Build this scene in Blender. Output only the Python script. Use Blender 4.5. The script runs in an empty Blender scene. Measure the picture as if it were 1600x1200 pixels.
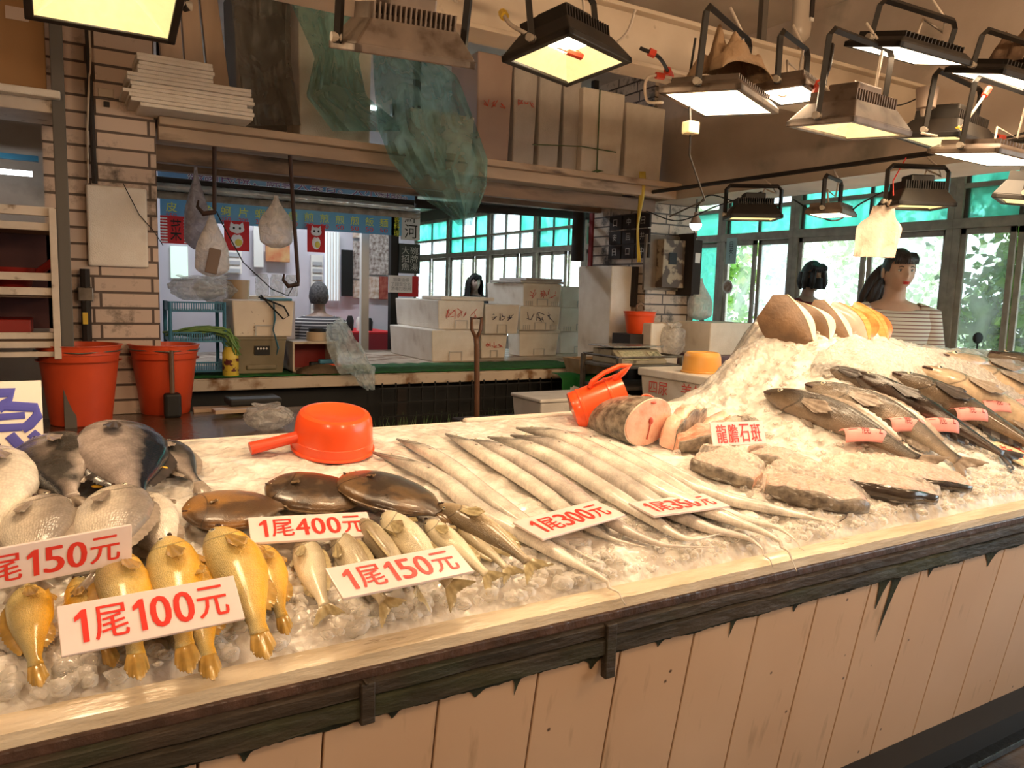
import bpy, bmesh, math, random
from mathutils import Vector, Matrix, noise
random.seed(7)
V = Vector
rad = math.radians
sc = bpy.context.scene
col = sc.collection

# ---------------------------------------------------------------- camera
# World frame: X runs along the fish counter, Y goes back into the stall, Z up.
CAM = V((0.096, -1.288, 1.45))
PITCH, ROLL, YAW, FPX = rad(6.75), rad(1.7), rad(30.6), 1200.0
_F = V((math.sin(YAW) * math.cos(PITCH), math.cos(YAW) * math.cos(PITCH), -math.sin(PITCH)))
_R0 = V((math.cos(YAW), -math.sin(YAW), 0))
_U0 = _R0.cross(_F)
_R = _R0 * math.cos(ROLL) + _U0 * math.sin(ROLL)
_U = _U0 * math.cos(ROLL) - _R0 * math.sin(ROLL)
cam = bpy.data.objects.new('camera', bpy.data.cameras.new('camera'))
col.objects.link(cam)
cam.data.sensor_fit = 'HORIZONTAL'
cam.data.sensor_width = 36.0
cam.data.lens = 36.0 * FPX / 1600.0
cam.data.clip_start = 0.02
cam.data.clip_end = 200
cam.matrix_world = Matrix(((_R.x, _U.x, -_F.x, CAM.x), (_R.y, _U.y, -_F.y, CAM.y), (_R.z, _U.z, -_F.z, CAM.z), (0, 0, 0, 1)))
sc.camera = cam

# ---------------------------------------------------------------- colour, sky, lights
sc.view_settings.view_transform = 'Standard'
sc.view_settings.look = 'None'
sc.view_settings.gamma = 1.0
sc.view_settings.exposure = 0.42
sc.view_settings.use_curve_mapping = False
w = bpy.data.worlds.new('sky')
sc.world = w
w.use_nodes = True
bg = w.node_tree.nodes['Background']
bg.inputs[0].default_value = (0.80, 0.93, 1.0, 1)
bg.inputs[1].default_value = 3.6
sun = bpy.data.objects.new('sun', bpy.data.lights.new('sun', 'SUN'))
col.objects.link(sun)
sun.data.energy = 5.0
sun.data.angle = rad(2)
sun.data.color = (1, .96, .88)
sun.rotation_euler = (rad(38), 0, rad(70))

def area_light(name, loc, size, power, color, size_y=None, rot=(0, 0, 0), parent=None, spread=180):
    l = bpy.data.lights.new(name, 'AREA')
    l.energy = power
    l.color = color
    l.shape = 'RECTANGLE'
    l.size = size
    l.size_y = size_y or size
    l.spread = rad(spread)
    o = bpy.data.objects.new(name, l)
    col.objects.link(o)
    o.location = loc
    o.rotation_euler = rot
    if parent:
        o.parent = parent
    return o

WARM = (1.0, 0.70, 0.42)
COOL = (0.86, 0.93, 1.0)
LAMP_POWER = 3.3
# stall ceiling tubes (the tubes themselves are built further down)
area_light('stall_tube_light', (1.9, 5.2, 2.93), 1.2, 27, COOL, .12)
area_light('stall_tube_light', (3.4, 8.2, 2.93), 1.2, 40, COOL, .12)
area_light('stall_tube_light', (-.6, 4.2, 2.5), 1.2, 8, COOL, .12)
AISLE_FILL = ((-.9, -1.5, 2.35), (1.3, -2.3, 2.35), (3.0, -1.3, 2.35))   # unseen lamps added behind the camera to fill the scene from the front
for _p in AISLE_FILL:
    _l = bpy.data.lights.new('aisle_fill_light', 'POINT'); _l.energy = 62; _l.color = (1, .71, .44); _l.shadow_soft_size = .14
    _o = bpy.data.objects.new('aisle_fill_light', _l); col.objects.link(_o); _o.location = _p

# ---------------------------------------------------------------- picking helpers
def ray(u, v):
    return _F * FPX + _R * (u - 800) - _U * (v - 600)
def _pl(u, v, i, val):
    d = ray(u, v)
    return CAM + d * ((val - CAM[i]) / d[i])
def PX(u, v, x): return _pl(u, v, 0, x)
def PY(u, v, y): return _pl(u, v, 1, y)
def PZ(u, v, z): return _pl(u, v, 2, z)
def proj(P):
    d = V(P) - CAM
    k = d.dot(_F)
    return 800 + FPX * d.dot(_R) / k, 600 - FPX * d.dot(_U) / k
def sstep(a, b, x):
    t = max(0, min(1, (x - a) / (b - a)))
    return t * t * (3 - 2 * t)
def interp(tab, x):
    if x <= tab[0][0]: return tab[0][1]
    for (a, p), (b, q) in zip(tab, tab[1:]):
        if x <= b:
            return p + (q - p) * (x - a) / (b - a)
    return tab[-1][1]
AMP = [(2.25, 0), (2.42, .025), (2.55, .10), (2.70, .22), (2.95, .36), (3.3, .35), (4.0, .22), (5.0, .17), (6, .12)]
def hz(x, y):
    """height of the ice bed (smooth)"""
    z = .795 + .20 * max(0, min(y, 1.10))
    a = interp(AMP, x)
    if a > 0:
        z += a * sstep(-.05, 1.15, y)
        y0 = 1.10 + .20 * sstep(2.65, 3.1, x)
        z -= (a + .15) * sstep(y0, y0 + .40, y)
    return z
def surf(u, v, lift=0.0):
    d = ray(u, v).normalized()
    t = .6
    P = CAM + d * t
    for i in range(900):
        P = CAM + d * t
        if P.z <= hz(P.x, P.y) + lift:
            return P
        t += .008
    return P
def snormal(x, y):
    e = .03
    n = V((-(hz(x + e, y) - hz(x - e, y)) / (2 * e), -(hz(x, y + e) - hz(x, y - e)) / (2 * e), 1))
    return n.normalized()

# ---------------------------------------------------------------- materials
_mats = {}
def _nt(m):
    m.use_nodes = True
    return m.node_tree, m.node_tree.nodes['Principled BSDF']
def mat(name, c, c2=None, scale=8, rough=.5, metal=0, bump=0, bscale=40, coat=0, trans=0, alpha=1, emit=0, ecol=None, sss=0, lo=.35, hi=.65, detail=4, stretch=None, ior=1.45, spec=.5, grime=None, gscale=3, glo=.55, ghi=.7):
    if name in _mats: return _mats[name]
    m = bpy.data.materials.new(name)
    nt, b = _nt(m)
    N, L = nt.nodes, nt.links
    b.inputs['Base Color'].default_value = (*c, 1)
    b.inputs['Roughness'].default_value = rough
    b.inputs['Metallic'].default_value = metal
    b.inputs['Coat Weight'].default_value = coat
    b.inputs['Coat Roughness'].default_value = .12
    b.inputs['Transmission Weight'].default_value = trans
    b.inputs['IOR'].default_value = ior
    b.inputs['Specular IOR Level'].default_value = spec
    b.inputs['Alpha'].default_value = alpha
    if sss:
        b.inputs['Subsurface Weight'].default_value = sss
        b.inputs['Subsurface Radius'].default_value = (.02, .015, .01)
    if emit:
        b.inputs['Emission Color'].default_value = (*(ecol or c), 1)
        b.inputs['Emission Strength'].default_value = emit
    tc = N.new('ShaderNodeTexCoord')
    mp = N.new('ShaderNodeMapping')
    if stretch: mp.inputs['Scale'].default_value = stretch
    L.new(tc.outputs['Object'], mp.inputs[0])
    last = None
    if c2:
        n = N.new('ShaderNodeTexNoise')
        n.inputs['Scale'].default_value = scale
        n.inputs['Detail'].default_value = detail
        L.new(mp.outputs[0], n.inputs['Vector'])
        r = N.new('ShaderNodeValToRGB')
        r.color_ramp.elements[0].position = lo
        r.color_ramp.elements[1].position = hi
        r.color_ramp.elements[0].color = (*c, 1)
        r.color_ramp.elements[1].color = (*c2, 1)
        L.new(n.outputs[0], r.inputs[0])
        last = r.outputs[0]
    if grime:
        n = N.new('ShaderNodeTexNoise')
        n.inputs['Scale'].default_value = gscale
        n.inputs['Detail'].default_value = 8
        L.new(mp.outputs[0], n.inputs['Vector'])
        r = N.new('ShaderNodeValToRGB')
        r.color_ramp.elements[0].position = glo
        r.color_ramp.elements[1].position = ghi
        r.color_ramp.elements[0].color = (0, 0, 0, 1)
        r.color_ramp.elements[1].color = (1, 1, 1, 1)
        L.new(n.outputs[0], r.inputs[0])
        mx = N.new('ShaderNodeMix'); mx.data_type = 'RGBA'
        L.new(r.outputs[0], mx.inputs[0])
        if last: L.new(last, mx.inputs[6])
        else: mx.inputs[6].default_value = (*c, 1)
        mx.inputs[7].default_value = (*grime, 1)
        last = mx.outputs[2]
    if last: L.new(last, b.inputs['Base Color'])
    if bump:
        n = N.new('ShaderNodeTexNoise')
        n.inputs['Scale'].default_value = bscale
        n.inputs['Detail'].default_value = 5
        L.new(mp.outputs[0], n.inputs['Vector'])
        bu = N.new('ShaderNodeBump')
        bu.inputs['Strength'].default_value = bump
        bu.inputs['Distance'].default_value = .01
        L.new(n.outputs[0], bu.inputs['Height'])
        L.new(bu.outputs[0], b.inputs['Normal'])
    _mats[name] = m
    return m

def film(name, c, amount=.35, rough=.12, bump=.6, bscale=14):
    """thin crinkled plastic: part transparent, part glossy and translucent"""
    if name in _mats: return _mats[name]
    m = bpy.data.materials.new(name)
    m.use_nodes = True
    nt = m.node_tree; N, L = nt.nodes, nt.links
    N.clear()
    out = N.new('ShaderNodeOutputMaterial')
    tr = N.new('ShaderNodeBsdfTransparent'); tr.inputs[0].default_value = (*[min(1, .4 + .6 * k) for k in c], 1)
    gl = N.new('ShaderNodeBsdfPrincipled'); gl.inputs['Base Color'].default_value = (*c, 1)
    gl.inputs['Roughness'].default_value = rough
    tl = N.new('ShaderNodeBsdfTranslucent'); tl.inputs[0].default_value = (*c, 1)
    tc = N.new('ShaderNodeTexCoord')
    n = N.new('ShaderNodeTexNoise'); n.inputs['Scale'].default_value = bscale; n.inputs['Detail'].default_value = 5
    n.inputs['Distortion'].default_value = 1.2
    L.new(tc.outputs['Object'], n.inputs['Vector'])
    bu = N.new('ShaderNodeBump'); bu.inputs['Strength'].default_value = bump; bu.inputs['Distance'].default_value = .02
    L.new(n.outputs[0], bu.inputs['Height'])
    L.new(bu.outputs[0], gl.inputs['Normal'])
    m1 = N.new('ShaderNodeMixShader'); m1.inputs[0].default_value = .35
    L.new(gl.outputs[0], m1.inputs[1]); L.new(tl.outputs[0], m1.inputs[2])
    m2 = N.new('ShaderNodeMixShader')
    mr = N.new('ShaderNodeMapRange'); mr.inputs[1].default_value = .35; mr.inputs[2].default_value = .7
    mr.inputs[3].default_value = max(0, amount - .18); mr.inputs[4].default_value = min(1, amount + .25)
    L.new(n.outputs[0], mr.inputs[0]); L.new(mr.outputs[0], m2.inputs[0])
    L.new(tr.outputs[0], m2.inputs[1]); L.new(m1.outputs[0], m2.inputs[2])
    L.new(m2.outputs[0], out.inputs[0])
    _mats[name] = m
    return m

def fish_mat(name, belly, side, back, scale=(70, 30), sbump=.5, mott=.25, rough=.24, vlo=.15, vhi=.8, gill=.24, blotch=None, bcol=None, head=0):
    """skin coloured by the anatomy map of the fish (uv = along body, belly to back)"""
    if name in _mats: return _mats[name]
    m = bpy.data.materials.new(name)
    nt, b = _nt(m); N, L = nt.nodes, nt.links
    b.inputs['Roughness'].default_value = rough
    b.inputs['Coat Weight'].default_value = .35
    b.inputs['Coat Roughness'].default_value = .12
    b.inputs['Specular IOR Level'].default_value = .6
    uv = N.new('ShaderNodeUVMap'); uv.uv_map = 'uv'
    tc = N.new('ShaderNodeTexCoord')
    sp = N.new('ShaderNodeSeparateXYZ'); L.new(uv.outputs[0], sp.inputs[0])
    nz = N.new('ShaderNodeTexNoise'); nz.inputs['Scale'].default_value = 22; nz.inputs['Detail'].default_value = 6
    L.new(tc.outputs['Object'], nz.inputs['Vector'])
    ad = N.new('ShaderNodeMath'); ad.operation = 'MULTIPLY_ADD'; ad.inputs[1].default_value = .28; 
    L.new(nz.outputs[0], ad.inputs[0]); L.new(sp.outputs[1], ad.inputs[2])
    sb = N.new('ShaderNodeMath'); sb.operation = 'SUBTRACT'; sb.inputs[1].default_value = .14
    L.new(ad.outputs[0], sb.inputs[0])
    r = N.new('ShaderNodeValToRGB'); cr = r.color_ramp
    cr.elements[0].position = vlo; cr.elements[0].color = (*belly, 1)
    cr.elements[1].position = vhi; cr.elements[1].color = (*back, 1)
    e = cr.elements.new((vlo + vhi) / 2); e.color = (*side, 1)
    L.new(sb.outputs[0], r.inputs[0])
    mp = N.new('ShaderNodeMapping'); mp.inputs['Scale'].default_value = (scale[0], scale[1], 1)
    L.new(uv.outputs[0], mp.inputs[0])
    vo = N.new('ShaderNodeTexVoronoi'); vo.inputs['Scale'].default_value = 1; vo.inputs['Randomness'].default_value = .55
    L.new(mp.outputs[0], vo.inputs['Vector'])
    # mottling and scale edges multiply the colour
    mr = N.new('ShaderNodeMapRange'); mr.inputs[1].default_value = .3; mr.inputs[2].default_value = .75
    mr.inputs[3].default_value = 1 + mott * .6; mr.inputs[4].default_value = 1 - mott
    n2 = N.new('ShaderNodeTexNoise'); n2.inputs['Scale'].default_value = 9; n2.inputs['Detail'].default_value = 8; n2.inputs['Roughness'].default_value = .7
    L.new(tc.outputs['Object'], n2.inputs['Vector'])
    L.new(n2.outputs[0], mr.inputs[0])
    m2 = N.new('ShaderNodeMapRange'); m2.inputs[1].default_value = .25; m2.inputs[2].default_value = .7
    m2.inputs[3].default_value = 1.05; m2.inputs[4].default_value = .90 if sbump else 1.0
    L.new(vo.outputs['Distance'], m2.inputs[0])
    mm = N.new('ShaderNodeMath'); mm.operation = 'MULTIPLY'
    L.new(mr.outputs[0], mm.inputs[0]); L.new(m2.outputs[0], mm.inputs[1])
    # gill slit: a dark curved line
    g1 = N.new('ShaderNodeMath'); g1.operation = 'SUBTRACT'; g1.inputs[1].default_value = .5; L.new(sp.outputs[1], g1.inputs[0])
    g2 = N.new('ShaderNodeMath'); g2.operation = 'MULTIPLY'; L.new(g1.outputs[0], g2.inputs[0]); L.new(g1.outputs[0], g2.inputs[1])
    g3 = N.new('ShaderNodeMath'); g3.operation = 'MULTIPLY_ADD'; g3.inputs[1].default_value = .35; L.new(g2.outputs[0], g3.inputs[0]); L.new(sp.outputs[0], g3.inputs[2])
    g4 = N.new('ShaderNodeMath'); g4.operation = 'SUBTRACT'; g4.inputs[1].default_value = gill; L.new(g3.outputs[0], g4.inputs[0])
    g5 = N.new('ShaderNodeMath'); g5.operation = 'ABSOLUTE'; L.new(g4.outputs[0], g5.inputs[0])
    g6 = N.new('ShaderNodeMapRange'); g6.inputs[1].default_value = .002; g6.inputs[2].default_value = .011; g6.inputs[3].default_value = .45; g6.inputs[4].default_value = 1
    L.new(g5.outputs[0], g6.inputs[0])
    m3 = N.new('ShaderNodeMath'); m3.operation = 'MULTIPLY'; L.new(mm.outputs[0], m3.inputs[0]); L.new(g6.outputs[0], m3.inputs[1])
    if head:
        hd = N.new('ShaderNodeMapRange'); hd.inputs[1].default_value = .03; hd.inputs[2].default_value = .19; hd.inputs[3].default_value = head; hd.inputs[4].default_value = 1
        L.new(sp.outputs[0], hd.inputs[0]); m4 = N.new('ShaderNodeMath'); m4.operation = 'MULTIPLY'; L.new(m3.outputs[0], m4.inputs[0]); L.new(hd.outputs[0], m4.inputs[1]); m3 = m4
    mx = N.new('ShaderNodeVectorMath'); mx.operation = 'SCALE'
    src = r.outputs[0]
    if blotch:
        bn = N.new('ShaderNodeTexNoise'); bn.inputs['Scale'].default_value = blotch; bn.inputs['Detail'].default_value = 3
        L.new(tc.outputs['Object'], bn.inputs['Vector'])
        br = N.new('ShaderNodeMapRange'); br.inputs[1].default_value = .5; br.inputs[2].default_value = .6
        L.new(bn.outputs[0], br.inputs[0])
        bm = N.new('ShaderNodeMix'); bm.data_type = 'RGBA'; bm.inputs[7].default_value = (*bcol, 1)
        L.new(br.outputs[0], bm.inputs[0]); L.new(src, bm.inputs[6]); src = bm.outputs[2]
    L.new(src, mx.inputs[0]); L.new(m3.outputs[0], mx.inputs['Scale'])
    L.new(mx.outputs[0], b.inputs['Base Color'])
    bu = N.new('ShaderNodeBump'); bu.inputs['Strength'].default_value = sbump + .05; bu.inputs['Distance'].default_value = .002; bu.invert = True
    a2 = N.new('ShaderNodeMath'); a2.operation = 'ADD'; L.new(vo.outputs['Distance'], a2.inputs[0]); L.new(n2.outputs[0], a2.inputs[1])
    L.new(a2.outputs[0], bu.inputs['Height']); L.new(bu.outputs[0], b.inputs['Normal'])
    _mats[name] = m
    return m

def brick_mat(name, c1, c2, mortar, bw=.24, bh=.070, off=.12, grime=(.05, .035, .02), glo=.55, ghi=.72):
    m = bpy.data.materials.new(name)
    nt, b = _nt(m); N, L = nt.nodes, nt.links
    tc = N.new('ShaderNodeTexCoord')
    sp = N.new('ShaderNodeSeparateXYZ'); L.new(tc.outputs['Object'], sp.inputs[0])
    ad = N.new('ShaderNodeMath'); ad.operation = 'ADD'; L.new(sp.outputs[0], ad.inputs[0]); L.new(sp.outputs[1], ad.inputs[1])
    cb = N.new('ShaderNodeCombineXYZ'); L.new(ad.outputs[0], cb.inputs[0]); L.new(sp.outputs[2], cb.inputs[1])
    br = N.new('ShaderNodeTexBrick')
    br.offset = off
    br.inputs['Color1'].default_value = (*c1, 1); br.inputs['Color2'].default_value = (*c2, 1); br.inputs['Mortar'].default_value = (*mortar, 1)
    br.inputs['Scale'].default_value = 1; br.inputs['Mortar Size'].default_value = .006; br.inputs['Mortar Smooth'].default_value = .2
    br.inputs['Brick Width'].default_value = bw; br.inputs['Row Height'].default_value = bh
    L.new(cb.outputs[0], br.inputs['Vector'])
    n = N.new('ShaderNodeTexNoise'); n.inputs['Scale'].default_value = 7; n.inputs['Detail'].default_value = 9; n.inputs['Roughness'].default_value = .7
    L.new(tc.outputs['Object'], n.inputs['Vector'])
    mr = N.new('ShaderNodeMapRange'); mr.inputs[1].default_value = glo; mr.inputs[2].default_value = ghi; L.new(n.outputs[0], mr.inputs[0])
    mx = N.new('ShaderNodeMix'); mx.data_type = 'RGBA'; mx.inputs[7].default_value = (*grime, 1)
    L.new(mr.outputs[0], mx.inputs[0]); L.new(br.outputs[0], mx.inputs[6]); L.new(mx.outputs[2], b.inputs['Base Color'])
    b.inputs['Roughness'].default_value = .45
    bu = N.new('ShaderNodeBump'); bu.inputs['Strength'].default_value = .8; bu.inputs['Distance'].default_value = .006; bu.invert = True
    L.new(br.outputs['Fac'], bu.inputs['Height']); L.new(bu.outputs[0], b.inputs['Normal'])
    return m

# ---------------------------------------------------------------- mesh builder
class MB:
    def __init__(s):
        s.v = []; s.f = []; s.uv = []; s.mi = []; s.cur = 0
    def add(s, vs, fs, M=None, uvs=None):
        k = len(s.v)
        s.v += [(M @ V(p)) if M else V(p) for p in vs]
        s.uv += list(uvs) if uvs else [(0, 0)] * len(vs)
        s.f += [tuple(i + k for i in q) for q in fs]
        s.mi += [s.cur] * len(fs)
        return s
    def box(s, a, b, M=None):
        x0, y0, z0 = a; x1, y1, z1 = b
        return s.add([(x0, y0, z0), (x1, y0, z0), (x1, y1, z0), (x0, y1, z0), (x0, y0, z1), (x1, y0, z1), (x1, y1, z1), (x0, y1, z1)],
                     [(0, 3, 2, 1), (4, 5, 6, 7), (0, 1, 5, 4), (1, 2, 6, 5), (2, 3, 7, 6), (3, 0, 4, 7)], M)
    def cbox(s, c, d, M=None):
        return s.box([c[i] - d[i] / 2 for i in range(3)], [c[i] + d[i] / 2 for i in range(3)], M)
    def rings(s, rs, cap=True, closed=False, uvs=None):
        """loft equal-length rings"""
        n = len(rs[0]); vs = [p for r in rs for p in r]; fs = []
        m = len(rs)
        for i in range(m if closed else m - 1):
            for j in range(n):
                a, b_ = i * n + j, i * n + (j + 1) % n
                c, d = ((i + 1) % m) * n + (j + 1) % n, ((i + 1) % m) * n + j
                fs.append((a, d, c, b_))
        if cap and not closed:
            fs.append(tuple(range(n))); fs.append(tuple(reversed(range((m - 1) * n, m * n))))
        return s.add(vs, fs, None, uvs)
    def tube(s, pts, r, n=8, closed=False, cap=True, flat=1.0):
        pts = [V(p) for p in pts]
        R = r if isinstance(r, (list, tuple)) else [r] * len(pts)
        rs = []; up = None
        m = len(pts)
        for i, p in enumerate(pts):
            if closed: t = pts[(i + 1) % m] - pts[i - 1]
            else: t = pts[min(i + 1, m - 1)] - pts[max(i - 1, 0)]
            if t.length < 1e-9: t = V((0, 0, 1))
            t.normalize()
            if up is None:
                up = V((0, 0, 1)) if abs(t.z) < .9 else V((1, 0, 0))
            a = t.cross(up)
            if a.length < 1e-6: a = t.orthogonal()
            a.normalize(); up = a.cross(t).normalized()
            rs.append([p + a * math.cos(q) * R[i] + up * math.sin(q) * R[i] * flat for q in [2 * math.pi * k / n for k in range(n)]])
        return s.rings(rs, cap, closed)
    def lathe(s, prof, n=32, c=(0, 0, 0), sx=1, sy=1, M=None):
        """prof: (radius, z) from bottom to top"""
        vs = []; fs = []
        for r, z in prof:
            for k in range(n):
                a = 2 * math.pi * k / n
                vs.append((c[0] + r * sx * math.cos(a), c[1] + r * sy * math.sin(a), c[2] + z))
        for i in range(len(prof) - 1):
            for k in range(n):
                fs.append((i * n + k, i * n + (k + 1) % n, (i + 1) * n + (k + 1) % n, (i + 1) * n + k))
        fs.append(tuple(reversed(range(n)))); m = len(prof) - 1
        fs.append(tuple(range(m * n, m * n + n)))
        return s.add(vs, fs, M)
    def ball(s, c, r, n=16, m=10, M=None):
        r = r if isinstance(r, (tuple, list)) else (r, r, r)
        vs = [(c[0], c[1], c[2] - r[2])]; fs = []
        for i in range(1, m):
            a = math.pi * i / m
            for k in range(n):
                b = 2 * math.pi * k / n
                vs.append((c[0] + r[0] * math.sin(a) * math.cos(b), c[1] + r[1] * math.sin(a) * math.sin(b), c[2] - r[2] * math.cos(a)))
        vs.append((c[0], c[1], c[2] + r[2]))
        for k in range(n):
            fs.append((0, 1 + (k + 1) % n, 1 + k))
            fs.append((len(vs) - 1, 1 + (m - 2) * n + k, 1 + (m - 2) * n + (k + 1) % n))
        for i in range(m - 2):
            for k in range(n):
                a = 1 + i * n + k; b = 1 + i * n + (k + 1) % n
                fs.append((a, b, b + n, a + n))
        return s.add(vs, fs, M)
    def grid(s, fn, nu, nv, uvs=False, M=None, wrap=False):
        vs = [fn(i / nu, j / nv) for i in range(nu + 1) for j in range(nv + 1)]
        fs = [(i * (nv + 1) + j, (i + 1) * (nv + 1) + j, (i + 1) * (nv + 1) + j + 1, i * (nv + 1) + j + 1) for i in range(nu) for j in range(nv)]
        return s.add(vs, fs, M, [(i / nu, j / nv) for i in range(nu + 1) for j in range(nv + 1)] if uvs else None)
    def poly(s, pts, z0, z1, M=None):
        """extrude a 2D outline (xy) from z0 to z1"""
        n = len(pts)
        vs = [(x, y, z0) for x, y in pts] + [(x, y, z1) for x, y in pts]
        fs = [tuple(reversed(range(n))), tuple(range(n, 2 * n))] + [(i, (i + 1) % n, n + (i + 1) % n, n + i) for i in range(n)]
        return s.add(vs, fs, M)
    def build(s, name, m, parent=None, smooth=False, bevel=0, mw=None, solid=0, sub=0, seg=2, uv=False, fixn=True, angle=40):
        me = bpy.data.meshes.new(name)
        me.from_pydata([tuple(p) for p in s.v], [], s.f)
        ms = m if isinstance(m, (list, tuple)) else [m]
        for q in ms: me.materials.append(q)
        if len(ms) > 1:
            me.polygons.foreach_set('material_index', s.mi)
        if uv:
            ul = me.uv_layers.new(name='uv')
            for lp in me.loops:
                ul.data[lp.index].uv = s.uv[lp.vertex_index]
        if fixn:
            bm = bmesh.new(); bm.from_mesh(me)
            bmesh.ops.recalc_face_normals(bm, faces=bm.faces)
            bm.to_mesh(me); bm.free()
        if smooth:
            me.polygons.foreach_set('use_smooth', [True] * len(me.polygons))
            if smooth == 'auto':
                me.set_sharp_from_angle(angle=rad(angle))
        o = bpy.data.objects.new(name, me)
        col.objects.link(o)
        if mw is not None: o.matrix_world = mw
        if parent is not None: o.parent = parent
        if solid:
            md = o.modifiers.new('solid', 'SOLIDIFY'); md.thickness = solid; md.offset = 0
        if bevel:
            md = o.modifiers.new('bevel', 'BEVEL'); md.width = bevel; md.segments = seg; md.limit_method = 'ANGLE'; md.angle_limit = rad(35)
        if sub:
            md = o.modifiers.new('sub', 'SUBSURF'); md.levels = sub; md.render_levels = sub
        return o

def thing(name, label, cat, loc=(0, 0, 0), rz=0, group=None, M=None):
    o = bpy.data.objects.new(name, None)
    col.objects.link(o)
    o.empty_display_size = .05
    if M is not None: o.matrix_world = M
    else:
        o.location = loc; o.rotation_euler = (0, 0, rz)
    o['label'] = label; o['category'] = cat
    if group: o['group'] = group
    return o
def tag(o, label, cat, group=None, kind=None):
    o['label'] = label; o['category'] = cat
    if group: o['group'] = group
    if kind: o['kind'] = kind
    return o
def struct(o, kind='structure'):
    o['kind'] = 'structure'
    return o
def dup(root, loc=None, rz=None, label=None):
    r = root.copy(); col.objects.link(r)
    if loc is not None: r.location = loc
    if rz is not None: r.rotation_euler = (0, 0, rz)
    if label: r['label'] = label
    def rec(a, b):
        for ch in list(a.children):
            c = ch.copy(); col.objects.link(c); c.parent = b
            rec(ch, c)
    rec(root, r)
    return r
def frame(o, x, y=None, z=None):
    """matrix with origin o, x axis x, z axis close to z"""
    x = V(x).normalized(); z = V(z)
    y = z.cross(x).normalized(); z = x.cross(y)
    return Matrix(((x.x, y.x, z.x, o[0]), (x.y, y.y, z.y, o[1]), (x.z, y.z, z.z, o[2]), (0, 0, 0, 1)))

def text_mb(txt, size=1.0, bold=0.0, extrude=.0, align='CENTER', fit=None, linesp=1.0):
    """text outlines as plain geometry in the xy plane, centred"""
    c = bpy.data.curves.new('t', 'FONT')
    c.body = txt; c.size = size; c.offset = bold; c.extrude = extrude
    c.align_x = align; c.align_y = 'CENTER'; c.space_line = linesp
    c.resolution_u = 3
    o = bpy.data.objects.new('t', c)
    me = o.to_mesh()
    vs = [v.co.copy() for v in me.vertices]; fs = [tuple(p.vertices) for p in me.polygons]
    o.to_mesh_clear()
    bpy.data.objects.remove(o); bpy.data.curves.remove(c)
    if vs:
        x0 = min(p.x for p in vs); x1 = max(p.x for p in vs); y0 = min(p.y for p in vs); y1 = max(p.y for p in vs)
        kx = ky = 1
        if fit: kx = fit[0] / max(1e-6, x1 - x0); ky = fit[1] / max(1e-6, y1 - y0)
        vs = [V(((p.x - (x0 + x1) / 2) * kx, (p.y - (y0 + y1) / 2) * ky, p.z)) for p in vs]
    mb = MB(); mb.add(vs, fs)
    return mb
def xf(mb, M):
    mb.v = [M @ p for p in mb.v]
    return mb
RXY = Matrix.Rotation(rad(90), 4, 'X')   # stands an xy drawing up so that it faces -Y
RXX = Matrix.Rotation(rad(-90), 4, 'Z') @ RXY  # stands it up facing -X
# ================================================================ THE SETTING
m_floor = mat('wet concrete floor', (.10, .075, .055), (.04, .03, .025), 4, rough=.3, bump=.3)
m_wallp = mat('painted plaster', (.55, .45, .36), (.42, .33, .26), 3, rough=.7, bump=.15, grime=(.12, .10, .07), gscale=2.2, glo=.6, ghi=.8)
m_soffit = mat('grey painted concrete', (.62, .52, .43), (.50, .41, .33), 3, rough=.6, bump=.15, grime=(.08, .10, .07), gscale=2.5, glo=.6, ghi=.82)
m_tile = brick_mat('white brick tile', (.60, .45, .35), (.50, .37, .29), (.08, .045, .03))
m_tile2 = brick_mat('white brick tile lower', (.62, .50, .38), (.50, .38, .28), (.08, .05, .03), glo=.5, ghi=.64)
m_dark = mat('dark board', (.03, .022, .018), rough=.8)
m_black = mat('black', (.008, .007, .006), rough=.6)
m_alu = mat('weathered aluminium frame', (.48, .42, .34), (.36, .31, .25), 12, rough=.45)
m_aludark = mat('dark frame', (.10, .085, .07), rough=.5)

struct(MB().box((-5, -5, -.2), (6.6, 15, -.1)).build('floor', m_floor))
struct(MB().box((-5, -5, 3.0), (6.6, 15, 3.1)).build('ceiling', m_soffit))
struct(MB().box((-5.1, -5, -.2), (-5, 15, 3.1)).build('wall_left', m_wallp))
struct(MB().box((-5, -5.1, -.2), (6.6, -5, 3.1)).build('wall_front', m_wallp))
struct(MB().box((-5, 15, -.2), (6.6, 15.1, 3.1)).build('wall_back', m_wallp))

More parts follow.
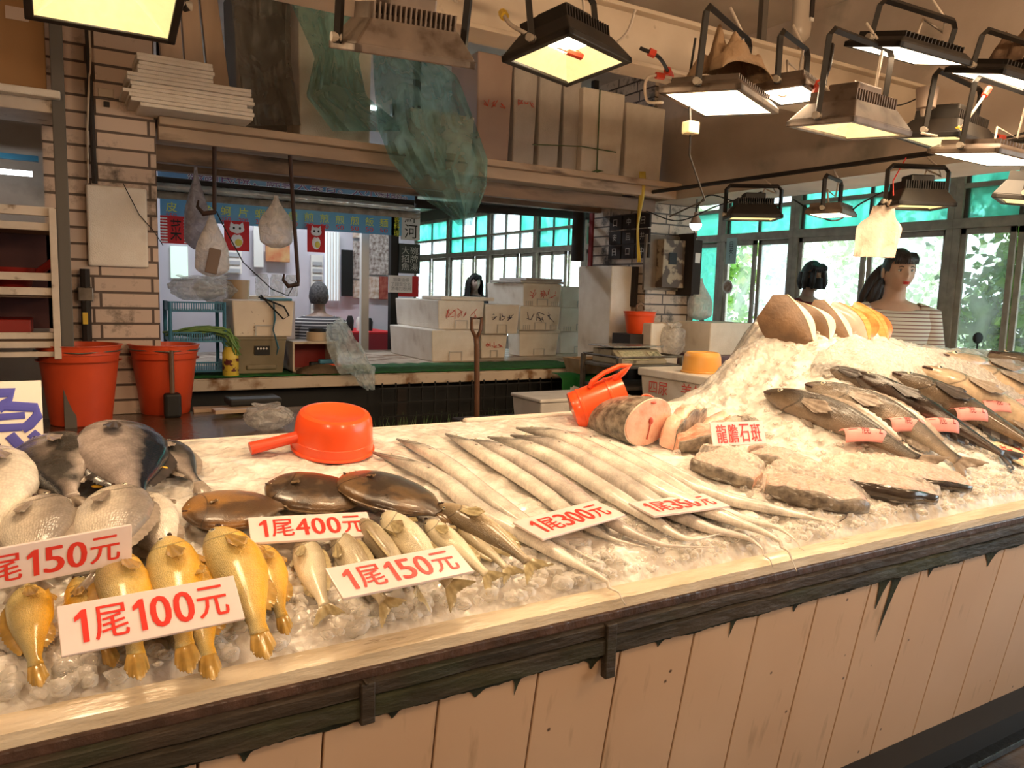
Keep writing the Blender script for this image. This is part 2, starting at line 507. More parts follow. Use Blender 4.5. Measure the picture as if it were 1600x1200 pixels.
# the long window wall on the right (x = 6.5): low wall, sliding windows, teal transoms
struct(MB().box((6.45, -5, -.2), (6.6, 15, .62)).build('wall_right', m_wallp))
struct(MB().box((6.42, -5, 2.82), (6.6, 15, 3.1)).build('trim_1', m_aludark))
m_teal = film('teal window film', (.30, .95, .86), amount=.80, rough=.3, bump=.1, bscale=3)
m_tealw = film('peeling teal film', (.32, .92, .84), amount=.66, rough=.4, bump=.8, bscale=9)
m_clear = film('window glass', (.85, .93, .92), amount=.16, rough=.06, bump=.05, bscale=2)
m_milky = film('dusty window glass', (.80, .90, .95), amount=.42, rough=.2, bump=.3, bscale=6)
def window_bay(n, y0, y1, kinds, trans):
    """one framed bay of the window wall from y0 (near) to y1 (far)"""
    x = 6.5
    f = MB()
    f.box((x - .05, y0, .62), (x + .05, y0 + .06, 2.82)).box((x - .05, y1 - .06, .62), (x + .05, y1, 2.82))
    f.box((x - .05, y0, .62), (x + .05, y1, .70)).box((x - .06, y0, 2.08), (x + .06, y1, 2.16))
    f.box((x - .045, y0, 2.40), (x + .045, y1, 2.44)).box((x - .05, y0, 2.76), (x + .05, y1, 2.82))
    nk = len(kinds); wd = (y1 - y0 - .12) / nk
    fr = struct(f.build('window_%d' % n, m_alu, bevel=.004))
    for i, k in enumerate(kinds):
        a = y0 + .06 + i * wd; b = a + wd
        s_ = MB()
        xo = x - .02 if i % 2 else x + .015
        for q in ((a, a + .045, .70, 2.08), (b - .045, b, .70, 2.08), (a, b, .70, .75), (a, b, 2.03, 2.08)):
            s_.box((xo - .014, q[0], q[2]), (xo + .014, q[1], q[3]))
        s_.build('sash', m_alu, fr, bevel=.003)
        MB().box((xo - .003, a + .03, .74), (xo + .003, b - .03, 2.04)).build('pane', {'c': m_clear, 't': m_tealw, 'm': m_milky}[k], fr)
        t2 = MB().box((x - .02, b - .03, 2.16), (x + .02, b, 2.76)); t2.build('transom_bar', m_aludark, fr)
        MB().box((x - .003, a, 2.16), (x + .003, b, 2.40)).build('transom_pane', m_teal if trans[0] == 't' else m_milky, fr)
        MB().box((x - .003, a, 2.44), (x + .003, b, 2.76)).build('transom_pane', {'t': m_teal, 'c': m_clear, 'm': m_milky}[trans[(i + 1) % len(trans)]], fr)
    return fr
bays = [(-.9, .35, 'cc', 'tc'), (.35, 1.45, 'cc', 'tt'), (1.45, 2.42, 'cc', 'tt'), (2.42, 4.02, 'cc', 'tt'), (4.02, 5.0, 'mc', 'tm'), (5.0, 6.1, 'tc', 'tc'),
        (6.1, 7.6, 'cm', 'tt'), (7.6, 8.9, 'cmc', 'tt'), (8.9, 10.4, 'mmc', 'mtc'), (10.4, 12.0, 'mcm', 'ttm'), (12.0, 13.6, 'mm', 'mtt'), (13.6, 15, 'mm', 'mtm')]
for i, bb in enumerate(bays): window_bay(i + 1, *bb)

# grey concrete beam running back to the right pillar, with a lighter trim along its foot
struct(MB().box((3.66, -4, 2.10), (4.05, 3.6, 3.0)).build('wall_beam', m_soffit))
struct(MB().box((3.60, -4, 2.09), (3.66, 3.6, 2.14)).build('trim_2', mat('beam trim', (.5, .42, .33), rough=.5)))
# pillars
struct(MB().box((.06, 2.62, -.1), (.50, 3.1, 3.0)).build('wall_pillar_left', m_tile))
struct(MB().box((3.63, 2.9, -.1), (4.09, 3.53, 3.0)).build('wall_pillar_right', m_tile2))
# room beyond the left pillar
struct(MB().box((-1.4, 3.9, -.1), (.12, 4.0, 3.0)).build('wall_side', m_wallp))

# ================================================================ THE COUNTER
m_ledge = mat('wet white painted wood', (.80, .68, .50), (.62, .50, .34), 20, rough=.18, coat=.6, bump=.5, bscale=60, stretch=(.25, 1, 1), grime=(.18, .10, .05), gscale=30, glo=.68, ghi=.74)
m_rail = mat('grimy wooden rail', (.060, .040, .026), (.022, .018, .012), 9, rough=.55, bump=.8, bscale=45, stretch=(.3, 1, 1), grime=(.028, .034, .016), gscale=6, glo=.5, ghi=.62)
m_rail2 = mat('mouldy dark rail', (.05, .036, .022), (.014, .014, .009), 7, rough=.6, bump=1, bscale=35, stretch=(.3, 1, 1), grime=(.035, .036, .014), gscale=8, glo=.5, ghi=.65)
def panel_mat():
    m = bpy.data.materials.new('tan counter boards'); nt, b = _nt(m); N, L = nt.nodes, nt.links
    b.inputs['Roughness'].default_value = .35
    tc = N.new('ShaderNodeTexCoord')
    n = N.new('ShaderNodeTexNoise'); n.inputs['Scale'].default_value = 2.2; n.inputs['Detail'].default_value = 3; L.new(tc.outputs['Object'], n.inputs['Vector'])
    r = N.new('ShaderNodeValToRGB'); r.color_ramp.elements[0].position = .3; r.color_ramp.elements[1].position = .7
    r.color_ramp.elements[0].color = (.56, .37, .235, 1); r.color_ramp.elements[1].color = (.62, .43, .285, 1); L.new(n.outputs[0], r.inputs[0])
    # specks of dirt
    v = N.new('ShaderNodeTexVoronoi'); v.inputs['Scale'].default_value = 11; L.new(tc.outputs['Object'], v.inputs['Vector'])
    q = N.new('ShaderNodeMapRange'); q.inputs[1].default_value = .03; q.inputs[2].default_value = .07; q.inputs[3].default_value = 1; q.inputs[4].default_value = 0; L.new(v.outputs['Distance'], q.inputs[0])
    mx = N.new('ShaderNodeMix'); mx.data_type = 'RGBA'; mx.inputs[7].default_value = (.08, .04, .02, 1); L.new(q.outputs[0], mx.inputs[0]); L.new(r.outputs[0], mx.inputs[6])
    # brownish runs following the board seams
    mp = N.new('ShaderNodeMapping'); mp.inputs['Scale'].default_value = (26, 26, 1.6); L.new(tc.outputs['Object'], mp.inputs[0])
    s = N.new('ShaderNodeTexNoise'); s.inputs['Scale'].default_value = 1; s.inputs['Detail'].default_value = 4; L.new(mp.outputs[0], s.inputs['Vector'])
    s2 = N.new('ShaderNodeMapRange'); s2.inputs[1].default_value = .63; s2.inputs[2].default_value = .8; s2.inputs[4].default_value = .55; L.new(s.outputs[0], s2.inputs[0])
    m2 = N.new('ShaderNodeMix'); m2.data_type = 'RGBA'; m2.inputs[7].default_value = (.20, .12, .05, 1); L.new(s2.outputs[0], m2.inputs[0]); L.new(mx.outputs[2], m2.inputs[6])
    L.new(m2.outputs[2], b.inputs['Base Color'])
    return m
m_panel = panel_mat()
ctr = thing('display_counter', 'long tan boarded fish counter with mouldy dark rails under a white wooden ledge', 'counter', (0, 0, 0))
X0, X1 = -1.3, 6.0
seams = [-1.3, -1.05, -.82, -.6, -.38, -.16, .06, .27, .484, .713, .945, 1.165, 1.391, 1.61, 1.84, 2.07, 2.31, 2.54, 2.78, 3.02, 3.26, 3.5, 3.8, 4.1, 4.4, 4.8, 5.2, 5.6, 6.0]
for a, b in zip(seams, seams[1:]):
    mb = MB()
    K = .17
    g_ = .0022
    vs = []
    for (x, z) in ((a + g_, -.1), (b - g_, -.1), (b - g_, .70), (a + g_, .70)):
        y = K * (.66 - z) + .0
        vs.append((x, y, z))
    vs += [(x, y + .02, z) for x, y, z in vs]
    mb.add(vs, [(0, 1, 2, 3), (7, 6, 5, 4), (0, 4, 5, 1), (1, 5, 6, 2), (2, 6, 7, 3), (3, 7, 4, 0)])
    mb.build('front_board', m_panel, ctr, bevel=.0015, seg=1)
MB().box((X0, .02, -.1), (X1, 1.08, .0)).build('carcass', m_black, ctr)
lv = MB()
def wob(x, k, s): return s * noise.noise(V((x * 7, k, 0))) + s * .6 * noise.noise(V((x * 31, k, 3)))
# ledge: slightly uneven wooden strip, top follows z .78
lv.grid(lambda u, v: (X0 + (X1 - X0) * u,) + ((0 + wob(X0 + (X1 - X0) * u, 1, .003), .755), (0 + wob(X0 + (X1 - X0) * u, 1, .003), .781 + wob(X0 + (X1 - X0) * u, 2, .002)), (.022, .786), (.052 + wob(X0 + (X1 - X0) * u, 4, .004), .787), (.056, .74))[round(v * 4)], 260, 4)
lv.build('ledge', m_ledge, ctr, smooth='auto', fixn=False, solid=0)
r1 = MB(); r1.box((X0, -.006, .735), (X1, .05, .757)); r1.build('upper_rail', mat('brown rail lip', (.10, .055, .04), (.05, .03, .022), 14, rough=.35, bump=.6), ctr, bevel=.004)
r2 = MB()
r2.grid(lambda u, v: (X0 + (X1 - X0) * u,) + ((.0, .736), (-.010 + wob(X0 + (X1 - X0) * u, 9, .004), .728), (-.010 + wob(X0 + (X1 - X0) * u, 9, .004), .708), (-.002, .703))[round(v * 3)], 260, 3)
r2.build('middle_rail', m_rail, ctr, smooth='auto', solid=.006)
r3 = MB()
r3.grid(lambda u, v: (X0 + (X1 - X0) * u,) + ((-.001, .704), (-.014 + wob(X0 + (X1 - X0) * u, 12, .004), .696), (-.014 + wob(X0 + (X1 - X0) * u, 12, .003), .668 + wob(X0 + (X1 - X0) * u, 14, .006)), (-.002, .662 + wob(X0 + (X1 - X0) * u, 14, .006)))[round(v * 3)], 260, 3)
r3.build('lower_rail', m_rail2, ctr, smooth='auto', solid=.006)
# mould creeping down the boards below the rail
m_mould = mat('black mould', (.018, .020, .012), (.03, .034, .014), 12, rough=.9, bump=.6)
drips = [(.80, .05, .02), (.895, .02, .04), (1.09, .055, .03), (1.52, .02, .05), (1.75, .03, .02), (2.13, .06, .10), (2.19, .05, .20), (2.36, .03, .03), (.35, .04, .02), (.02, .05, .025), (.15, .03, .03), (-.3, .06, .03), (.62, .03, .02), (1.28, .03, .02), (2.7, .1, .05), (3.0, .1, .06), (3.4, .08, .09), (3.9, .1, .05)]
def drip(x):
    d = .006 + .010 * max(0, noise.noise(V((x * 9, 2, 0)))) + .006 * abs(noise.noise(V((x * 50, 1, 0))))
    for c_, wd, ln in drips:
        q = (x - c_) / wd + .5
        if 0 < q < 1: d += ln * (1 - abs(2 * q - 1)) ** 1.9 * (1 + .35 * noise.noise(V((x * 160, c_, 0))))
    return d
mo = MB()
mo.grid(lambda u, v: (lambda x, dz: (x - .14 * dz * v, K * (.66 - (.672 - dz * v)) - .0024, .672 - dz * v))(X0 + 5.3 * u, drip(X0 + 5.3 * u) + .01), 1400, 2)
mo.build('mould', m_mould, ctr)
# bracket stubs hanging from the rail
for x, h_ in ((1.12, .045), (.56, .0)):
    MB().box((x - .014, -.022, .655 - h_), (x + .014, -.002, .735)).build('rail_bracket', m_rail, ctr, bevel=.003)
MB().box((.553, -.03, .735), (.557, -.008, .739)).build('peg', m_rail, ctr)
# back upstand of the tray, in pieces of white foam board
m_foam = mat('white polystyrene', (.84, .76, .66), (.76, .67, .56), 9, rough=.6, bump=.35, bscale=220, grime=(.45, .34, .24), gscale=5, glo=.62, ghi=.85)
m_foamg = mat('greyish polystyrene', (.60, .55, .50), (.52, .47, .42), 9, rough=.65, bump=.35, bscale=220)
for (a, b, z1, yy) in ((-1.3, .12, .985, 1.06), (.125, 1.30, 1.0, 1.05), (1.31, 1.92, 1.008, 1.07), (1.93, 2.5, 1.02, 1.08)):
    MB().box((a, yy, .86), (b, yy + .035, z1)).build('back_board', m_foam, ctr, bevel=.008)
MB().box((X0, .06, .70), (X1, 1.06, .76)).build('tray', m_foam, ctr)
MB().box((2.23, 1.08, .80), (2.5, 1.2, .985)).build('side_board', m_foam, ctr, bevel=.006)
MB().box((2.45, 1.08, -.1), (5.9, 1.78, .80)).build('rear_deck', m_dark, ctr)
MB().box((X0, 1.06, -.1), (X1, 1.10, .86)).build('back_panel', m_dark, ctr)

# gutter and pallet edge on the floor by the counter foot
g1 = MB().box((1.9, -.02, -.098), (5.5, .10, -.075)); 
tag(g1.build('floor_drain_grate', mat('wet black metal', (.02, .018, .014), rough=.15, metal=.6, bump=.5), bevel=.004), 'wet black drain strip on the floor along the counter foot', 'drain')

# ================================================================ ICE
def ice_material():
    m = bpy.data.materials.new('crushed ice'); nt, b = _nt(m); N, L = nt.nodes, nt.links
    b.inputs['Base Color'].default_value = (.80, .74, .66, 1)
    b.inputs['Roughness'].default_value = .22
    b.inputs['Coat Weight'].default_value = .4
    b.inputs['Subsurface Weight'].default_value = .25
    b.inputs['Subsurface Radius'].default_value = (.02, .016, .012)
    tc = N.new('ShaderNodeTexCoord')
    v = N.new('ShaderNodeTexVoronoi'); v.inputs['Scale'].default_value = 55; v.feature = 'SMOOTH_F1'; L.new(tc.outputs['Object'], v.inputs['Vector'])
    n = N.new('ShaderNodeTexNoise'); n.inputs['Scale'].default_value = 28; n.inputs['Detail'].default_value = 7; n.inputs['Distortion'].default_value = 1; L.new(tc.outputs['Object'], n.inputs['Vector'])
    a = N.new('ShaderNodeMath'); a.operation = 'ADD'; L.new(v.outputs[0], a.inputs[0]); L.new(n.outputs[0], a.inputs[1])
    bu = N.new('ShaderNodeBump'); bu.inputs['Strength'].default_value = .55; bu.inputs['Distance'].default_value = .012
    L.new(a.outputs[0], bu.inputs['Height']); L.new(bu.outputs[0], b.inputs['Normal'])
    r = N.new('ShaderNodeValToRGB'); r.color_ramp.elements[0].position = .38; r.color_ramp.elements[1].position = .62
    r.color_ramp.elements[0].color = (.66, .60, .53, 1); r.color_ramp.elements[1].color = (.88, .84, .78, 1)
    n2 = N.new('ShaderNodeTexNoise'); n2.inputs['Scale'].default_value = 14; n2.inputs['Detail'].default_value = 5; L.new(tc.outputs['Object'], n2.inputs['Vector'])
    L.new(n2.outputs[0], r.inputs[0]); L.new(r.outputs[0], b.inputs['Base Color'])
    return m
m_ice = ice_material()
def ice_z(x, y):
    z = hz(x, y)
    k = .013 * (noise.noise(V((x * 11, y * 11, 0)))) + .010 * noise.noise(V((x * 33, y * 33, 5))) + .004 * noise.noise(V((x * 80, y * 80, 9)))
    k *= min(1, max(.25, (1.3 - y) * 1.4)) if x < 2.1 else 1.3
    z += k
    if y < .16: z = z + (.768 - z) * (1 - sstep(.05, .16, y)) ** 1.3
    return z - .004
im = MB()
im.grid(lambda u, v: (lambda x, y: (x, y, ice_z(x, y)))(-1.25 + 7.2 * u, .05 + (1.01 if False else 1.0) * v), 620, 96)
ice = im.build('crushed_ice', m_ice, smooth=True, fixn=False)
tag(ice, 'bed of crushed ice heaped over the counter and piled high at its right end', 'ice', kind='stuff')
im2 = MB()
im2.grid(lambda u, v: (lambda x, y: (x, y, ice_z(x, y) if v < .97 else .75))(2.24 + 3.68 * u, 1.05 + .75 * v), 300, 60)
im2.build('ice_mound', m_ice, ice, smooth=True, fixn=False)
def glass_ice():
    m = bpy.data.materials.new('clear ice'); m.use_nodes = True; nt = m.node_tree; N, L = nt.nodes, nt.links; N.clear()
    out = N.new('ShaderNodeOutputMaterial'); tr = N.new('ShaderNodeBsdfTransparent'); tr.inputs[0].default_value = (.97, .96, .94, 1)
    p = N.new('ShaderNodeBsdfPrincipled'); p.inputs['Base Color'].default_value = (.90, .86, .80, 1); p.inputs['Roughness'].default_value = .07; p.inputs['Coat Weight'].default_value = .6
    fr = N.new('ShaderNodeLayerWeight'); fr.inputs[0].default_value = .35
    mr = N.new('ShaderNodeMapRange'); mr.inputs[3].default_value = .22; mr.inputs[4].default_value = .80
    L.new(fr.outputs['Facing'], mr.inputs[0])
    mx = N.new('ShaderNodeMixShader'); L.new(mr.outputs[0], mx.inputs[0]); L.new(tr.outputs[0], mx.inputs[1]); L.new(p.outputs[0], mx.inputs[2]); L.new(mx.outputs[0], out.inputs[0])
    return m
m_cube = glass_ice()
rc = random.Random(3)
cm = MB()
def chunk(mb, x, y, z, r):
    n_, m_ = 9, 6
    sx, sy, sz = r * rc.uniform(.7, 1.3), r * rc.uniform(.7, 1.3), r * rc.uniform(.45, .8)
    M = Matrix.Translation((x, y, z)) @ Matrix.Rotation(rc.uniform(0, 6.3), 4, 'Z') @ Matrix.Rotation(rc.uniform(-.5, .5), 4, 'X')
    k = len(mb.v); mb.ball((0, 0, 0), (sx, sy, sz), n_, m_, M)
    for i in range(k, len(mb.v)):
        mb.v[i] += V((rc.uniform(-1, 1), rc.uniform(-1, 1), rc.uniform(-1, 1))) * r * .17
for i in range(1300):
    x = rc.uniform(-.75, 3.6); y = .065 + abs(rc.gauss(0, .16))
    if y > .9: continue
    r_ = rc.uniform(.007, .019) * (1.2 if x < 1.2 else .8)
    chunk(cm, x, y, hz(x, y) - r_ * .35, r_)
for i in range(500):
    x = rc.uniform(1.9, 3.4); y = rc.uniform(.1, 1.0)
    chunk(cm, x, y, hz(x, y) + .002, rc.uniform(.006, .016))
ch = cm.build('ice_pieces', m_cube, smooth=True, fixn=False)
tag(ch, 'loose clear ice pieces strewn along the front of the ice bed', 'ice', kind='stuff')

# ================================================================ LAMPS OVER THE COUNTER
m_beamw = mat('cream painted steel beam', (.62, .52, .40), (.54, .44, .33), 5, rough=.45, grime=(.16, .11, .07), gscale=9, glo=.66, ghi=.75)
bm_ = MB()
bm_.box((.3, 1.02, 2.29), (6.3, 1.07, 2.47)).box((.3, .98, 2.28), (6.3, 1.12, 2.295)).box((.3, .98, 2.465), (6.3, 1.12, 2.48))
bt = thing('lamp_beam', 'cream painted steel beam carrying the floodlights above the counter', 'beam', (0, 0, 0))
bm_.build('web', m_beamw, bt, bevel=.003)
bm2 = MB()
for x in (1.2, 2.6, 4.0, 5.4): bm2.box((x, 1.035, 2.47), (x + .03, 1.06, 3.0))
bm2.build('hanger', m_aludark, bt)
m_alum = mat('grey cast lamp housing', (.20, .145, .11), (.13, .095, .07), 12, rough=.45, metal=.35, grime=(.06, .035, .02), gscale=14, glo=.55, ghi=.7)
m_bkl = mat('black lamp housing', (.012, .009, .007), (.022, .016, .011), 14, rough=.5)
m_lens = mat('lit lamp glass', (1, .9, .75), emit=5.5, ecol=(1.0, .80, .55))
m_lensd = mat('lamp reflector', (.75, .62, .36), (.5, .4, .2), 40, rough=.15, metal=.7, emit=.9, ecol=(1.0, .74, .30))
m_led = mat('led chip', (1, .9, .7), emit=26, ecol=(1.0, .82, .55))
m_cabw = mat('dirty white cable', (.6, .5, .4), rough=.6)
m_cabb = mat('black cable', (.015, .012, .01), rough=.5)
m_redtape = mat('red tape', (.62, .06, .03), rough=.35)
m_yel = mat('yellow tape', (.75, .48, .05), rough=.4)
def flood(label, u, v, z, wd, dp, yaw, tilt=0, roll=0, style='cob', power=1.0, cable=True, housing=None, h=None, yoke=.16, X=None):
    """floodlight hung by its yoke; the lens centre is seen at (u, v) and is z above the floor"""
    P = PZ(u, v, z) if X is None else PX(u, v, X)
    M = Matrix.Translation(P) @ Matrix.Rotation(rad(yaw), 4, 'Z') @ Matrix.Rotation(rad(tilt), 4, 'X') @ Matrix.Rotation(rad(roll), 4, 'Y')
    t = thing('floodlight', label, 'lamp', M=M, group='floodlights over the counter')
    hm = housing or (m_alum if style != 'slim' else m_bkl)
    a, b = wd / 2, dp / 2
    H_ = h or (.075 if style == 'cob' else .035)
    # rim
    rim = MB()
    for q in ((-a, -b, a, -b + .02), (-a, b - .02, a, b), (-a, -b, -a + .02, b), (a - .02, -b, a, b)):
        rim.box((q[0], q[1], 0), (q[2], q[3], .018))
    rim.build('rim', hm, t, bevel=.003)
    hs = MB()
    k = .72 if style == 'cob' else .86
    def rr(f_, z_): return [V((-a * f_, -b * f_, z_)), V((a * f_, -b * f_, z_)), V((a * f_, b * f_, z_)), V((-a * f_, b * f_, z_))]
    hs.rings([rr(.98, .010), rr(.98, .02), rr(k, H_)], cap=False)
    hs.add(rr(k, H_), [(0, 1, 2, 3)])
    hs.build('housing', hm, t, bevel=.005)
    fin = MB(); nf = 17
    for i in range(nf):
        x = -a * k * .92 + i * (2 * a * k * .92) / (nf - 1)
        fin.box((x - .0022, -b * k * .95, H_), (x + .0022, b * k * .95, H_ + (.035 if style == 'cob' else .018)))
    fin.box((-a * k * .95, -b * k * .8, H_), (a * k * .95, b * k * .8, H_ + .012))
    fin.build('heat_sink', hm, t)
    if style == 'cob':
        db = MB().box((-a * .4, -b * .45, H_ + .02), (a * .4, b * .45, H_ + .065)); db.build('driver_box', hm, t, bevel=.006)
    if style == 'cob':
        ref = MB(); ref.rings([rr(.88, .004), rr(.35, H_ * .75)], cap=False); 
        rf = ref.build('reflector', m_lensd, t, fixn=False)
        MB().box((-a * .33, -b * .33, H_ * .70), (a * .33, b * .33, H_ * .74)).build('led_chip', m_led, t)
    else:
        MB().box((-a * .88, -b * .88, .001), (a * .88, b * .88, .006)).build('lens', m_lens, t, bevel=.002)
    br = MB(); ya = a + .008
    up = yoke + .04
    br.tube([(-ya, 0, .012), (-ya, 0, up - .02), (-ya + .02, 0, up), (ya - .02, 0, up), (ya, 0, up - .02), (ya, 0, .012)], .011, 4)
    br.build('yoke', m_bkl, t)
    for s in (-1, 1):
        MB().tube([(s * (ya - .006), 0, .025), (s * (ya + .016), 0, .025)], .011, 10).build('bolt', m_alu, t)
    if cable:
        MB().tube([(a * .3, b * .3, H_ + .03), (a * .5, b * .5, H_ + .10), (a * .9, b * .2, H_ + .07), (a * .7, 0, up), (a * .2, .02, up + .06)], .005, 6).build('cable', m_cabw, t, smooth=True)
    L_ = area_light('lamp_glow', (0, 0, -.006), wd * .8, LAMP_POWER * power, WARM, dp * .8, parent=t, spread=165)
    return t

for _p in AISLE_FILL:  # shade and cord for each of the added fill lamps
    t = thing('fill_lamp', 'added fill lamp hanging over the aisle, out of view', 'lamp', _p, group='added fill lamps over the aisle')
    MB().lathe([(.03, .10), (.10, .06), (.10, .13), (.03, .16)], 20).build('shade', m_alum, t, smooth='auto'); MB().tube([(0, 0, .15), (0, 0, .65)], .006, 6).build('cord', m_cabb, t)
# ================================================================ FISH
def catmull(P, t):
    n = len(P) - 1
    if n == 1: return P[0].lerp(P[1], t)
    x = t * n; i = min(int(x), n - 1); f = x - i
    p0 = P[i - 1] if i > 0 else P[0] * 2 - P[1]
    p1, p2 = P[i], P[i + 1]
    p3 = P[i + 2] if i + 2 <= n else P[n] * 2 - P[n - 1]
    return .5 * ((2 * p1) + (p2 - p0) * f + (2 * p0 - 5 * p1 + 4 * p2 - p3) * f * f + (3 * p1 - p0 - 3 * p2 + p3) * f ** 3)
m_eye = mat('fish eye', (.55, .50, .36), rough=.08, coat=1)
m_pup = mat('fish pupil', (.01, .01, .012), rough=.05, coat=1)
m_mouth = mat('fish mouth', (.06, .03, .025), rough=.4)
# profile: (u, up, down, half thickness) as fractions of the body length
PROF = {
    'bream': [(0, .012, .012, .010), (.03, .06, .05, .03), (.10, .135, .10, .062), (.20, .19, .16, .088), (.34, .225, .20, .10), (.50, .205, .195, .095), (.68, .135, .14, .07), (.84, .062, .07, .04), (.93, .042, .044, .024), (1, .05, .05, .012)],
    'croaker': [(0, .014, .012, .012), (.03, .05, .04, .034), (.10, .088, .075, .06), (.20, .118, .115, .085), (.34, .132, .140, .098), (.50, .120, .138, .092), (.66, .09, .105, .068), (.80, .058, .066, .045), (.92, .038, .038, .028), (1, .042, .042, .014)],
    'white': [(0, .012, .010, .012), (.04, .05, .04, .04), (.12, .078, .066, .064), (.24, .098, .09, .082), (.38, .104, .10, .088), (.55, .088, .092, .074), (.72, .06, .066, .05), (.86, .038, .04, .03), (.95, .032, .032, .018), (1, .036, .036, .010)],
    'flat': [(0, .05, .045, .014), (.03, .13, .12, .026), (.09, .21, .20, .040), (.20, .275, .27, .052), (.38, .305, .31, .058), (.58, .295, .30, .054), (.75, .245, .25, .044), (.87, .16, .165, .030), (.94, .085, .09, .018), (1, .07, .07, .010)],
    'bass': [(0, .020, .018, .018), (.03, .046, .042, .036), (.09, .070, .064, .056), (.18, .09, .084, .074), (.32, .104, .10, .086), (.48, .10, .098, .082), (.65, .074, .076, .062), (.82, .046, .048, .036), (.93, .032, .034, .02), (1, .036, .036, .010)],
    'hair': [(0, .003, .003, .002), (.03, .012, .010, .006), (.07, .022, .018, .011), (.12, .029, .026, .015), (.25, .032, .031, .017), (.45, .030, .030, .016), (.62, .023, .023, .012), (.74, .0135, .0135, .007), (.84, .0065, .0065, .004), (.92, .0022, .0022, .0018), (1, .0010, .0010, .0010)],
}
def pval(prof, u):
    for a, b in zip(prof, prof[1:]):
        if u <= b[0]:
            t = (u - a[0]) / (b[0] - a[0]); 
            return [a[k] + (b[k] - a[k]) * t for k in (1, 2, 3)]
    return list(prof[-1][1:])
def pval_s(prof, u):
    # smoothed
    e = .02; r = [0, 0, 0]
    for w_, d in ((.25, -e), (.5, 0), (.25, e)):
        q = pval(prof, max(0, min(1, u + d)))
        for k in range(3): r[k] += w_ * q[k]
    return r
def fish(kind, label, px, mt, mfin, lift=0, roll=0, side=1, bend=0, scale_h=1, scale_w=1, tail='fork', fins='dpv', cat='fish', name='fish', group=None, tw=1, drape=None, sink=.82, eye=.018, mouth=True, dorsal_h=.055, dlab=True, wav=0):
    """px: pixel path head..tail picked on the ice. side=+1: back of the fish towards the left of travel"""
    prof = PROF[kind]
    hgt = lift
    for _k in range(3):
        pts = [surf(*p, hgt) - V((0, 0, hgt)) for p in px]
        L = sum((b - a).length for a, b in zip(pts, pts[1:]))
        hgt = lift + max(p[3] for p in prof) * L * scale_w * (sink if kind != 'hair' else .8)
    drape = (kind == 'hair') if drape is None else drape
    n = 90 if kind == 'hair' else 44
    nr = 20
    wmax = max(p[3] for p in prof) * L * scale_w
    mid = catmull(pts, .5)
    nrm = snormal(mid.x, mid.y)
    org = pts[0].copy()
    def centre(t):
        p = catmull(pts, t)
        T = (pts[-1] - pts[0]).normalized(); B = nrm.cross(T).normalized()
        p = p + B * bend * L * math.sin(math.pi * t)
        if drape:
            w_ = pval_s(prof, t)[2] * L * scale_w
            z = hz(p.x, p.y) if p.y > .03 else .79 - max(0, (.0 - p.y)) * 1.0
            return V((p.x, p.y, z)) + nrm * (w_ * .8 + lift + .004 + wav * math.sin(t * 9))
        return p + nrm * (wmax * sink + lift)
    cs = [centre(i / (n - 1)) for i in range(n)]
    fr = []
    for i in range(n):
        T = (cs[min(i + 1, n - 1)] - cs[max(i - 1, 0)]).normalized()
        B = nrm.cross(T).normalized() * side     # towards the back (dorsal)
        N = T.cross(B) * side
        if N.dot(nrm) < 0: N = -N
        if roll:
            q = Matrix.Rotation(rad(roll) * side, 3, T)
            B = q @ B; N = q @ N
        fr.append((T, B, N))
    body = MB(); rs = []; uvs = []
    for i in range(n):
        u = i / (n - 1)
        up, dn, w_ = pval_s(prof, u)
        up *= L * scale_h; dn *= L * scale_h; w_ *= L * scale_w
        if kind != 'hair' and kind != 'flat' and .12 < u < .245: w_ *= 1.05
        T, B, N = fr[i]; ring = []
        for k in range(nr):
            a = 2 * math.pi * k / nr
            c_, s_ = math.cos(a), math.sin(a)
            hh = up if c_ > 0 else dn
            ring.append(cs[i] + B * hh * math.copysign(abs(c_) ** .92, c_) + N * w_ * math.copysign(abs(s_) ** .85, s_) - org)
            uvs.append((u, .5 + .5 * c_))
        rs.append(ring)
    body.rings(rs, uvs=uvs)
    t = thing(name, label, cat, loc=org, group=group)
    body.build('body', mt, t, smooth=True, uv=True)
    def at(u, h, nn):
        """point on the body frame: u along, h in body heights (-1..1), nn thickness offset"""
        i = min(n - 1, int(u * (n - 1))); up, dn, w_ = pval_s(prof, u)
        T, B, N = fr[i]
        hh = (up if h > 0 else dn) * L * scale_h
        wz = w_ * L * scale_w * math.sqrt(max(0, 1 - min(1, abs(h)) ** 2))
        return cs[i] + B * hh * h + N * (wz * nn) - org, fr[i]
    # eye on each flank
    if eye:
        for s in (1, -1):
            ue = .10 if kind not in ('hair', 'flat') else (.055 if kind == 'hair' else .07)
            p, (T, B, N) = at(ue, .38 if kind != 'flat' else (.2 * s), .93 * s if kind != 'flat' else .9)
            r = eye * L
            Nn = N * (s if kind != 'flat' else 1)
            M = Matrix.Translation(p) @ frame((0, 0, 0), T, z=Nn)
            e = MB().ball((0, 0, 0), (r, r, r * .45), 14, 8, M).build('eye', m_eye, t, smooth=True)
            MB().ball((0, 0, r * .25), (r * .55, r * .55, r * .3), 12, 6, M).build('pupil', m_pup, e, smooth=True)
    if mouth and kind != 'hair':
        mm_ = MB(); q = []
        for k in range(7):
            u = .004 + .05 * k / 6
            q.append(at(u, -.25 - .1 * k / 6, .97)[0])
        mm_.tube(q, .0028 * L / .35, 5); mm_.build('mouth', m_mouth, t)
    # tail fin
    T, B, N = fr[-1]; e0 = cs[-1] - org
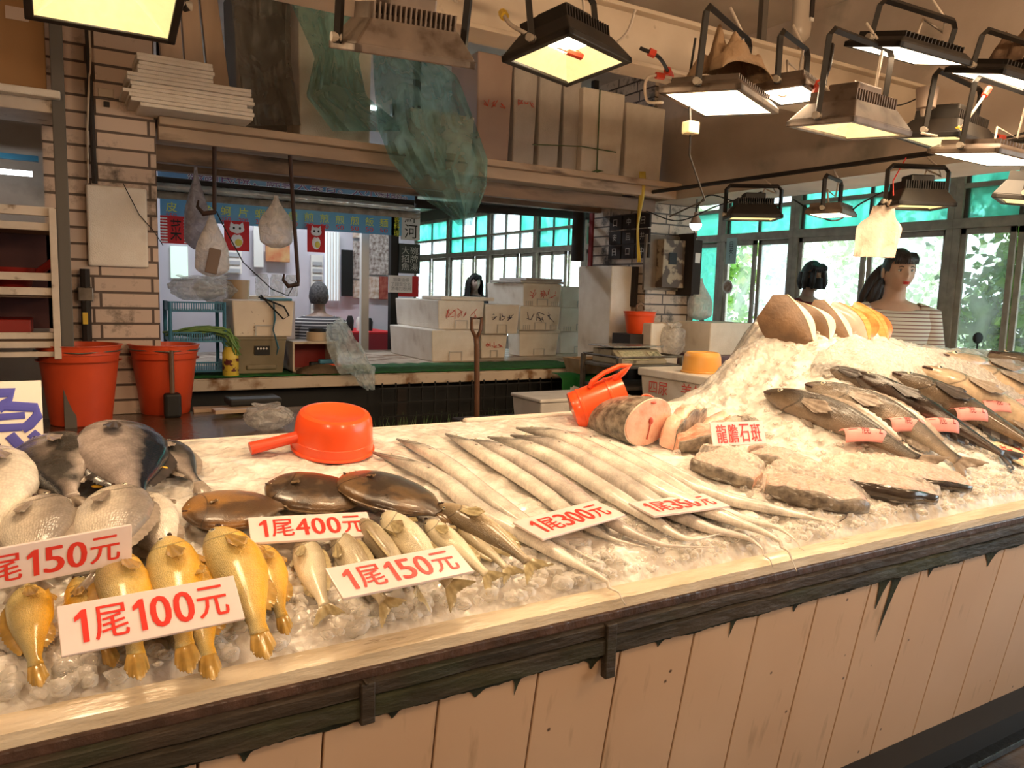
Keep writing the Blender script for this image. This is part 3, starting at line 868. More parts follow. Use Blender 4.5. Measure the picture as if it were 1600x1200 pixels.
    def fan(name, base, T, B, N, ln, spread, tip, curve=0, th=.0012, rays=14, wid=None):
        """fan-shaped fin; tip(v) gives the relative length of each ray, v in -1..1"""
        g = MB(); nu = 8; wid = wid or .03 * L
        for s in (1, -1):
            def f(u, v):
                v2 = v * 2 - 1
                l_ = ln * tip(v2) * u
                jag = 1 + .05 * math.sin(v * 60) * (u ** 3)
                d = T * math.cos(spread * v2) + B * math.sin(spread * v2)
                rip = .006 * L * math.sin(v2 * 9) * u
                return base + B * wid * v2 * (1 - .2 * u) + d * l_ * jag + N * (curve * u * u + rip) + N * (th * s * (1.3 - u))
            g.grid(f, nu, rays * 2)
        k = (nu + 1) * (rays * 2 + 1)
        m_ = rays * 2 + 1
        rim = [i for i in range(m_ * nu, m_ * nu + m_)]
        g.f += [(a, b, b + k, a + k) for a, b in zip(rim, rim[1:])]
        g.mi += [0] * (len(rim) - 1)
        return g.build(name, mfin, t, smooth=True, fixn=True)
    if tail == 'fork':
        fan('tail_fin', e0 - T * .01 * L, T, B, N, .17 * L * tw, rad(34), lambda v: .45 + .55 * abs(v) ** 1.4, curve=-.01, wid=.034 * L)
    elif tail == 'round':
        fan('tail_fin', e0 - T * .015 * L, T, B, N, .155 * L * tw, rad(22), lambda v: 1 - .35 * v * v, curve=-.01, wid=.036 * L)
    elif tail == 'point':
        fan('tail_fin', e0 - T * .015 * L, T, B, N, .17 * L * tw, rad(20), lambda v: 1 - .55 * abs(v), curve=-.012, wid=.036 * L)
    # dorsal / anal / pectoral fins
    def strip(name, u0, u1, h, sgn, spiky=.15):
        g = MB(); m_ = 26
        for s in (1, -1):
            def f(a, b):
                u = u0 + (u1 - u0) * a
                p, (T_, B_, N_) = at(u, sgn * .97, 0)
                hh = h * L * (math.sin(math.pi * (.08 + .86 * a)) ** .7) * (1 - spiky * abs(math.sin(a * m_ * math.pi / 2)))
                return p + B_ * sgn * hh * b - T_ * 0 + T_ * hh * .6 * b + N_ * (.0012 * s * (1.2 - b)) + N_ * (-.3 * hh * b * b)
            g.grid(f, m_, 4)
        return g.build(name, mfin, t, smooth=True)
    if kind == 'hair':
        strip('dorsal_fin', .09, .86, .012, 1, .3)
    elif 'd' in fins:
        strip('dorsal_fin', .28 if kind != 'flat' else .08, .86 if kind != 'flat' else .93, dorsal_h, 1)
        strip('anal_fin', .62 if kind != 'flat' else .2, .86 if kind != 'flat' else .93, dorsal_h * .8, -1)
    if 'p' in fins and kind not in ('hair',):
        for s in (1, -1):
            p, (T_, B_, N_) = at(.275, -.10, 1.05 * s)
            fan('pectoral_fin', p, (T_ * .93 - B_ * .2 + N_ * s * .13).normalized(), B_, N_ * s, (.22 * L if kind != 'flat' else .10 * L), rad(17), lambda v: 1 - .4 * abs(v - .2), curve=.004, th=.0009, rays=8, wid=.017 * L)
    elif kind == 'hair':
        p, (T_, B_, N_) = at(.135, -.1, 1.0)
        fan('pectoral_fin', p, T_, B_, N_, .03 * L, rad(16), lambda v: 1 - .5 * abs(v), th=.0006, rays=5, wid=.005 * L)
    if 'v' in fins and kind not in ('hair', 'flat'):
        p, (T_, B_, N_) = at(.30, -.9, .35)
        fan('pelvic_fin', p, (T_ * .85 - B_ * .45).normalized(), B_, N_, .11 * L, rad(15), lambda v: 1 - .5 * abs(v - .3), th=.0009, rays=6, wid=.009 * L)
    t['_L'] = L
    return t
mf_bream = fish_mat('silver bream skin', (.80, .72, .60), (.68, .59, .48), (.30, .25, .21), (46, 26), .45, .35, .26)
mf_dark = fish_mat('dark banded fish skin', (.46, .39, .35), (.27, .22, .19), (.035, .035, .04), (60, 30), .25, .6, .16, vhi=.74, blotch=7, bcol=(.06, .055, .05))
mf_surg = fish_mat('grey fish with blue black back', (.40, .33, .30), (.32, .265, .24), (.010, .013, .022), (60, 30), .2, .55, .12, vlo=.25, vhi=.74)
mf_yel = fish_mat('golden croaker skin', (.95, .50, .02), (.86, .64, .22), (.50, .41, .18), (80, 34), .9, .30, .34, vlo=.12, vhi=.9)
mf_white = fish_mat('pale croaker skin', (.90, .80, .58), (.84, .74, .52), (.40, .32, .20), (80, 34), .45, .18, .22, vlo=.2, vhi=.95)
mf_brown = fish_mat('brownish croaker skin', (.78, .62, .40), (.42, .31, .18), (.20, .145, .085), (80, 34), .6, .3, .2, vlo=.05, vhi=.8)
mf_fla1 = fish_mat('orange brown flatfish skin', (.36, .17, .045), (.38, .19, .05), (.30, .15, .045), (90, 60), .25, .45, .3, blotch=8, bcol=(.13, .07, .03))
mf_fla2 = fish_mat('dark brown flatfish skin', (.17, .10, .05), (.125, .078, .04), (.15, .09, .045), (90, 60), .25, .5, .22, blotch=9, bcol=(.07, .045, .03))
mf_hair = fish_mat('silver hairtail skin', (.80, .73, .63), (.72, .65, .56), (.24, .20, .17), (200, 12), .12, .6, .2, vlo=.25, vhi=1.0, gill=.10, head=.38)
mf_hair2 = fish_mat('dull silver hairtail skin', (.70, .62, .55), (.60, .53, .48), (.26, .22, .20), (200, 12), .12, .6, .24, vlo=.2, vhi=.95, gill=.10, head=.3)
mf_bass = fish_mat('wet olive grey fish skin', (.20, .14, .09), (.085, .06, .038), (.028, .02, .014), (90, 34), .9, .4, .12, vlo=.1, vhi=.8)
mf_bass2 = fish_mat('speckled grey fish skin', (.40, .31, .22), (.20, .15, .105), (.06, .045, .032), (90, 34), 1, .55, .15, vlo=.1, vhi=.85)
mf_bass3 = fish_mat('black brown fish skin', (.08, .05, .035), (.03, .019, .014), (.012, .008, .007), (90, 34), .3, .4, .1, vlo=.05, vhi=.7)
mf_pink = fish_mat('barred silver fish skin', (.66, .50, .34), (.44, .33, .22), (.18, .13, .09), (26, 9), .5, .5, .16, vlo=.1, vhi=.9)
fin_grey = mat('grey fin', (.24, .19, .15), (.36, .29, .23), 60, rough=.3, coat=.4, stretch=(1, 1, 1))
fin_amber = mat('amber fin', (.55, .33, .08), (.42, .26, .07), 60, rough=.25, coat=.6)
fin_brown = mat('brown fin', (.20, .12, .05), (.13, .08, .04), 60, rough=.3, coat=.5)
fin_pale = mat('pale fin', (.55, .45, .25), (.40, .32, .17), 70, rough=.25, coat=.5)
fin_hair = mat('hairtail fin', (.45, .40, .36), rough=.4)
fin_dark = mat('dark fin', (.06, .045, .04), (.03, .025, .022), 40, rough=.35, coat=.4)
fin_yel = mat('yellow fin tip', (.75, .42, .03), rough=.35)

# -- grey fish at the left
G = 'silver bream in the left pile'
fish('bream', 'plump silver bream at the left edge, scaly flank facing up, tail under the 150 sign', [(62, 774), (46, 900)], mf_bream, fin_grey, side=1, roll=12, lift=.02, group=G, tail='fork', scale_h=.98)
fish('bream', 'plump silver bream in the middle of the three pale ones above the 150 sign', [(184, 758), (156, 890)], mf_bream, fin_grey, side=1, roll=8, lift=.026, group=G)
fish('bream', 'smaller dull bream half hidden between the plump bream and the orange brown flatfish', [(218, 772), (268, 880)], mf_bream, fin_grey, side=-1, roll=-25, group=G, scale_h=.85)
fish('bream', 'grey bream cut by the left edge of the picture, beside the dark striped fish', [(-8, 700), (-22, 842)], mf_bream, fin_grey, side=-1, roll=0, lift=.01, group=G)
G = 'dark reef fish behind the bream'
f1 = fish('bream', 'dark blotched grey fish with a small yellow fin, behind the leftmost plump bream', [(72, 682), (108, 776)], mf_dark, fin_grey, side=-1, roll=-14, lift=.012, group=G, scale_h=1.22, scale_w=1.15)
f2 = fish('bream', 'large grey fish with a glossy blue black back, topmost of the left pile', [(172, 664), (214, 778)], mf_surg, fin_dark, side=1, roll=-6, lift=.012, group=G, scale_h=1.12, scale_w=1.2)
f3 = fish('bream', 'small grey fish with its tail spread, alone on the bare ice right of the pile', [(252, 690), (308, 752)], mf_dark, fin_grey, side=1, roll=0, group=G, scale_h=.78, tail='round', tw=1.3)
for ff, (u, v) in ((f1, (152, 632 + 128)), (f1, (38, 757)), (f2, (254, 731))):
    p = surf(u, v, .05) - ff.location
    MB().ball((0, 0, 0), (.014, .005, .004), 10, 6, Matrix.Translation(p) @ Matrix.Rotation(rad(-25), 4, 'Z')).build('yellow_fin', fin_yel, ff, smooth=True)

# -- golden croakers at the front left
G = 'golden croakers at the front left'
FK = dict(tail='point', group=G, eye=.02)
fish('croaker', 'golden croaker at the far front left corner, whole body and fringed tail showing', [(48, 903), (56, 1038)], mf_yel, fin_amber, side=-1, roll=-8, bend=-.02, lift=.0, **FK)
fish('croaker', 'golden croaker mostly behind the left end of the 100 sign', [(118, 903), (168, 1012)], mf_yel, fin_amber, side=1, roll=10, **FK)
fish('croaker', 'golden croaker whose head rises above the left half of the 100 sign', [(180, 858), (212, 1018)], mf_yel, fin_amber, side=-1, roll=6, lift=.015, **FK)
fish('croaker', 'golden croaker whose head rises above the middle of the 100 sign', [(262, 838), (288, 1006)], mf_yel, fin_amber, side=-1, roll=-12, lift=.012, **FK)
fish('croaker', 'golden croaker lying lowest under the right half of the 100 sign', [(288, 868), (324, 1022)], mf_yel, fin_amber, side=-1, roll=-5, **FK)
fish('croaker', 'large golden croaker on top at the right end of the 100 sign', [(336, 824), (404, 985)], mf_yel, fin_amber, side=-1, roll=-10, lift=.022, bend=.02, **FK)
fish('croaker', 'golden croaker rightmost of its group, tucked behind the large one', [(404, 850), (440, 962)], mf_yel, fin_amber, side=-1, roll=-14, lift=.0, **FK)

# -- pale croakers in the middle
G = 'pale croakers by the second 150 sign'
WK = dict(tail='fork', group=G, eye=.017, dorsal_h=.04)
fish('white', 'pale grey croaker leftmost of its row, forked tail to the left of the 150 sign', [(470, 840), (506, 945)], mf_white, fin_pale, side=1, roll=20, scale_h=1.25, **WK)
fish('white', 'pale croaker second in its row, tail poking out under the 150 sign', [(520, 832), (598, 938)], mf_white, fin_pale, side=1, roll=45, scale_h=1.1, **WK)
fish('white', 'pale croaker overlapping the end of the 400 sign', [(563, 812), (650, 918)], mf_white, fin_pale, side=-1, roll=50, lift=.012, scale_h=1.1, **WK)
fish('white', 'cream bellied croaker between the flatfish and the 150 sign, mouth gaping', [(598, 800), (700, 910)], mf_white, fin_pale, side=-1, roll=-52, lift=.02, scale_h=1.15, **WK)
fish('white', 'cream coloured croaker with its tail beyond the upper right corner of the 150 sign', [(664, 812), (758, 896)], mf_white, fin_pale, side=-1, roll=-40, lift=.005, scale_h=1.05, **WK)
fish('white', 'pale croaker lying under the brown one, tail fork just below it', [(702, 806), (790, 886)], mf_white, fin_pale, side=-1, roll=-20, scale_h=.9, **WK)
fish('white', 'long brown backed croaker on top at the right end of its row, beside the hairtails', [(684, 788), (822, 876)], mf_brown, fin_pale, side=-1, roll=-30, lift=.022, bend=.05, scale_h=1.0, **WK)

# -- flatfish
G = 'flatfish in the middle'
FL = dict(group=G, fins='dp', eye=.016, dorsal_h=.03, tail='round')
fish('flat', 'orange brown flatfish left of the 400 sign', [(284, 800), (440, 788)], mf_fla1, fin_brown, side=1, roll=-4, lift=.012, scale_h=1.55, scale_w=1.9, **FL)
fish('flat', 'dark brown flatfish behind the 400 sign, middle of the three flatfish', [(416, 757), (572, 782)], mf_fla2, fin_brown, side=1, roll=4, lift=.012, scale_h=1.15, scale_w=1.7, **FL)
fish('flat', 'dark brown flatfish with a bluish sheen, between the red ladle and the hairtails', [(538, 742), (684, 800)], mf_fla2, fin_brown, side=1, roll=-6, lift=.022, scale_h=1.15, scale_w=1.7, **FL)

# -- hairtails
G = 'long silver hairtails laid side by side'
HS = [
    ('first hairtail from the left, reddish head, long whip tail reaching the ledge', [(582, 703), (680, 748), (748, 800), (812, 832), (880, 868), (940, 900), (978, 920)], mf_hair, .95, 0),
    ('second silver hairtail from the left, running under the left end of the 300 sign', [(620, 683), (690, 722), (760, 775), (826, 820), (878, 848), (930, 872)], mf_hair, 1, 0),
    ('third hairtail from the left, pointed snout near the board joint', [(696, 674), (762, 716), (838, 765), (900, 810), (950, 838), (1010, 850)], mf_hair, 1, 0),
    ('fourth hairtail from the left, dark head pressed against the third', [(724, 682), (800, 716), (880, 762), (950, 812), (1030, 846), (1118, 848)], mf_hair2, 1, .004),
    ('hairtail with a bluish shining head in the middle of the row', [(762, 679), (850, 712), (940, 764), (1010, 806), (1070, 838), (1128, 828)], mf_hair, 1.05, .006),
    ('dark headed hairtail lowest in the pile, right of the blue shining head', [(798, 675), (880, 704), (960, 748), (1030, 790), (1100, 822), (1170, 838), (1208, 868)], mf_hair2, 1, 0),
    ('hairtail with its snout nearest the back board, tail over the ledge', [(806, 664), (890, 690), (980, 738), (1060, 780), (1140, 810), (1205, 834), (1246, 860)], mf_hair, 1.1, .012),
    ('hairtail running beneath the 350 sign towards the front ledge', [(846, 668), (930, 696), (1020, 742), (1090, 784), (1150, 806), (1216, 822), (1258, 850)], mf_hair, .9, .0),
    ('rightmost silver hairtail, frayed dark tail near the wrapped fillets', [(880, 672), (960, 702), (1040, 738), (1120, 774), (1210, 795), (1270, 806), (1318, 818)], mf_hair, 1.05, .0),
]
for lab, p, mt_, sh, lf in HS:
    fish('hair', lab, p, mt_, fin_hair, group=G, roll=0, side=1, lift=lf, scale_h=sh * 1.05, scale_w=1.3, tail='none', eye=.0055, name='hairtail', wav=.0015)

# -- big fish at the right
G = 'big whole fish on the right hand ice'
BK = dict(group=G, tail='fork', tw=.9, sink=.62)
fish('bass', 'big olive grey fish nearest the grouper sign, pink tag across it', [(1196, 612), (1318, 654), (1432, 715)], mf_bass, fin_grey, side=1, roll=25, scale_h=1.0, **BK)
fish('bass', 'big speckled grey fish, second from the left of the tagged row', [(1256, 600), (1385, 645), (1492, 716)], mf_bass2, fin_grey, side=1, roll=25, scale_h=.95, **BK)
fish('bass', 'slender black brown fish, third of the tagged row', [(1326, 580), (1440, 640), (1560, 706)], mf_bass3, fin_dark, side=1, roll=20, scale_h=.78, **BK)
fish('bass', 'dark glossy brown fish, fourth of the tagged row', [(1386, 582), (1500, 635), (1640, 712)], mf_bass, fin_dark, side=1, roll=20, scale_h=.8, **BK)
fish('bass', 'barred pale fish with a pink tag, fifth of the tagged row', [(1432, 574), (1550, 630), (1690, 700)], mf_pink, fin_grey, side=1, roll=15, scale_h=.85, **BK)
fish('bass', 'barred pale fish at the right edge of the picture, beneath the last pink tag', [(1480, 566), (1600, 618), (1740, 690)], mf_pink, fin_grey, side=1, roll=15, scale_h=.85, **BK)
fish('bass', 'pale barred fish in crinkled film, upper row just under the mound crest', [(1452, 556), (1580, 596), (1700, 640)], mf_pink, fin_grey, side=1, roll=15, scale_h=.7, **BK)
fish('bass', 'shiny dark fish at the far right crest of the ice, topmost of the row', [(1540, 552), (1660, 590), (1790, 640)], mf_bass, fin_grey, side=1, roll=15, scale_h=.7, **BK)
fish('bass', 'dark fish head in crumpled film behind the speckled grey fish', [(1268, 572), (1350, 596), (1440, 640)], mf_bass, fin_dark, side=1, roll=20, lift=-.02, scale_h=.75, **BK)
# crumpled film around their heads
m_film = film('clear crinkled wrap', (.96, .93, .88), amount=.56, rough=.06, bump=1.0, bscale=48)
def sheet(name, label, cat, uvs, lift, amp, m=None, res=26, group=None, parent=None, seed=0, sc_=24, kind=None):
    """crumpled sheet over a quad of picked surface points (uv corners clockwise from near left)"""
    c = [surf(*q) for q in uvs]
    o = c[0].copy()
    def f(a, b):
        p = c[0].lerp(c[1], a).lerp(c[3].lerp(c[2], a), b)
        z = lift * (math.sin(math.pi * a) * math.sin(math.pi * b)) ** .35 if 0 < a < 1 and 0 < b < 1 else 0
        k = amp * (noise.noise(V((p.x * sc_, p.y * sc_, seed))) + .6 * abs(noise.noise(V((p.x * sc_ * 2.3, p.y * sc_ * 2.3, seed + 4)))))
        k2 = amp * .6 * noise.noise(V((p.x * sc_, p.y * sc_, seed + 9)))
        return V((p.x + k2, p.y - k2, max(hz(p.x, p.y), 0) + z + k + .004)) - o
    mb = MB(); mb.grid(f, res, res)
    ob = mb.build(name, m or m_film, parent, smooth='auto', angle=25)
    if parent is None:
        ob.location = o; tag(ob, label, cat, group, kind)
    return ob
sheet('plastic_wrap', 'crinkled clear film over the dark fish heads left of the mound foot', 'plastic wrap', [(1262, 590), (1420, 622), (1440, 578), (1275, 562)], .085, .018, group='film over the big fish', seed=1)
sheet('plastic_wrap', 'crinkled clear film over the pale barred fish beside the mound crest', 'plastic wrap', [(1400, 590), (1600, 652), (1640, 590), (1410, 552)], .095, .016, group='film over the big fish', seed=2)
sheet('plastic_wrap', 'crinkled clear film at the right edge of the picture over the last barred fish', 'plastic wrap', [(1560, 640), (1720, 700), (1760, 620), (1560, 556)], .085, .016, group='film over the big fish', seed=3)

# -- pink tags
m_pinkp = mat('pink paper tag', (.92, .38, .34), (.86, .33, .30), 20, rough=.55)
m_ink = mat('brown marker ink', (.28, .04, .04), rough=.6)
m_inkr = mat('red marker ink', (.70, .07, .05), rough=.6)
m_inkb = mat('blue marker ink', (.08, .08, .42), rough=.5)
def tagpaper(label, u, v, yaw, wd=.125, hg=.075, lift=.10, bulge=.03, txt='一 鹿 12', drop=0):
    P = surf(u, v, lift); n_ = snormal(P.x, P.y)
    M = Matrix.Translation(P) @ frame((0, 0, 0), Matrix.Rotation(rad(yaw), 3, 'Z') @ V((1, 0, 0)), z=n_)
    t = thing('price_tag', label, 'price tag', M=M, group='pink paper tags on the big fish')
    mb = MB()
    f = lambda a, b: ((a - .5) * wd, (b - .5) * hg, -bulge * (2 * (b - .5)) ** 2 - bulge * .25 * (2 * (a - .5)) ** 2)
    mb.grid(f, 8, 12); mb.build('paper', m_pinkp, t, smooth=True, solid=.0006)
    tm = text_mb(txt, .03, fit=(wd * .8, hg * .55))
    tm.v = [V((p.x, p.y, -bulge * (2 * p.y / hg) ** 2 - bulge * .25 * (2 * p.x / wd) ** 2 + .0014)) for p in tm.v]
    tm.build('handwriting', m_ink, t)
    return t
tagpaper('pink tag on the big olive grey fish nearest the grouper sign', 1352, 670, -30, lift=.085, wd=.15)
tagpaper('pink tag on the speckled grey fish', 1418, 654, -28, lift=.085)
tagpaper('pink tag on the slender black brown fish', 1472, 655, -28, lift=.075)
tagpaper('pink tag on the fourth fish of the tagged row', 1518, 638, -28, lift=.08)
tagpaper('pink tag on the pale barred fish, fifth of the row', 1560, 626, -28, lift=.08)
tagpaper('pink tag cut by the right edge of the picture', 1604, 625, -28, lift=.08)

# -- grouper pieces at the back
m_flesh = mat('pale pink fish flesh', (.86, .56, .42), (.78, .34, .22), 16, rough=.3, coat=.4, bump=.3, bscale=60, lo=.42, hi=.72)
m_flesh2 = mat('cream fish flesh', (.80, .50, .35), (.62, .26, .16), 34, rough=.2, coat=.8, bump=.7, bscale=70, stretch=(.5, 1.6, 1))
m_gskin = mat('mottled dark grouper skin', (.10, .075, .055), (.35, .29, .22), 34, rough=.35, bump=.5, bscale=80, coat=.3)
m_blood = mat('dark red flesh', (.55, .08, .05), rough=.3, coat=.4)
def grouper_steak():
    c = surf(1006, 694); t = thing('fish_steak', 'thick round grouper cut with pink cut face towards the front, beside the tipped red jug', 'fish piece', loc=c, group='grouper pieces behind the hairtails')
    # axis points away to the upper left
    ax = V((-.12, .99, .02)).normalized(); n_ = snormal(c.x, c.y)
    B = n_.cross(ax).normalized(); R_ = .103
    rs = []; fac = []
    for i in range(9):
        q = i / 8; k = 1 - .30 * q * q
        ce = V((0, 0, 0)) + ax * .26 * q + n_ * (R_ * .80 * k)
        rs.append([ce + B * math.cos(a) * R_ * 1.12 * k + n_ * math.sin(a) * R_ * .86 * k for a in [2 * math.pi * j / 32 for j in range(32)]])
    MB().rings(rs).build('skin', m_gskin, t, smooth='auto')
    fc = []
    for k in (1.0, .985, .6, .2):
        d = -.002 if k == 1 else (-.006 - .004 * (1 - k))
        fc.append([n_ * R_ * .80 + ax * d + B * math.cos(a) * R_ * 1.1 * k + n_ * math.sin(a) * R_ * .84 * k for a in [2 * math.pi * j / 32 for j in range(32)]])
    MB().rings(fc).build('cut_face', m_flesh, t, smooth='auto')
    MB().rings([[n_ * R_ * .80 - ax * .002 + B * math.cos(a) * R_ * k + n_ * math.sin(a) * R_ * .76 * k for a in [2 * math.pi * j / 32 for j in range(32)]] for k in (1.13, 1.05)], cap=False).build('skin_rim', mat('pale rim', (.75, .66, .55), rough=.4), t)
    M = Matrix.Translation(n_ * R_ * .86 - ax * .011)
    MB().ball((0, 0, 0), (.009, .009, .013), 12, 8, M).build('backbone', m_blood, t, smooth=True)
    MB().tube([n_ * R_ * .8 - ax * .0125, n_ * R_ * .45 - ax * .011, n_ * R_ * .2 - ax * .009], [.003, .002, .003], 6).build('blood_line', m_blood, t)
    MB().ball((0, 0, 0), (.012, .008, .005), 12, 6, Matrix.Translation(n_ * R_ * 1.5 - ax * .009)).build('fat_spot', m_blood, t, smooth=True)
grouper_steak()
def slab(label, pxs, wd, th, mtop, mskin, lift=0, seed=0, name='fish_fillet', group=None, wrap=False, cat='fish piece', skin_side=-1, curl=0):
    """lumpy fillet along a picked path; skin shows along one long side"""
    pts = [surf(*p, lift + th * .6) - V((0, 0, lift + th * .6)) for p in pxs]; org = pts[0].copy()
    t = thing(name, label, cat, loc=org, group=group)
    n = 22; rs = []; sk = []
    for i in range(n):
        u = i / (n - 1); p = catmull(pts, u); q = catmull(pts, min(1, u + .02)) - catmull(pts, max(0, u - .02))
        T = q.normalized(); N = snormal(p.x, p.y); B = N.cross(T).normalized()
        k = (math.sin(math.pi * (.05 + .90 * u))) ** .26
        w_ = wd * k * (1 + .2 * noise.noise(V((u * 4, seed, 0)))); h_ = th * k * (1 + .25 * noise.noise(V((u * 5, seed, 4))))
        base = V((p.x, p.y, hz(p.x, p.y))) + N * (lift + .002) - org
        sec = [(-1, .0), (-1.04, .35), (-1.0, .8), (-.75, 1.02), (-.3, 1.08 + curl), (.2, 1.0), (.7, .85), (1, .45), (1.02, .1), (.5, 0), (-.4, 0)]
        ring = [base + B * w_ * .5 * a * -skin_side + N * (h_ * b * (1 + .15 * noise.noise(V((u * 9, a * 3, seed + b))))) for a, b in sec]
        rs.append(ring)
        sk.append([base + B * w_ * .5 * a * -skin_side + N * h_ * b for a, b in ((-1.05, .0), (-1.16, .4), (-1.10, .98 + .22 * noise.noise(V((u * 14, seed, 1)))), (-.98, 1.04), (-1.0, .4))])
    MB().rings(rs).build('flesh', mtop, t, smooth='auto', angle=50)
    MB().rings(sk).build('skin', mskin, t, smooth=True)
    if wrap:
        rs2 = []
        for i, r_ in enumerate(rs):
            c_ = sum(r_, V()) / len(r_)
            rs2.append([c_ + (p - c_) * (1.10 + .12 * noise.noise(p * 40 + V((seed, 0, 0)))) + V((0, 0, .001)) for p in r_])
        T0 = (rs2[0][0] - rs2[1][0])
        MB().rings([[p + V((noise.noise(p * 60), noise.noise(p * 60 + V((5, 5, 5))), noise.noise(p * 60 + V((9, 9, 0))))) * .006 for p in r_] for r_ in rs2]).build('wrap', m_film, t, smooth='auto', angle=20, sub=1)
    return t
G = 'grouper pieces behind the hairtails'
slab('upright rib piece of pink grouper leaning between the round cut and the collar piece', [(1042, 672), (1062, 655), (1090, 646)], .08, .11, m_flesh, m_gskin, group=G, seed=1)
slab('long pink grouper collar piece with dark skin underneath, left of the grouper sign', [(1050, 686), (1090, 683), (1132, 672), (1162, 662)], .10, .062, m_flesh2, m_gskin, group=G, seed=2, curl=.5)
slab('rounded pink grouper piece at the very back against the ice slope', [(1095, 664), (1125, 658), (1150, 660)], .08, .07, m_flesh, m_flesh2, group=G, seed=3)
slab('dark skinned grouper head piece above the grouper sign', [(1135, 668), (1160, 662), (1192, 668)], .09, .075, m_gskin, m_gskin, group=G, seed=4)
G = 'fillets wrapped in clear film'
slab('wrapped fillet leftmost of the film packs, mottled skin edge, under the grouper sign', [(1092, 712), (1130, 726), (1184, 744)], .19, .045, m_flesh2, m_gskin, group=G, seed=5, wrap=True)
slab('wrapped fillet in the upper row right of the grouper sign foot', [(1168, 702), (1215, 712), (1280, 730)], .16, .04, m_flesh2, m_gskin, group=G, seed=6, wrap=True)
slab('wrapped fillet nearest the front ledge, film knot and strings at its right end', [(1196, 746), (1260, 762), (1346, 776)], .19, .05, m_flesh2, m_gskin, group=G, seed=7, wrap=True)
slab('wrapped fillet with a broad black skin edge, right of the knotted one', [(1290, 738), (1370, 752), (1452, 764)], .17, .05, m_flesh2, mat('black fish skin', (.03, .02, .018), (.06, .045, .035), 30, rough=.15, coat=.6), group=G, seed=8, wrap=True)
slab('wrapped fillet rightmost of the packs, its dark tip pointing right', [(1330, 718), (1410, 732), (1506, 748)], .16, .04, m_flesh2, mat('black fish skin', (.03, .02, .018)), group=G, seed=9, wrap=True)
m_film2 = film('fillet wrap', (.98, .92, .84), amount=.50, rough=.07, bump=.5, bscale=40)
for k_, (q_, lab_) in enumerate((([(1086, 722), (1186, 762), (1196, 730), (1098, 706)], 'crinkled film over the leftmost fillet pack'), ([(1186, 764), (1350, 800), (1365, 758), (1205, 724)], 'crinkled film over the fillet pack nearest the ledge'), ([(1278, 752), (1462, 788), (1476, 744), (1300, 716)], 'crinkled film over the pack with the black skin edge'))):
    sheet('plastic_wrap', lab_, 'plastic wrap', q_, .052, .016, m=m_film2, res=64, group='film over the fillet packs', seed=11 + k_, sc_=30)
# the little strings by the knot
st = MB(); p = surf(1325, 782); 
st.tube([p - p, surf(1326, 796) - p, surf(1322, 812) - p + V((0, 0, .002)), surf(1312, 818) - p], .0018, 6)
so = st.build('string', mat('dark string', (.10, .07, .05)), smooth=True); so.location = p + V((0, 0, .006))
tag(so, 'thin dark string trailing from the film knot of the front fillet', 'string')

# -- fish slices standing on the mound crest
m_orange = mat('orange salmon flesh', (.85, .30, .07), (.85, .42, .14), 20, rough=.28, coat=.4, stretch=(1, 1, 3))
m_oran2 = mat('deep orange flesh', (.70, .13, .02), (.85, .28, .06), 26, rough=.28, coat=.4)
m_creamf = mat('creamy white flesh', (.95, .82, .60), (.90, .72, .46), 12, rough=.3, coat=.3)
m_brskin = mat('brown fish skin', (.20, .115, .06), (.12, .07, .04), 10, rough=.4, bump=.3, bscale=60)
m_gyskin = mat('silvery grey skin', (.50, .42, .34), (.38, .31, .25), 12, rough=.25, coat=.3)
def slice_(label, px_top, px_bot, wl, th, mskin, mflesh, mcut, bulge=.02, back=.10):
    """slab standing on the ice: pale edge running from its top to its low front tip, skin on the left, cut on the right"""
    P0 = surf(*px_bot); T0 = PY(px_top[0], px_top[1], P0.y + back)
    t = thing('fish_slice', label, 'fish slice', loc=P0, group='fish slices standing on top of the ice mound')
    d = (T0 - P0); out = V((.80, -.35, .48)).normalized()
    left = V((-.93, .36, -.10)).normalized(); right = V((.84, -.42, -.12)).normalized()
    n_ = 20
    sk, ed, ct = [], [], []
    for i in range(n_ + 1):
        q = i / n_; k = math.sin(math.pi * (.03 + .94 * q)) ** .6; kk = math.sin(math.pi * (.02 + .96 * q)) ** .8
        E_ = d * q + out * bulge * math.sin(math.pi * q)
        k2 = (.30 + .70 * sstep(0, .6, q))
        L1 = E_ + left * wl * .55 * k2 + V((0, 0, .012 * k)) ; L2 = E_ + left * wl * k2 + V((0, 0, -.03 - .05 * q))
        dn = V((.02, .06, -.05)) * k
        sk.append([E_ + left * .004, L1, L2, L2 + dn, E_ + dn * .5 + left * .004])
        ed.append([E_ + left * .006 + V((0, -.002, .002)), E_ + right * th * .35 * kk, E_ + right * th * .35 * kk + dn * .5, E_ + left * .006 + dn * .5])
        ct.append([E_ + right * th * .33 * kk + V((0, .001, 0)), E_ + right * th * kk + V((0, .006, -.004)), E_ + right * th * .9 * kk + dn, E_ + right * th * .33 * kk + dn * .6])
    MB().rings(sk).build('skin', mskin, t, smooth='auto', angle=75)
    MB().rings(ed).build('edge_flesh', mflesh, t, smooth='auto', angle=50)
    MB().rings(ct).build('cut_face', mcut, t, smooth='auto', angle=50)
    return t
slice_('big brown skinned slab leftmost on top of the ice mound', (1231, 460), (1272, 532), .13, .040, m_brskin, m_creamf, m_creamf, .02)
slice_('brown slab second from the left on the mound crest with a curved white edge', (1246, 470), (1298, 530), .05, .045, m_brskin, m_creamf, m_creamf, .05)
slice_('brown slab third from the left on the mound, long straight cream edge', (1288, 468), (1332, 533), .09, .036, m_brskin, m_creamf, m_creamf, .015)
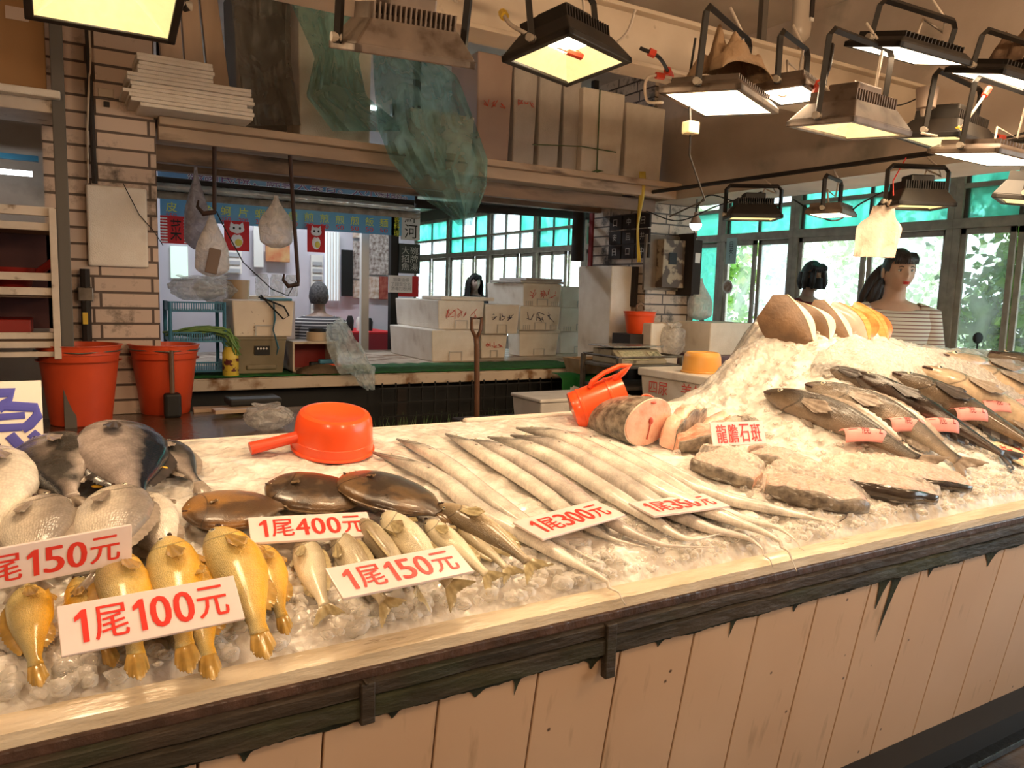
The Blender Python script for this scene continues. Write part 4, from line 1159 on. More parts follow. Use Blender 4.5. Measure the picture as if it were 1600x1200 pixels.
slice_('grey skinned salmon slice, fourth on the mound, dark orange hollow in its cut', (1312, 472), (1358, 530), .07, .085, m_gyskin, m_orange, m_oran2, .035)
slice_('orange salmon slice fifth on the mound, thin and bent to the right', (1342, 472), (1388, 530), .05, .060, m_orange, m_orange, m_oran2, .03)
slice_('grey skinned orange salmon slice rightmost on the mound crest, in front of the striped shirt', (1368, 478), (1424, 535), .06, .085, m_gyskin, m_orange, m_oran2, .03)

# ================================================================ PRICE SIGNS
m_sign = mat('pinkish white plastic board', (.88, .74, .70), (.84, .70, .66), 14, rough=.25, coat=.4)
m_signy = mat('yellowish card', (.80, .68, .46), (.70, .55, .35), 14, rough=.5)
m_redl = mat('red lettering', (.78, .05, .035), rough=.35)
def sign(label, txt, bl, br, tl, th=.006, lift=0, color=None, m=None, fit=(.86, .66), wmul=1, group='red lettered price boards', bold=.012, hr=(.03, .25), sink=0, parts=None):
    A = surf(*bl, lift); Bp = surf(*br, lift)
    X = (Bp - A); W = X.length; X.normalize()
    best = None
    N0 = V((0, 0, 1)) - X * X.z; N0.normalize()
    Yb = N0.cross(X)                         # horizontal, pointing away from viewer
    for i in range(60):
        th_ = rad(4 + 100 * i / 59)
        up = Yb * math.cos(th_) + N0 * math.sin(th_)
        for j in range(45):
            h = hr[0] + (hr[1] - hr[0]) * j / 44
            q = proj(A + up * h)
            e = (q[0] - tl[0]) ** 2 + (q[1] - tl[1]) ** 2
            if best is None or e < best[0]: best = (e, th_, h, up)
    _, th_, h, up = best
    M = Matrix.Translation(A) @ frame((0, 0, 0), X, z=X.cross(up))
    t = thing('price_sign', label, 'sign', M=M, group=group)
    MB().box((0, -sink, -th), (W, h, 0)).build('board', m or m_sign, t, bevel=.0012)
    if txt:
        wts = [.46 if ch == '1' else (.62 if ch.isdigit() else (.35 if ch == ' ' else 1.0)) for ch in txt]; gap = .07
        tot = sum(wts) + gap * (len(txt) - 1); x_ = W * (1 - fit[0]) / 2; k_ = W * fit[0] / tot; hh = h * fit[1]
        tm = MB()
        for ch, w_ in zip(txt, wts):
            if ch == '1':
                tm.add([(x_ + k_ * w_ * a_, h / 2 + hh * (b_ - .5), .0014) for a_, b_ in ((.12, .66), (.12, .80), (.58, 1), (.86, 1), (.86, 0), (.50, 0), (.50, .75))], [(0, 6, 2, 1), (6, 5, 4, 3, 2)][0:2])
            elif ch != ' ':
                for _i, _dx in enumerate((-1, 0, 1)):
                    q_ = text_mb(ch, .05, fit=(k_ * w_ * .92, hh * (1 if ch.isdigit() else 1.02)))
                    xf(q_, Matrix.Translation((x_ + k_ * w_ / 2 + _dx * k_ * (.028 if ch.isdigit() else .014), h / 2, .0010 + .0002 * _i))); tm.add(q_.v, q_.f)
            x_ += k_ * (w_ + gap)
        tm.build('lettering', color or m_redl, t)
    print('SIGN', txt, 'W %.3f H %.3f tilt %.0f err %.1f' % (W, h, math.degrees(th_), best[0] ** .5))
    return t, M, W, h
sign('price board reading 1尾100元 in front of the golden croakers', '1尾100元', (96, 1026), (383, 966), (88, 948), lift=.085, sink=.0)
sign('price board reading 尾150 cut by the left edge, behind the golden croakers', '1尾150元', (-72, 936), (206, 878), (-76, 872), lift=.07)
sign('price board reading 1尾400元 between the flatfish and the pale croakers', '1尾400元', (392, 848), (588, 836), (387, 808), lift=.05)
sign('price board reading 1尾150元 on top of the pale croakers', '1尾150元', (536, 935), (741, 892), (509, 888), lift=.08)
sign('price board reading 1尾300元 lying on the hairtails', '1尾300元', (848, 842), (978, 804), (800, 815), lift=.055, fit=(.84, .6))
sign('price board reading 1尾350元 lying on the right hand hairtails', '1尾350元', (1022, 806), (1141, 790), (982, 785), lift=.055, fit=(.84, .6))
sign('small board reading 龍膽石斑 standing by the grouper pieces', '龍膽石斑', (1115, 697), (1198, 693), (1109, 660), lift=.06, fit=(.84, .78))
sign('yellowish price card lying at the right edge in front of the tagged fish', '特上 生', (1600, 727), (1655, 712), (1538, 694), lift=.02, m=m_signy, color=m_inkr, group=None, hr=(.04, .3))
# tall white board with blue brush writing at the left edge
t, M, W, h = sign('tall white board with blue hand painted fish character at the left edge', '', (-75, 716), (69, 706), (-78, 598), lift=.0, group=None, m=mat('white painted board', (.86, .78, .68), rough=.4), hr=(.1, .5))
fb = MB()
def stroke(pts, w0=.016):
    q = [V((a * W, b * h, .0015)) for a, b in pts]
    fb.tube(q, w0 * .8, 8, flat=.12)
k_ = .60
stroke([(.30, .93), (.15, .70)]); stroke([(.28, .84), (.68, .84), (.60, .70), (.50, .62)]); stroke([(.20, .66), (.22, .36)]); stroke([(.20, .66), (.60, .66), (.92, .62), (.94, .50), (.84, .38), (.76, .33)])
stroke([(.20, .50), (.80, .52)], .011); stroke([(.45, .66), (.47, .36)], .012); stroke([(.20, .36), (.76, .36)], .013)
stroke([(.10, .24), (.02, .08)]); stroke([(.38, .24), (.44, .09)]); stroke([(.62, .26), (.76, .06)]); stroke([(.86, .27), (.98, .14)])
fb.build('brush_writing', m_inkb, t)

# ================================================================ LADLE, JUG, TUB
m_redp = mat('bright orange red plastic', (.90, .095, .02), rough=.28, coat=.3)
m_redp2 = mat('dull orange red plastic', (.72, .07, .02), (.60, .05, .015), 5, rough=.35)
def ladle():
    P = surf(520, 700); n_ = snormal(P.x, P.y)
    M = Matrix.Translation(P) @ frame((0, 0, 0), V((1, 0, 0)), z=n_)
    t = thing('water_ladle', 'orange red plastic water ladle upside down on the ice, handle to the left', 'ladle', M=M)
    R_ = .118
    MB().lathe([(R_, 0), (R_ * 1.0, .004), (R_ * .985, .035), (R_ * .975, .036), (R_ * .94, .080), (R_ * .91, .098), (R_ * .85, .110), (R_ * .74, .114), (R_ * .70, .110), (.002, .106)], 48).build('cup', m_redp, t, smooth='auto')
    MB().lathe([(R_ * 1.0, .0), (R_ * 1.035, .002), (R_ * 1.035, .008), (R_ * 1.0, .010)], 48).build('lip', m_redp, t, smooth='auto')
    h_ = MB(); d = V((-.985, -.02, 0))
    pts = [d * (R_ * .93) + V((0, 0, .045)), d * (R_ + .05) + V((0, 0, .034)), d * (R_ + .125) + V((0, 0, .020))]
    h_.tube(pts, [.021, .021, .023], 16, flat=.75)
    h_.build('handle', m_redp2, t, smooth='auto')
ladle()
def jug():
    P = surf(925, 662); 
    M = Matrix.Translation(P + V((.015, .0, .072))) @ frame((0, 0, 0), V((.45, .85, 0)), z=V((.86, -.42, .36)))
    t = thing('water_jug', 'orange red plastic jug tipped on its side by the grouper cut, mouth to the right', 'jug', M=M)
    R_ = .078
    MB().lathe([(R_ * .9, -.09), (R_ * .94, -.086), (R_ * .95, -.06), (R_ * .985, -.058), (R_ * .985, -.05), (R_ * .96, -.048), (R_ * 1.0, .05), (R_ * 1.05, .052), (R_ * 1.05, .06), (R_ * 1.02, .062), (R_ * 1.04, .11), (R_ * .99, .11), (R_ * .95, -.06), (.002, -.075)], 40).build('cup', m_redp, t, smooth='auto')
    MB().tube([(-R_ * .5, R_ * .86, .085), (-R_ * .62, R_ * 1.12, .125), (-R_ * .62, R_ * 1.30, .155), (-R_ * .55, R_ * 1.42, .12), (-R_ * .5, R_ * 1.36, .06), (-R_ * .45, R_ * 1.15, .01), (-R_ * .45, R_ * .90, -.01)], .009, 10, flat=1.3).build('handle', m_redp, t, smooth=True)
jug()
def bowl():
    P = surf(1018, 655)
    t = thing('small_bowl', 'small orange cup rim behind the round grouper cut', 'bowl', M=Matrix.Translation(P + V((0, .02, .05))) @ Matrix.Rotation(rad(60), 4, 'X'))
    MB().lathe([(.03, -.04), (.045, 0), (.048, .004), (.044, .004), (.028, -.034), (.002, -.036)], 28).build('cup', m_redp, t, smooth='auto')
bowl()
# ================================================================ BEHIND THE COUNTER
rb = random.Random(11)
m_wood = mat('stained old wood', (.33, .20, .12), (.17, .10, .06), 5, rough=.55, bump=.4, bscale=30, stretch=(.3, 1, 1), grime=(.05, .03, .02), gscale=7, glo=.55, ghi=.7)
m_woodp = mat('pale dirty shelf wood', (.50, .36, .25), (.36, .25, .17), 5, rough=.5, bump=.3, stretch=(.3, 1, 1), grime=(.09, .05, .03), gscale=9, glo=.6, ghi=.72)
m_cream = mat('cream paint with rust stains', (.58, .47, .36), (.50, .40, .30), 4, rough=.45, grime=(.20, .10, .04), gscale=8, glo=.52, ghi=.64)
m_green = mat('green turf mat', (.02, .17, .03), (.01, .09, .02), 30, rough=.8, bump=.8, bscale=200)
m_steel = mat('dull steel', (.22, .19, .16), (.12, .10, .08), 15, rough=.35, metal=.7)
m_brbox = mat('brown cardboard', (.36, .19, .075), (.30, .155, .06), 3, rough=.75)
m_white = mat('white plastic', (.78, .74, .68), rough=.35)
m_rack = mat('white painted rack', (.66, .56, .46), (.55, .46, .37), 12, rough=.5, grime=(.2, .13, .08), gscale=14, glo=.62, ghi=.72)
m_blue = mat('blue plastic', (.05, .22, .33), (.04, .16, .25), 8, rough=.4)
m_redd = mat('dark red plastic', (.25, .015, .01), rough=.4)

# work table behind the counter
wt = thing('work_table', 'dark wet work table behind the counter carrying the red buckets', 'table', (0, 0, 0))
MB().box((-1.4, 1.85, .82), (1.25, 2.56, .85)).build('table_top', mat('wet brown board', (.13, .075, .045), (.05, .03, .02), 5, rough=.2, bump=.5, coat=.3), wt, bevel=.005)
for x in (-1.3, 1.15):
    for y in (1.92, 2.48): MB().box((x - .025, y - .025, -.1), (x + .025, y + .025, .82)).build('leg', m_dark, wt)

# red buckets
def bucket(label, X, Y, z, r0, r1, h, name='bucket', m=None, handle=True):
    t = thing(name, label, 'bucket', (X, Y, z), group='orange red buckets on the work table' if r1 > .12 else None)
    m = m or mat('red orange bucket', (.62, .075, .022), (.50, .055, .018), 4, rough=.35)
    MB().lathe([(r0 * .96, 0), (r0, .004), (r1 * .97, h * .88), (r1 * 1.0, h * .885), (r1 * 1.0, h * .93), (r1 * 1.03, h * .985), (r1 * 1.06, h * .99), (r1 * 1.06, h), (r1 * .97, h), (r0 * .93, .012), (.002, .012)], 48).build('body', m, t, smooth='auto')
    MB().lathe([(r1 * 1.035, h * .80), (r1 * 1.045, h * .81), (r1 * 1.0, h * .80)], 40).build('rib', m, t, smooth='auto')
    if handle:
        MB().tube([(r1 * 1.05, 0, h * .93), (r1 * .9, -r1 * .62, h * .93), (0, -r1 * 1.12, h * .92), (-r1 * .9, -r1 * .62, h * .93), (-r1 * 1.05, 0, h * .93)], .003, 6).build('handle', m_steel, t, smooth=True)
    return t
b1 = PZ(129, 668, .85); bucket('left orange red bucket on the work table below the foam board', b1.x, b1.y + .12, .85, .115, .155, .335)
b2 = PZ(264, 650, .85); bucket('right orange red bucket standing by the pillar foot', b2.x, b2.y + .12, .85, .105, .145, .32)
# dark brush / cup with stick in front of the right bucket
c_ = PZ(270, 652, .85)
t = thing('scrubbing_brush', 'dark long handled brush standing before the right bucket', 'brush', (c_.x, c_.y, .85))
MB().box((-.035, -.03, 0), (.035, .03, .11)).build('bristle_head', m_black, t, bevel=.012)
MB().tube([(0, 0, .1), (.0, .01, .30)], .011, 8).build('handle', mat('brown stick', (.12, .06, .03)), t)
# planks, tray and plastic scrap on the table
for k, (u, v, l, a, lab) in enumerate(((360, 640, .34, -4, 'short wooden plank lying on the work table'), (385, 648, .30, 3, 'second plank under the black tray on the work table'))):
    p = PZ(u, v, .85)
    o = MB().box((-l / 2, -.04, 0), (l / 2, .04, .018)).build('plank', m_woodp, bevel=.002); o.location = (p.x, p.y - .02 - .0 * k, .85 + .0); o.rotation_euler = (0, 0, rad(a)); o.location.z = .85 + .019 * k
    tag(o, lab, 'plank')
p = PZ(395, 630, .89)
o = MB().box((-.12, -.08, 0), (.12, .08, .035)).build('tray', m_black, bevel=.01); o.location = (p.x, p.y, .888)
tag(o, 'black tray on the planks behind the ladle', 'tray')
m_bagf = film('milky bag plastic', (.80, .76, .72), amount=.50, rough=.2, bump=1, bscale=30)
m_bagw = film('white bag plastic', (.86, .80, .76), amount=.72, rough=.3, bump=1, bscale=22)
m_bagc = film('pale translucent sheet', (.75, .84, .86), amount=.52, rough=.15, bump=1, bscale=16)
def hbag(label, P, r, name='plastic_bag', m=None, seed=0, cat='plastic bag'):
    mb = MB()
    def f(a, b):
        th = b * 2 * math.pi; z = 1 - a
        rr = .12 + .88 * sstep(0, .62, a) if a < .86 else (1 - .75 * ((a - .86) / .14) ** 2)
        nz = 1 + .20 * noise.noise(V((math.cos(th) * 1.3, math.sin(th) * 1.3, a * 1.2 + seed))) + .07 * math.sin(th * 5 + seed) * (1 - a)
        return V((math.cos(th) * r[0] * rr * nz, math.sin(th) * r[1] * rr * nz, z * r[2]))
    mb.grid(f, 30, 36)
    o = mb.build(name, m, None, smooth=True); o.location = P
    return tag(o, label, cat)
def bag(label, P, r, name='plastic_bag', m=None, seed=0, cat='plastic bag', group=None, knot=True):
    """crumpled bag: squashed noisy blob gathered at the top"""
    mb = MB(); n_, k_ = 30, 24
    def f(a, b):
        th = b * 2 * math.pi; z = a
        rr = (math.sin(math.pi * min(.999, .08 + .80 * z)) ** .7) if z < .86 else (.30 + .9 * (z - .86) / .14 * .35)
        nz = 1 + .22 * noise.noise(V((math.cos(th) * 1.6, math.sin(th) * 1.6, z * 3 + seed))) + .10 * noise.noise(V((math.cos(th) * 5, math.sin(th) * 5, z * 9 + seed)))
        return V((math.cos(th) * r[0] * rr * nz, math.sin(th) * r[1] * rr * nz, z * r[2] * (1 + .05 * math.sin(th * 3))))
    mb.grid(f, n_, k_)
    o = mb.build(name, m or m_bagf, None, smooth='auto', angle=28); o.location = P
    tag(o, label, cat, group); return o
p = PZ(418, 672, .85); bag('crumpled clear plastic bag on the work table left of the ladle', (p.x, p.y, .85), (.10, .08, .11), seed=3)

# the long bench
bn = thing('bench', 'long cream bench with rust stained edge carrying foam boxes', 'bench', (0, 0, 0))
MB().box((.52, 3.02, .91), (3.60, 4.75, .95)).build('bench_top', m_cream, bn, bevel=.006)
MB().box((3.60, 3.60, .91), (4.5, 4.75, .95)).build('side_top', m_cream, bn, bevel=.006)
MB().box((4.3, 4.5, -.1), (4.36, 4.56, .91)).build('leg', m_dark, bn)
MB().box((.52, 3.0, .885), (3.30, 3.03, .945)).build('front_edge', m_cream, bn, bevel=.006)
MB().box((.56, 3.10, .60), (3.3, 3.13, .87)).build('under_shade', m_black, bn)  # black sheet put in for the shade in the opening under the bench
for x in (.6, 1.9, 3.25):
    for y in (3.12, 3.88): MB().box((x - .03, y - .03, -.1), (x + .03, y + .03, .9)).build('leg', m_dark, bn)
gm = MB(); gm.grid(lambda a, b: (.60 + 2.68 * a, 3.01 + .5 * b + .015 * noise.noise(V((a * 14, b * 3, 0))), .956 + .008 * abs(noise.noise(V((a * 22, b * 4, 2))))), 120, 8)
tag(gm.build('turf_mat', m_green, smooth=True, solid=.004), 'green turf mat lying along the bench top', 'mat')

# mesh grille with weeds behind the bench foot
gr = thing('wire_grille', 'dark square wire grille low behind the work table', 'grille', (0, 0, 0))
g_ = MB()
for i in range(15): x = 1.72 + i * .085; g_.box((x, 2.96, .42), (x + .008, 2.968, .90))
for i in range(6): z = .44 + i * .085; g_.box((1.70, 2.955, z), (3.0, 2.963, z + .008))
g_.build('bars', m_black, gr)
wd = MB()
for i in range(500):
    x = rb.uniform(1.7, 3.0); y = rb.uniform(2.985, 3.07); h_ = rb.uniform(.1, .30); a = rb.uniform(-.1, .1)
    wd.add([(x, y, .40), (x + .008, y, .40), (x + a + .004, y - .01, .42 + h_)], [(0, 1, 2)])
ob = wd.build('weeds', mat('dark green weeds', (.14, .30, .08), (.30, .40, .16), 9, rough=.6)); tag(ob, 'green weeds growing behind the wire grille', 'weeds', kind='stuff')
st_ = MB().box((1.6, 2.92, -.1), (3.1, 3.08, .40)); tag(st_.build('planter', m_dark, bevel=.01), 'dark trough beneath the wire grille', 'trough')

# ---------------------------------------------------------------- foam boxes
m_scr = mat('red crayon', (.70, .10, .07), rough=.7)
m_scb = mat('black crayon', (.06, .05, .09), rough=.7)
def scrib(par, face, w_, h_, m, seed, x0=.15, x1=.85, n_=3, M=None):
    """a few hand drawn characters on a face (local x along, z up)"""
    r_ = random.Random(seed); mb = MB()
    for k in range(n_):
        cx = w_ * (x0 + (x1 - x0) * (k + .5) / n_); cz = h_ * .55; s = min(w_ / n_ * .32, h_ * .26)
        for q in range(r_.randint(3, 5)):
            a = [V((cx + r_.uniform(-s, s), 0, cz + r_.uniform(-s, s))) for _ in range(r_.randint(2, 3))]
            mb.tube([p for p in a], .0022, 4)
    if M: xf(mb, M)
    return mb.build('handwriting', m, par)
def fbox(label, u=None, v=None, z=.95, ul=None, ur=None, vtop=None, P=None, size=None, lid=True, group='white foam boxes on the bench', m=None, dep=.30, scr=None, notch=True, lidh=.03, lidm=None, rz=0, cat='foam box', scrseed=None, over=.008, ribs=False):
    if P is None:
        P = PZ(u, v, z)
        ls = PY(ur, v, P.y).x - P.x
        top = PY(u, vtop, P.y).z
        if ul is not None:
            dep = PX(ul, v - (u - ul) * .2, P.x).y - P.y
        size = (ls, dep, top - z)
    ls, dep, h = size
    t = thing('foam_box', label, cat, (P.x, P.y, z if u is not None else P.z), rad(rz), group)
    m = m or m_foam
    hb = h - (lidh if lid else 0)
    b = MB(); k = .012
    b.rings([[V((x0 + (k if z_ == 0 else 0) * (1 if x0 == 0 else -1), y0 + (k if z_ == 0 else 0) * (1 if y0 == 0 else -1), z_ if z_ == 0 else hb)) for x0, y0 in ((0, 0), (ls, 0), (ls, dep), (0, dep))] for z_ in (0, 1)])
    if not lid:
        pass
    b.build('body', m, t, bevel=.008)
    if lid:
        MB().box((-over, -over, hb), (ls + over, dep + over, h)).build('lid', lidm or m, t, bevel=.007)
    if notch:
        nb = MB(); w2 = ls * .28; cx = ls * .5; y = -.0025
        zt = hb * .30
        nb.box((cx - w2 / 2, y, zt), (cx + w2 / 2, y + .004, zt + .006)).box((cx - w2 / 2, y, .006), (cx - w2 / 2 + .006, y + .004, zt)).box((cx + w2 / 2 - .006, y, .006), (cx + w2 / 2, y + .004, zt))
        if ribs:
            for q in range(4):
                for s in (.08, .74):
                    nb.box((ls * (s + q * .05), y, .006), (ls * (s + q * .05) + .005, y + .004, hb * .22))
        nb.build('notch_shade', m_foamg, t)  # grey strips stand in for the shade in the moulded notch and ribs
    if scr: scrib(t, 0, ls, hb, scr, scrseed or hash(label) % 97, M=Matrix.Translation((0, -.003, 0)))
    t['_top'] = (z if u is not None else P.z) + h
    return t
A1 = fbox('lower left foam box of the bench stack, plain, behind the shovel', 674, 566, .95, 608, 748, 516, lid=False)
zt = A1['_top']
A2 = fbox('upper left foam box with red scribbles, loose lid resting on it', 684, 515, zt, 617, 756, 469, lid=False, scr=m_scr, scrseed=5)
p = PZ(690, 471, A2['_top'])
o = MB().box((0, 0, 0), (.46, .30, .028)).build('foam_board', m_foam, bevel=.008); o.location = (A2.location.x + .03, A2.location.y + .02, A2['_top'] + .001); o.rotation_euler = (0, 0, rad(4))
tag(o, 'loose white foam lid on the scribbled upper left box', 'foam lid')
B1 = fbox('small foam box with a red cross, right of the shovel handle', 751, 560, .95, None, 792, 521, lid=False, dep=.3, scr=m_scr, scrseed=9)
B2 = fbox('foam box with faint marks on top of the red crossed one', 757, 522, B1['_top'], None, 811, 475, lid=False, dep=.3, scr=m_scb, scrseed=14)
D1 = fbox('square foam box at the foot of the middle column, standing on the green mat', 811, 557, .95, 792, 872, 515, ribs=False)
D2 = fbox('foam box with a black V mark, middle of the middle column', 812, 516, D1['_top'], 800, 875, 478, lid=False, scr=m_scb, scrseed=21, ribs=True)
D3 = fbox('grey sided foam box with red scribbles, top of the middle column', 817, 478, D2['_top'], 760, 877, 442, lid=False, scr=m_scr, scrseed=23, ribs=True)
p = V((D3.location.x, D3.location.y, D3['_top']))
for i, (dx, dz, l) in enumerate(((-.03, .001, .40), (.03, .022, .34))):
    o = MB().box((0, 0, 0), (l, .50 - .06 * i, .02)).build('foam_board', m_foamg, bevel=.005); o.location = (p.x + dx, p.y - .01 + .02 * i, p.z + dz)
    tag(o, ('lower' if i == 0 else 'upper') + ' of the two thin foam lids on the top middle box', 'foam lid')
E1 = fbox('foam box under the two right hand ones, partly behind the brown tray', 874, 553, .95, None, 936, 517, lid=False, dep=.28)
E2 = fbox('foam box with moulded ribs in the right column of the bench stack', 875, 518, E1['_top'], None, 943, 481, lid=False, dep=.28, ribs=True)
E3 = fbox('foam box topmost of the right column of the bench stack', 877, 481, E2['_top'], None, 944, 447, lid=False, dep=.28)
P_ = PY(951, 520, 3.05)
t = fbox('tall foam box standing upright against the right pillar', P=V((P_.x - .02, 3.02, .96)), z=.96, size=(.20, .40, .70), lid=False, notch=False)
st = fbox('foam box lying at the foot of the tall upright one', P=V((P_.x + .02, 2.62, .90)), size=(.26, .26, .38), lid=False, notch=False, group='white foam boxes on the bench')
# stand for those at the right end
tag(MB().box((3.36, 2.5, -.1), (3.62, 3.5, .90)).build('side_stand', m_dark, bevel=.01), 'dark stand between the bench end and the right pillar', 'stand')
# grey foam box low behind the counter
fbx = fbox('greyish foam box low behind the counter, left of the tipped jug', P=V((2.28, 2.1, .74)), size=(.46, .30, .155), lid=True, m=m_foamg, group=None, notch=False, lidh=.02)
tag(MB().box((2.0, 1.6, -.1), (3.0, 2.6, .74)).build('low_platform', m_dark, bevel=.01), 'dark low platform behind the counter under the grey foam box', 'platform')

# big lidded box with writing, tub on it
p = PY(1118, 652, 1.62)
BX = fbox('large foam box with red and black writing beside the ice mound, tub on its lid', P=V((p.x, 1.62, p.z)), size=(.46, .62, PY(1118, 592, 1.62).z - p.z), lid=True, lidh=.045, group=None, notch=False, over=.015)
_m = Matrix.Translation((-.003, .60, 0)) @ Matrix.Rotation(rad(-90), 4, 'Z')
tm = text_mb('四尿', .08, fit=(.16, .075)); xf(tm, _m @ Matrix.Translation((.14, 0, .10)) @ RXY); tm.build('writing', m_scr, BX)
tm = text_mb('羌外', .08, fit=(.18, .085)); xf(tm, _m @ Matrix.Translation((.42, 0, .11)) @ RXY); tm.build('writing', m_scr, BX)
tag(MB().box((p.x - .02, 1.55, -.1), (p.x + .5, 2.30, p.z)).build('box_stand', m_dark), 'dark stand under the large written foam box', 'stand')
m_tub = mat('orange yellow tub', (.88, .45, .10), (.82, .38, .08), 5, rough=.35, sss=.2)
q = PZ(1104, 583, BX['_top'])
t = thing('plastic_tub', 'orange yellow tub turned upside down on the large written foam box', 'tub', (q.x, q.y + .04, BX['_top'] + .001))
MB().lathe([(.118, 0), (.118, .006), (.110, .012), (.104, .085), (.098, .105), (.085, .115), (.078, .111), (.002, .110)], 40).build('tub', m_tub, t, smooth='auto')
p2 = PY(1108, 556, 2.45)
fbox('open foam box on the stand between the pillar and the ice mound', P=V((p2.x, 2.45, p2.z)), size=(.40, .34, .22), lid=False, group=None, notch=False)
tag(MB().box((p2.x - .03, 2.4, -.1), (p2.x + .45, 2.86, p2.z)).build('purple_crate_stand', mat('dark purple crates', (.10, .06, .08), (.16, .09, .10), 4, rough=.5)), 'dull purple crates stacked at the foot of the right pillar', 'crates')
# bag hanging at pillar right
hbag('pale blue and white plastic bag hanging at the right side of the pillar', PY(1092, 500, 2.84), (.10, .07, .30), seed=8, m=m_bagw)
bag('crumpled clear bag at the foot of the right pillar beside the scale', PY(1050, 556, 2.60), (.10, .07, .22), seed=9)

# ---------------------------------------------------------------- scale on steel cart, red bucket
c0 = PY(928, 560, 2.5); zt = c0.z - .03
ct = thing('steel_cart', 'dark steel cart with two shelves carrying the scale', 'cart', (2.95, 2.3, 0))
W_, D_ = .50, .36
for x in (0, W_):
    for y in (0, D_): MB().box((x - .013, y - .013, -.1), (x + .013, y + .013, zt + .05)).build('leg', m_steel, ct, bevel=.002)
for z in (zt, zt - .13, .35): MB().box((0, 0, z - .02), (W_, D_, z)).build('shelf', m_steel, ct, bevel=.003)
MB().tube([(0, 0, zt + .05), (W_, 0, zt + .05), (W_, D_, zt + .05), (0, D_, zt + .05)], .008, 6, closed=True).build('rail', m_steel, ct)
sc_ = thing('weighing_scale', 'beige electronic weighing scale with a tilted grimy keypad on the steel cart', 'scale', (3.02, 2.36, zt), rad(0))
m_scale = mat('beige scale plastic', (.42, .36, .25), (.32, .27, .18), 7, rough=.4, grime=(.12, .09, .05), gscale=16, glo=.55, ghi=.68)
s_ = MB(); s_.add([(0, 0, .0), (.36, 0, 0), (.36, .30, 0), (0, .30, 0), (0, 0, .02), (.36, 0, .02), (.36, .10, .085), (0, .10, .085), (.36, .30, .085), (0, .30, .085)], [(0, 3, 2, 1), (0, 1, 5, 4), (4, 5, 6, 7), (7, 6, 8, 9), (1, 2, 8, 6, 5), (3, 0, 4, 7, 9), (2, 3, 9, 8)])
s_.build('body', m_scale, sc_, bevel=.005)
MB().box((-.02, .06, .098), (.38, .33, .108)).build('pan', mat('steel pan', (.5, .46, .40), rough=.25, metal=.8), sc_, bevel=.004)
MB().box((.1, .14, .08), (.26, .26, .10)).build('pan_support', m_black, sc_)
kp = MB()
kp.add([(.03, .005, .0255), (.22, .005, .0255), (.22, .085, .0775), (.03, .085, .0775)], [(0, 1, 2, 3)]); kp.build('keypad', mat('grimy keypad', (.30, .30, .20), (.50, .45, .30), 60, rough=.3), sc_, solid=.002)
kp = MB(); kp.add([(.25, .015, .032), (.34, .015, .032), (.34, .075, .071), (.25, .075, .071)], [(0, 1, 2, 3)]); kp.build('display', mat('scale display', (.12, .13, .08), (.5, .45, .3), 40, rough=.2), sc_, solid=.002)
bp = PY(997, 521, 2.80)
tag(MB().box((bp.x - .15, 2.7, -.1), (bp.x + .17, 2.89, bp.z)).build('back_stand', m_dark), 'dark stand behind the scale under the red bucket', 'stand')
bk = bucket('small bright red bucket with a brown handle behind the scale', bp.x, 2.79, bp.z, .085, .108, .15, m=m_redp, handle=False)
MB().tube([(-.03, 0, .15), (-.028, 0, .19), (0, 0, .203), (.03, 0, .19), (.035, 0, .16)], .008, 8).build('grip', m_wood, bk, smooth=True)
# brown tray and green cloth by the bench end
tr = MB(); tr.rings([[V((-.13 * k, -.09 * k, z)), V((.13 * k, -.09 * k, z)), V((.13 * k, .09 * k, z)), V((-.13 * k, .09 * k, z))] for k, z in ((.85, 0), (1.05, .10), (1.0, .10), (.8, .01))])
o = tr.build('basin', mat('brown wooden basin', (.30, .17, .08), (.42, .30, .18), 12, rough=.5), bevel=.003); o.location = PY(918, 548, 2.88); 
o.location = (o.location.x, 2.88, .935); tag(o, 'brown basin with dried sediment on the bench end by the green cloth', 'basin')
gc = MB(); c0 = PY(886, 556, 2.75); c1 = PY(975, 560, 2.75)
gc.grid(lambda a, b: (c0.x + (c1.x - c0.x) * a + .02 * noise.noise(V((a * 5, b * 3, 1))), 2.92 - .13 * sstep(.15, .45, b) + .02 * math.sin(a * 14) * b, .935 + (.0 if b < .3 else -(b - .3) * .26)), 40, 20)
tag(gc.build('green_cloth', mat('green cloth', (.01, .16, .02), (.012, .11, .02), 7, rough=.8), smooth=True, solid=.004), 'green cloth hanging over the right end of the bench', 'cloth')

# shovel with D handle
sp = PY(745, 660, 2.30)
sh = thing('shovel', 'wooden handled shovel leaning upright before the bench, split D grip', 'shovel', (sp.x, 2.30, 0))
hz0 = PY(735, 497, 2.30).z; zb = sp.z
m_sw = mat('worn handle wood', (.16, .075, .04), (.10, .045, .025), 12, rough=.45, stretch=(1, 1, .2), bump=.4)
MB().tube([(.0, 0, zb - .1), (.0, .005, zb + .12), (-.006, .01, hz0 - .14), (-.01, .01, hz0 - .10)], [.014, .015, .015, .016], 10).build('shaft', m_sw, sh, smooth=True)
MB().tube([(-.01, .01, hz0 - .11), (-.038, .01, hz0 - .06), (-.042, .01, hz0), (.018, .01, hz0), (.016, .01, hz0 - .06), (-.008, .01, hz0 - .11)], .010, 8).build('grip', m_sw, sh, smooth=True)
MB().grid(lambda a, b: ((a - .5) * .2, .02 * math.cos((a - .5) * 3), zb + .02 - b * .28), 10, 8).build('blade', m_steel, sh, smooth=True, solid=.003)

